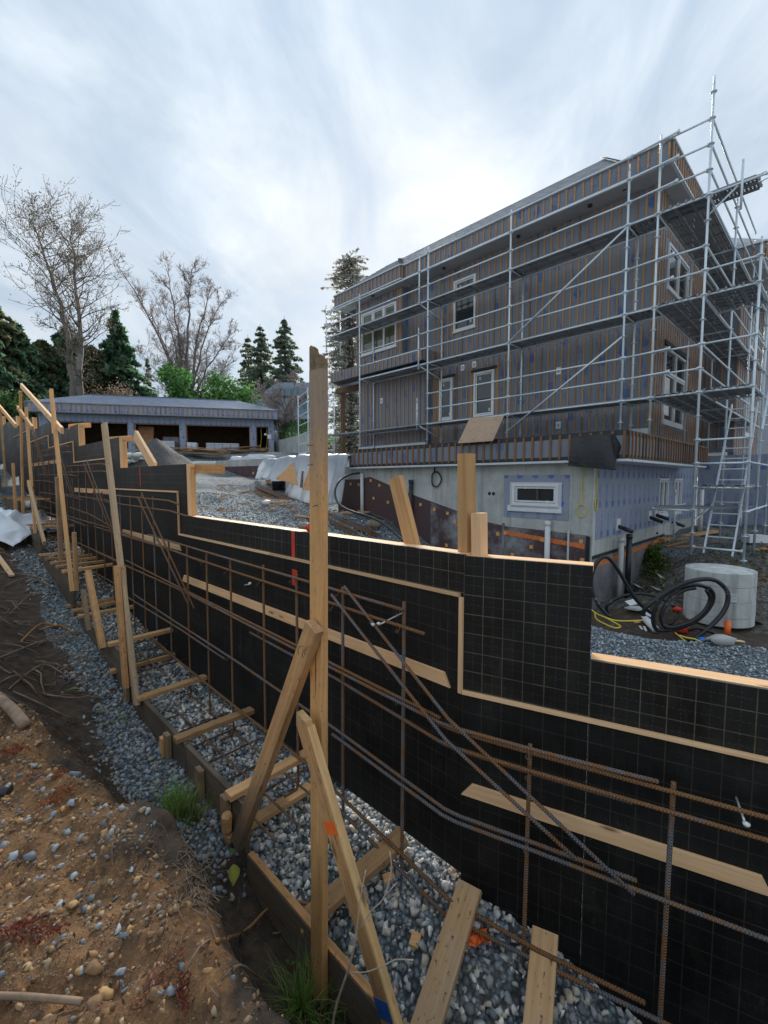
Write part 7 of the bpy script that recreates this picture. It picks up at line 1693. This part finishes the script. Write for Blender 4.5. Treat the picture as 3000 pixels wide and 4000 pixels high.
for _ in range(70):
    px, py = rnd.uniform(-20, 150), rnd.uniform(1175, 1520); p = drop(px, py); a = rnd.gauss(.3, .9); L = rnd.uniform(.12, .5); d = V(math.cos(a), math.sin(a), 0); P = []
    if so(p.x, p.y)[1] < .95: continue
    for k in range(5): q = p+d*L*k/4+V(rnd.gauss(0, .02), rnd.gauss(0, .02), 0); q.z = gz(q.x, q.y)+.02+.06*math.sin(k*.8)*rnd.random(); P.append(q)
    mbr.tube(P, rnd.uniform(.003, .009), 5)
tag(make('root_tangle', mbr, M_stick, None, True), 'dark tangle of torn roots and sticks over the left bank', 'roots', None, 'stuff')
# tangle of fine roots hanging down the cut face
mb = MB()
for _ in range(150):
    px, py = rnd.gauss(425, 22), rnd.uniform(1790, 1960)+rnd.gauss(0, 15); p = drop(px, py); L = rnd.uniform(.05, .16); d = V(rnd.gauss(.15, .3), rnd.gauss(-.15, .3), rnd.uniform(-1, -.2)); P = [p+V(0, 0, .01)]
    for k in range(4): d = (d+V(rnd.gauss(0, .4), rnd.gauss(0, .4), rnd.gauss(0, .3))).normalized(); q = P[-1]+d*L/4; q.z = max(q.z, gz(q.x, q.y)+.004); P.append(q)
    mb.tube(P, rnd.uniform(.0008, .002), 4, False)
for _ in range(120):
    px, py = rnd.uniform(150, 640), rnd.uniform(1600, 2212); p = drop(px, py); d = V(rnd.gauss(0, 1), rnd.gauss(0, 1), rnd.gauss(.1, .2)).normalized(); L = rnd.uniform(.04, .13); P = [p+V(0, 0, .006)]
    for k in range(3): d = (d+V(rnd.gauss(0, .3), rnd.gauss(0, .3), 0)).normalized(); q = P[-1]+d*L/3; q.z = gz(q.x, q.y)+rnd.uniform(.003, .02); P.append(q)
    mb.tube(P, rnd.uniform(.0006, .0014), 4, False)
tag(make('root_fibres', mb, M_twig), 'tangle of fine dry roots hanging over the cut edge of the bank', 'roots', None, 'stuff')
# flakes of bark, needles and dead leaf bits trodden into the bank
def flk():
    while True:
        s, o = rnd.uniform(-1.4, 3.6), rnd.uniform(.95, 2.2); p = wall(s, o, 0); z = gz(p.x, p.y)
        if mnoise.noise(V(p.x*1.7, p.y*1.7, 4))+rnd.random()*.5 > .12: return (p.x, p.y, z+.006)
v, f, c = leaf_cloud(2600, flk, .0105, np.array([(.20, .10, .045), (.28, .13, .05), (.12, .075, .04), (.36, .23, .10), (.07, .05, .035)]), .15); tag(make_np('bark_flakes', v, f, M_leaf, None, False, c, None, 'stuff'), 'bark flakes and dead leaf bits trodden into the soil of the bank', 'litter')
# red brown cedar sprays
FRO = np.array([(.33, .10, .05), (.42, .15, .06), (.25, .07, .045), (.40, .20, .12)])
def frond(label, px, py, L, ang, seed, col):
    c = drop(px, py); rs = random.Random(seed); vs = []; fs = []; cs = []; ax = V(math.cos(ang), math.sin(ang), 0); sd = V(-ax.y, ax.x, 0); n = 15
    def leaf(p, d, l, w):
        o = len(vs); s = V(-d.y, d.x, 0)*w
        for q in (p-s*.5, p+d*l*.5-s, p+d*l, p+d*l*.5+s, p+s*.5): vs.append((q.x, q.y, gz(q.x, q.y)+.012+rs.random()*.014)); cs.append(col*rs.uniform(.7, 1.3))
        fs.append((o, o+1, o+2, o+3)); fs.append((o, o+2, o+3, o+4))
    for k in range(n):
        t = k/n; p = c+ax*(t-.5)*L+sd*.05*L*math.sin(t*3)
        for sg in (-1, 1):
            d = (ax*.75+sd*sg*rs.uniform(.5, .9)).normalized(); l = L*.34*(1-abs(t-.35))*rs.uniform(.6, 1.1)
            for j in range(5): q = p+d*l*j/5; leaf(q, (d+ax*.4*(1 if j % 2 else -.2)).normalized(), l*.30, l*.045)
        leaf(p, ax, L/n*1.3, L*.010)
    return tag(make_np('cedar_frond', np.array(vs), np.array(fs), M_leaf, None, False, np.array(cs)), label, 'frond')
for i, (px, py, l, a, lb) in enumerate(((145, 1595, .15, .7, 'dull red cedar frond highest on the bank'), (120, 1745, .17, .75, 'dull red cedar frond in the middle of the blue grey stones'), (60, 2075, .24, .15, 'wide red brown cedar frond low on the left side of the bank'), (345, 2155, .20, 1.0, 'bright orange brown cedar frond at the bottom of the bank'), (30, 1650, .16, .5, 'orange cedar frond at the left edge of the bank'), (130, 1700, .10, 1.6, 'small orange cedar frond beside the highest stones'), (400, 2180, .13, 2.0, 'dark red cedar frond right of the bright orange one'), (75, 1690, .12, 1.2, 'short reddish frond left of the small orange one'), (240, 1500, .10, .4, 'small brown frond on the gravel edge'))): frond(lb, px, py, l, a, 90+i, FRO[i % 4])
# broad leaved weeds
def broadleaf(name, label, leaves, cat='plant'):
    t = None
    for i, (px, py, L, ang, col, lift) in enumerate(leaves):
        c = drop(px, py)+V(0, 0, .03+lift)
        if t is None: t = thing(name, label, cat, c)
        ax = V(math.cos(ang)*.8, math.sin(ang)*.8, .1 if lift < .03 else -.55).normalized(); sd = ax.cross(V(.1, .2, 1)).normalized(); nn = sd.cross(ax); vs = []; fs = []; n = 8
        for k in range(n+1):
            q = k/n; w = L*.30*math.sin(math.pi*q**.8)+.001; p = c+ax*L*(q-.3)+nn*.06*L*math.sin(q*3); vs += [p-sd*w+nn*w*.3, p, p+sd*w+nn*w*.3]
        for k in range(n): a = 3*k; fs += [(a, a+1, a+4, a+3), (a+1, a+2, a+5, a+4)]
        cc = np.array([np.array(col)*(1.25 if k % 3 == 1 else 1) for k in range(len(vs))]); make_np('leaf', np.array([v[:] for v in vs]), np.array(fs), M_leaf, t, True, cc)
        make('stem', MB().tube([c-V(0, 0, .03+lift)-ax*L*.1, c-ax*L*.3], .002, 5), M_redt, t)
broadleaf('dock_leaf', 'yellow green leaf hanging on the dark cut face of the bank', [(506, 1925, .11, -1.3, (.38, .38, .06), .10), (500, 1890, .045, -.6, (.14, .28, .05), .12)])
broadleaf('weed_seedling', 'pale green broad leaved seedling at the edge of the gravel', [(215, 1547, .10, .2, (.17, .25, .10), .01), (240, 1570, .09, -.8, (.16, .24, .10), .01), (260, 1565, .09, .9, (.18, .26, .11), .01), (258, 1545, .07, 2.2, (.15, .22, .09), .01), (225, 1575, .07, 3.2, (.19, .27, .12), .01)])
broadleaf('weed_seedling', 'light green long leaf lying at the top of the gravel strip', [(150, 1503, .14, .1, (.20, .28, .07), .01), (168, 1508, .08, -.5, (.26, .32, .12), .01)])
broadleaf('weed_seedling', 'small clover like weed above the tall sparse grass', [(632, 2115, .03, .3, (.08, .2, .03), .02), (645, 2108, .03, 1.8, (.08, .2, .03), .02), (640, 2125, .03, 4, (.07, .18, .03), .02), (622, 2100, .03, 2.6, (.09, .2, .04), .02)])
# thin branched sapling twig in front of the pointed brace
Q = lambda px, py, o: at(px, py, 1.62-(.95-o)*1.2)
t = thing('dead_sapling', 'thin pale dead sapling with two side twigs rising in front of the pointed brace', 'sapling', Q(718, 2260, .95))
M_sap = plain('pale_twig', (.46, .36, .27), .8, 0, .25, 30)
make('stem', MB().tube(smooth_path([Q(712, 2300, .95), Q(722, 2190, .94), Q(752, 2095, .93), Q(768, 2030, .90), Q(778, 1945, .88), Q(790, 1880, .88)], 4), [.0055-.0035*i/20 for i in range(21)], 6), M_sap, t, True)
make('side_twig', MB().tube(smooth_path([Q(750, 2100, .93), Q(790, 2100, .90), Q(830, 2085, .88), Q(855, 2073, .88), Q(893, 2074, .86)], 4), .0026, 5), M_sap, t, True)
make('side_twig', MB().tube(smooth_path([Q(777, 2010, .90), Q(800, 1970, .88), Q(830, 1938, .86), Q(845, 1878, .86), Q(842, 1840, .86)], 4), .0024, 5), M_sap, t, True); make('side_twig', MB().tube([Q(830, 1938, .86), Q(858, 1905, .86)], .0018, 4), M_sap, t, True)
# bright scraps in the trench
def rag(name, label, px, py, z, r, m, seed):
    p = drop(px, py)+V(0, 0, .015); rs = np.random.RandomState(seed); mb = MB(); n = 7; vs = [p+V(r*(i/(n-1)-.5)*2+rs.normal()*.012, r*(j/(n-1)-.5)*1.5+rs.normal()*.012, .02+abs(rs.normal())*.022) for j in range(n) for i in range(n)]; mb.add(vs, [(j*n+i, j*n+i+1, (j+1)*n+i+1, (j+1)*n+i) for j in range(n-1) for i in range(n-1)]); return tag(make(name, mb, m), label, 'scrap')
rag('orange_flagging', 'crumpled bright orange flagging tape on the trench gravel', 1030, 2048, -2.62, .05, M_orange2, 3)
for i, (px, py, a) in enumerate(((840, 1915, .3), (897, 2045, 1.2), (600, 1258, .2))):
    p = drop(px, py); u = V(math.cos(a), math.sin(a), .1)*.034; w = V(-math.sin(a), math.cos(a), .1)*.024; mb = MB(); mb.box(p-u-w+V(0, 0, .02), u*2, w*2, V(0, 0, .012)); tag(make('wood_chip', mb, M_fresh), ['tan wood chip on the trench gravel beside the pointed brace', 'orange brown wood chip beside the wide pale spreader', 'small wood chip far up the trench'][i], 'chip') if i < 2 else None
p = drop(8, 1728); tag(make('black_fitting', MB().tube([p+V(-.03, 0, .03), p+V(.03, 0, .035)], .028, 12), M_blackp, None, True), 'black plastic pipe fitting half buried at the left edge', 'fitting')
p = wq(490, 1762, .68); tag(make('splintered_stub', MB().tube([p+V(0, 0, -.1), p, p+V(.01, 0, .02)], [.03, .036, .02], 7), M_fresh, None, False), 'splintered stake head at the foot of the leaning brown brace', 'stake')
# loose white poly sheet heaped at the left edge
PS = drop(4, 1190)
def heap_sheet(u, v):
    c0 = PS; x = c0.x-1.25+1.5*u; y = c0.y-.05+1.3*v
    env = max(0, math.sin(math.pi*(.12+.82*u)))**.6*math.sin(math.pi*(.06+.88*v))**.6
    r = 1-abs(mnoise.noise(V(u*3.1+1, v*3.1, 7)))*2; r2 = 1-abs(mnoise.noise(V(u*7+5, v*7, 3)))*2
    return V(x+.05*mnoise.noise(V(u*6, v*6, 1)), y+.08*mnoise.noise(V(u*6, v*6, 9)), gz(x, y)+.02+env*(.34+.20*r+.08*r2))
tag(grid_sheet('plastic_sheet', heap_sheet, 44, 38, M_poly2, .004), 'crumpled white plastic sheet heaped on the bank at the left edge', 'sheet')
ground_bar('board', 'pale board end sticking out of the bank under the white plastic', 'lumber', (-10, 1200), (26, 1248), .07, .03, M_fresh2, .02); ground_bar('board', 'thin board lying across the gravel far up the trench', 'lumber', (0, 1082), (44, 1080), .06, .03, M_used, .02)
print('tri', sum(len(o.data.loop_triangles) if o.type == 'MESH' and not o.data.calc_loop_triangles() else 0 for o in bpy.data.objects))
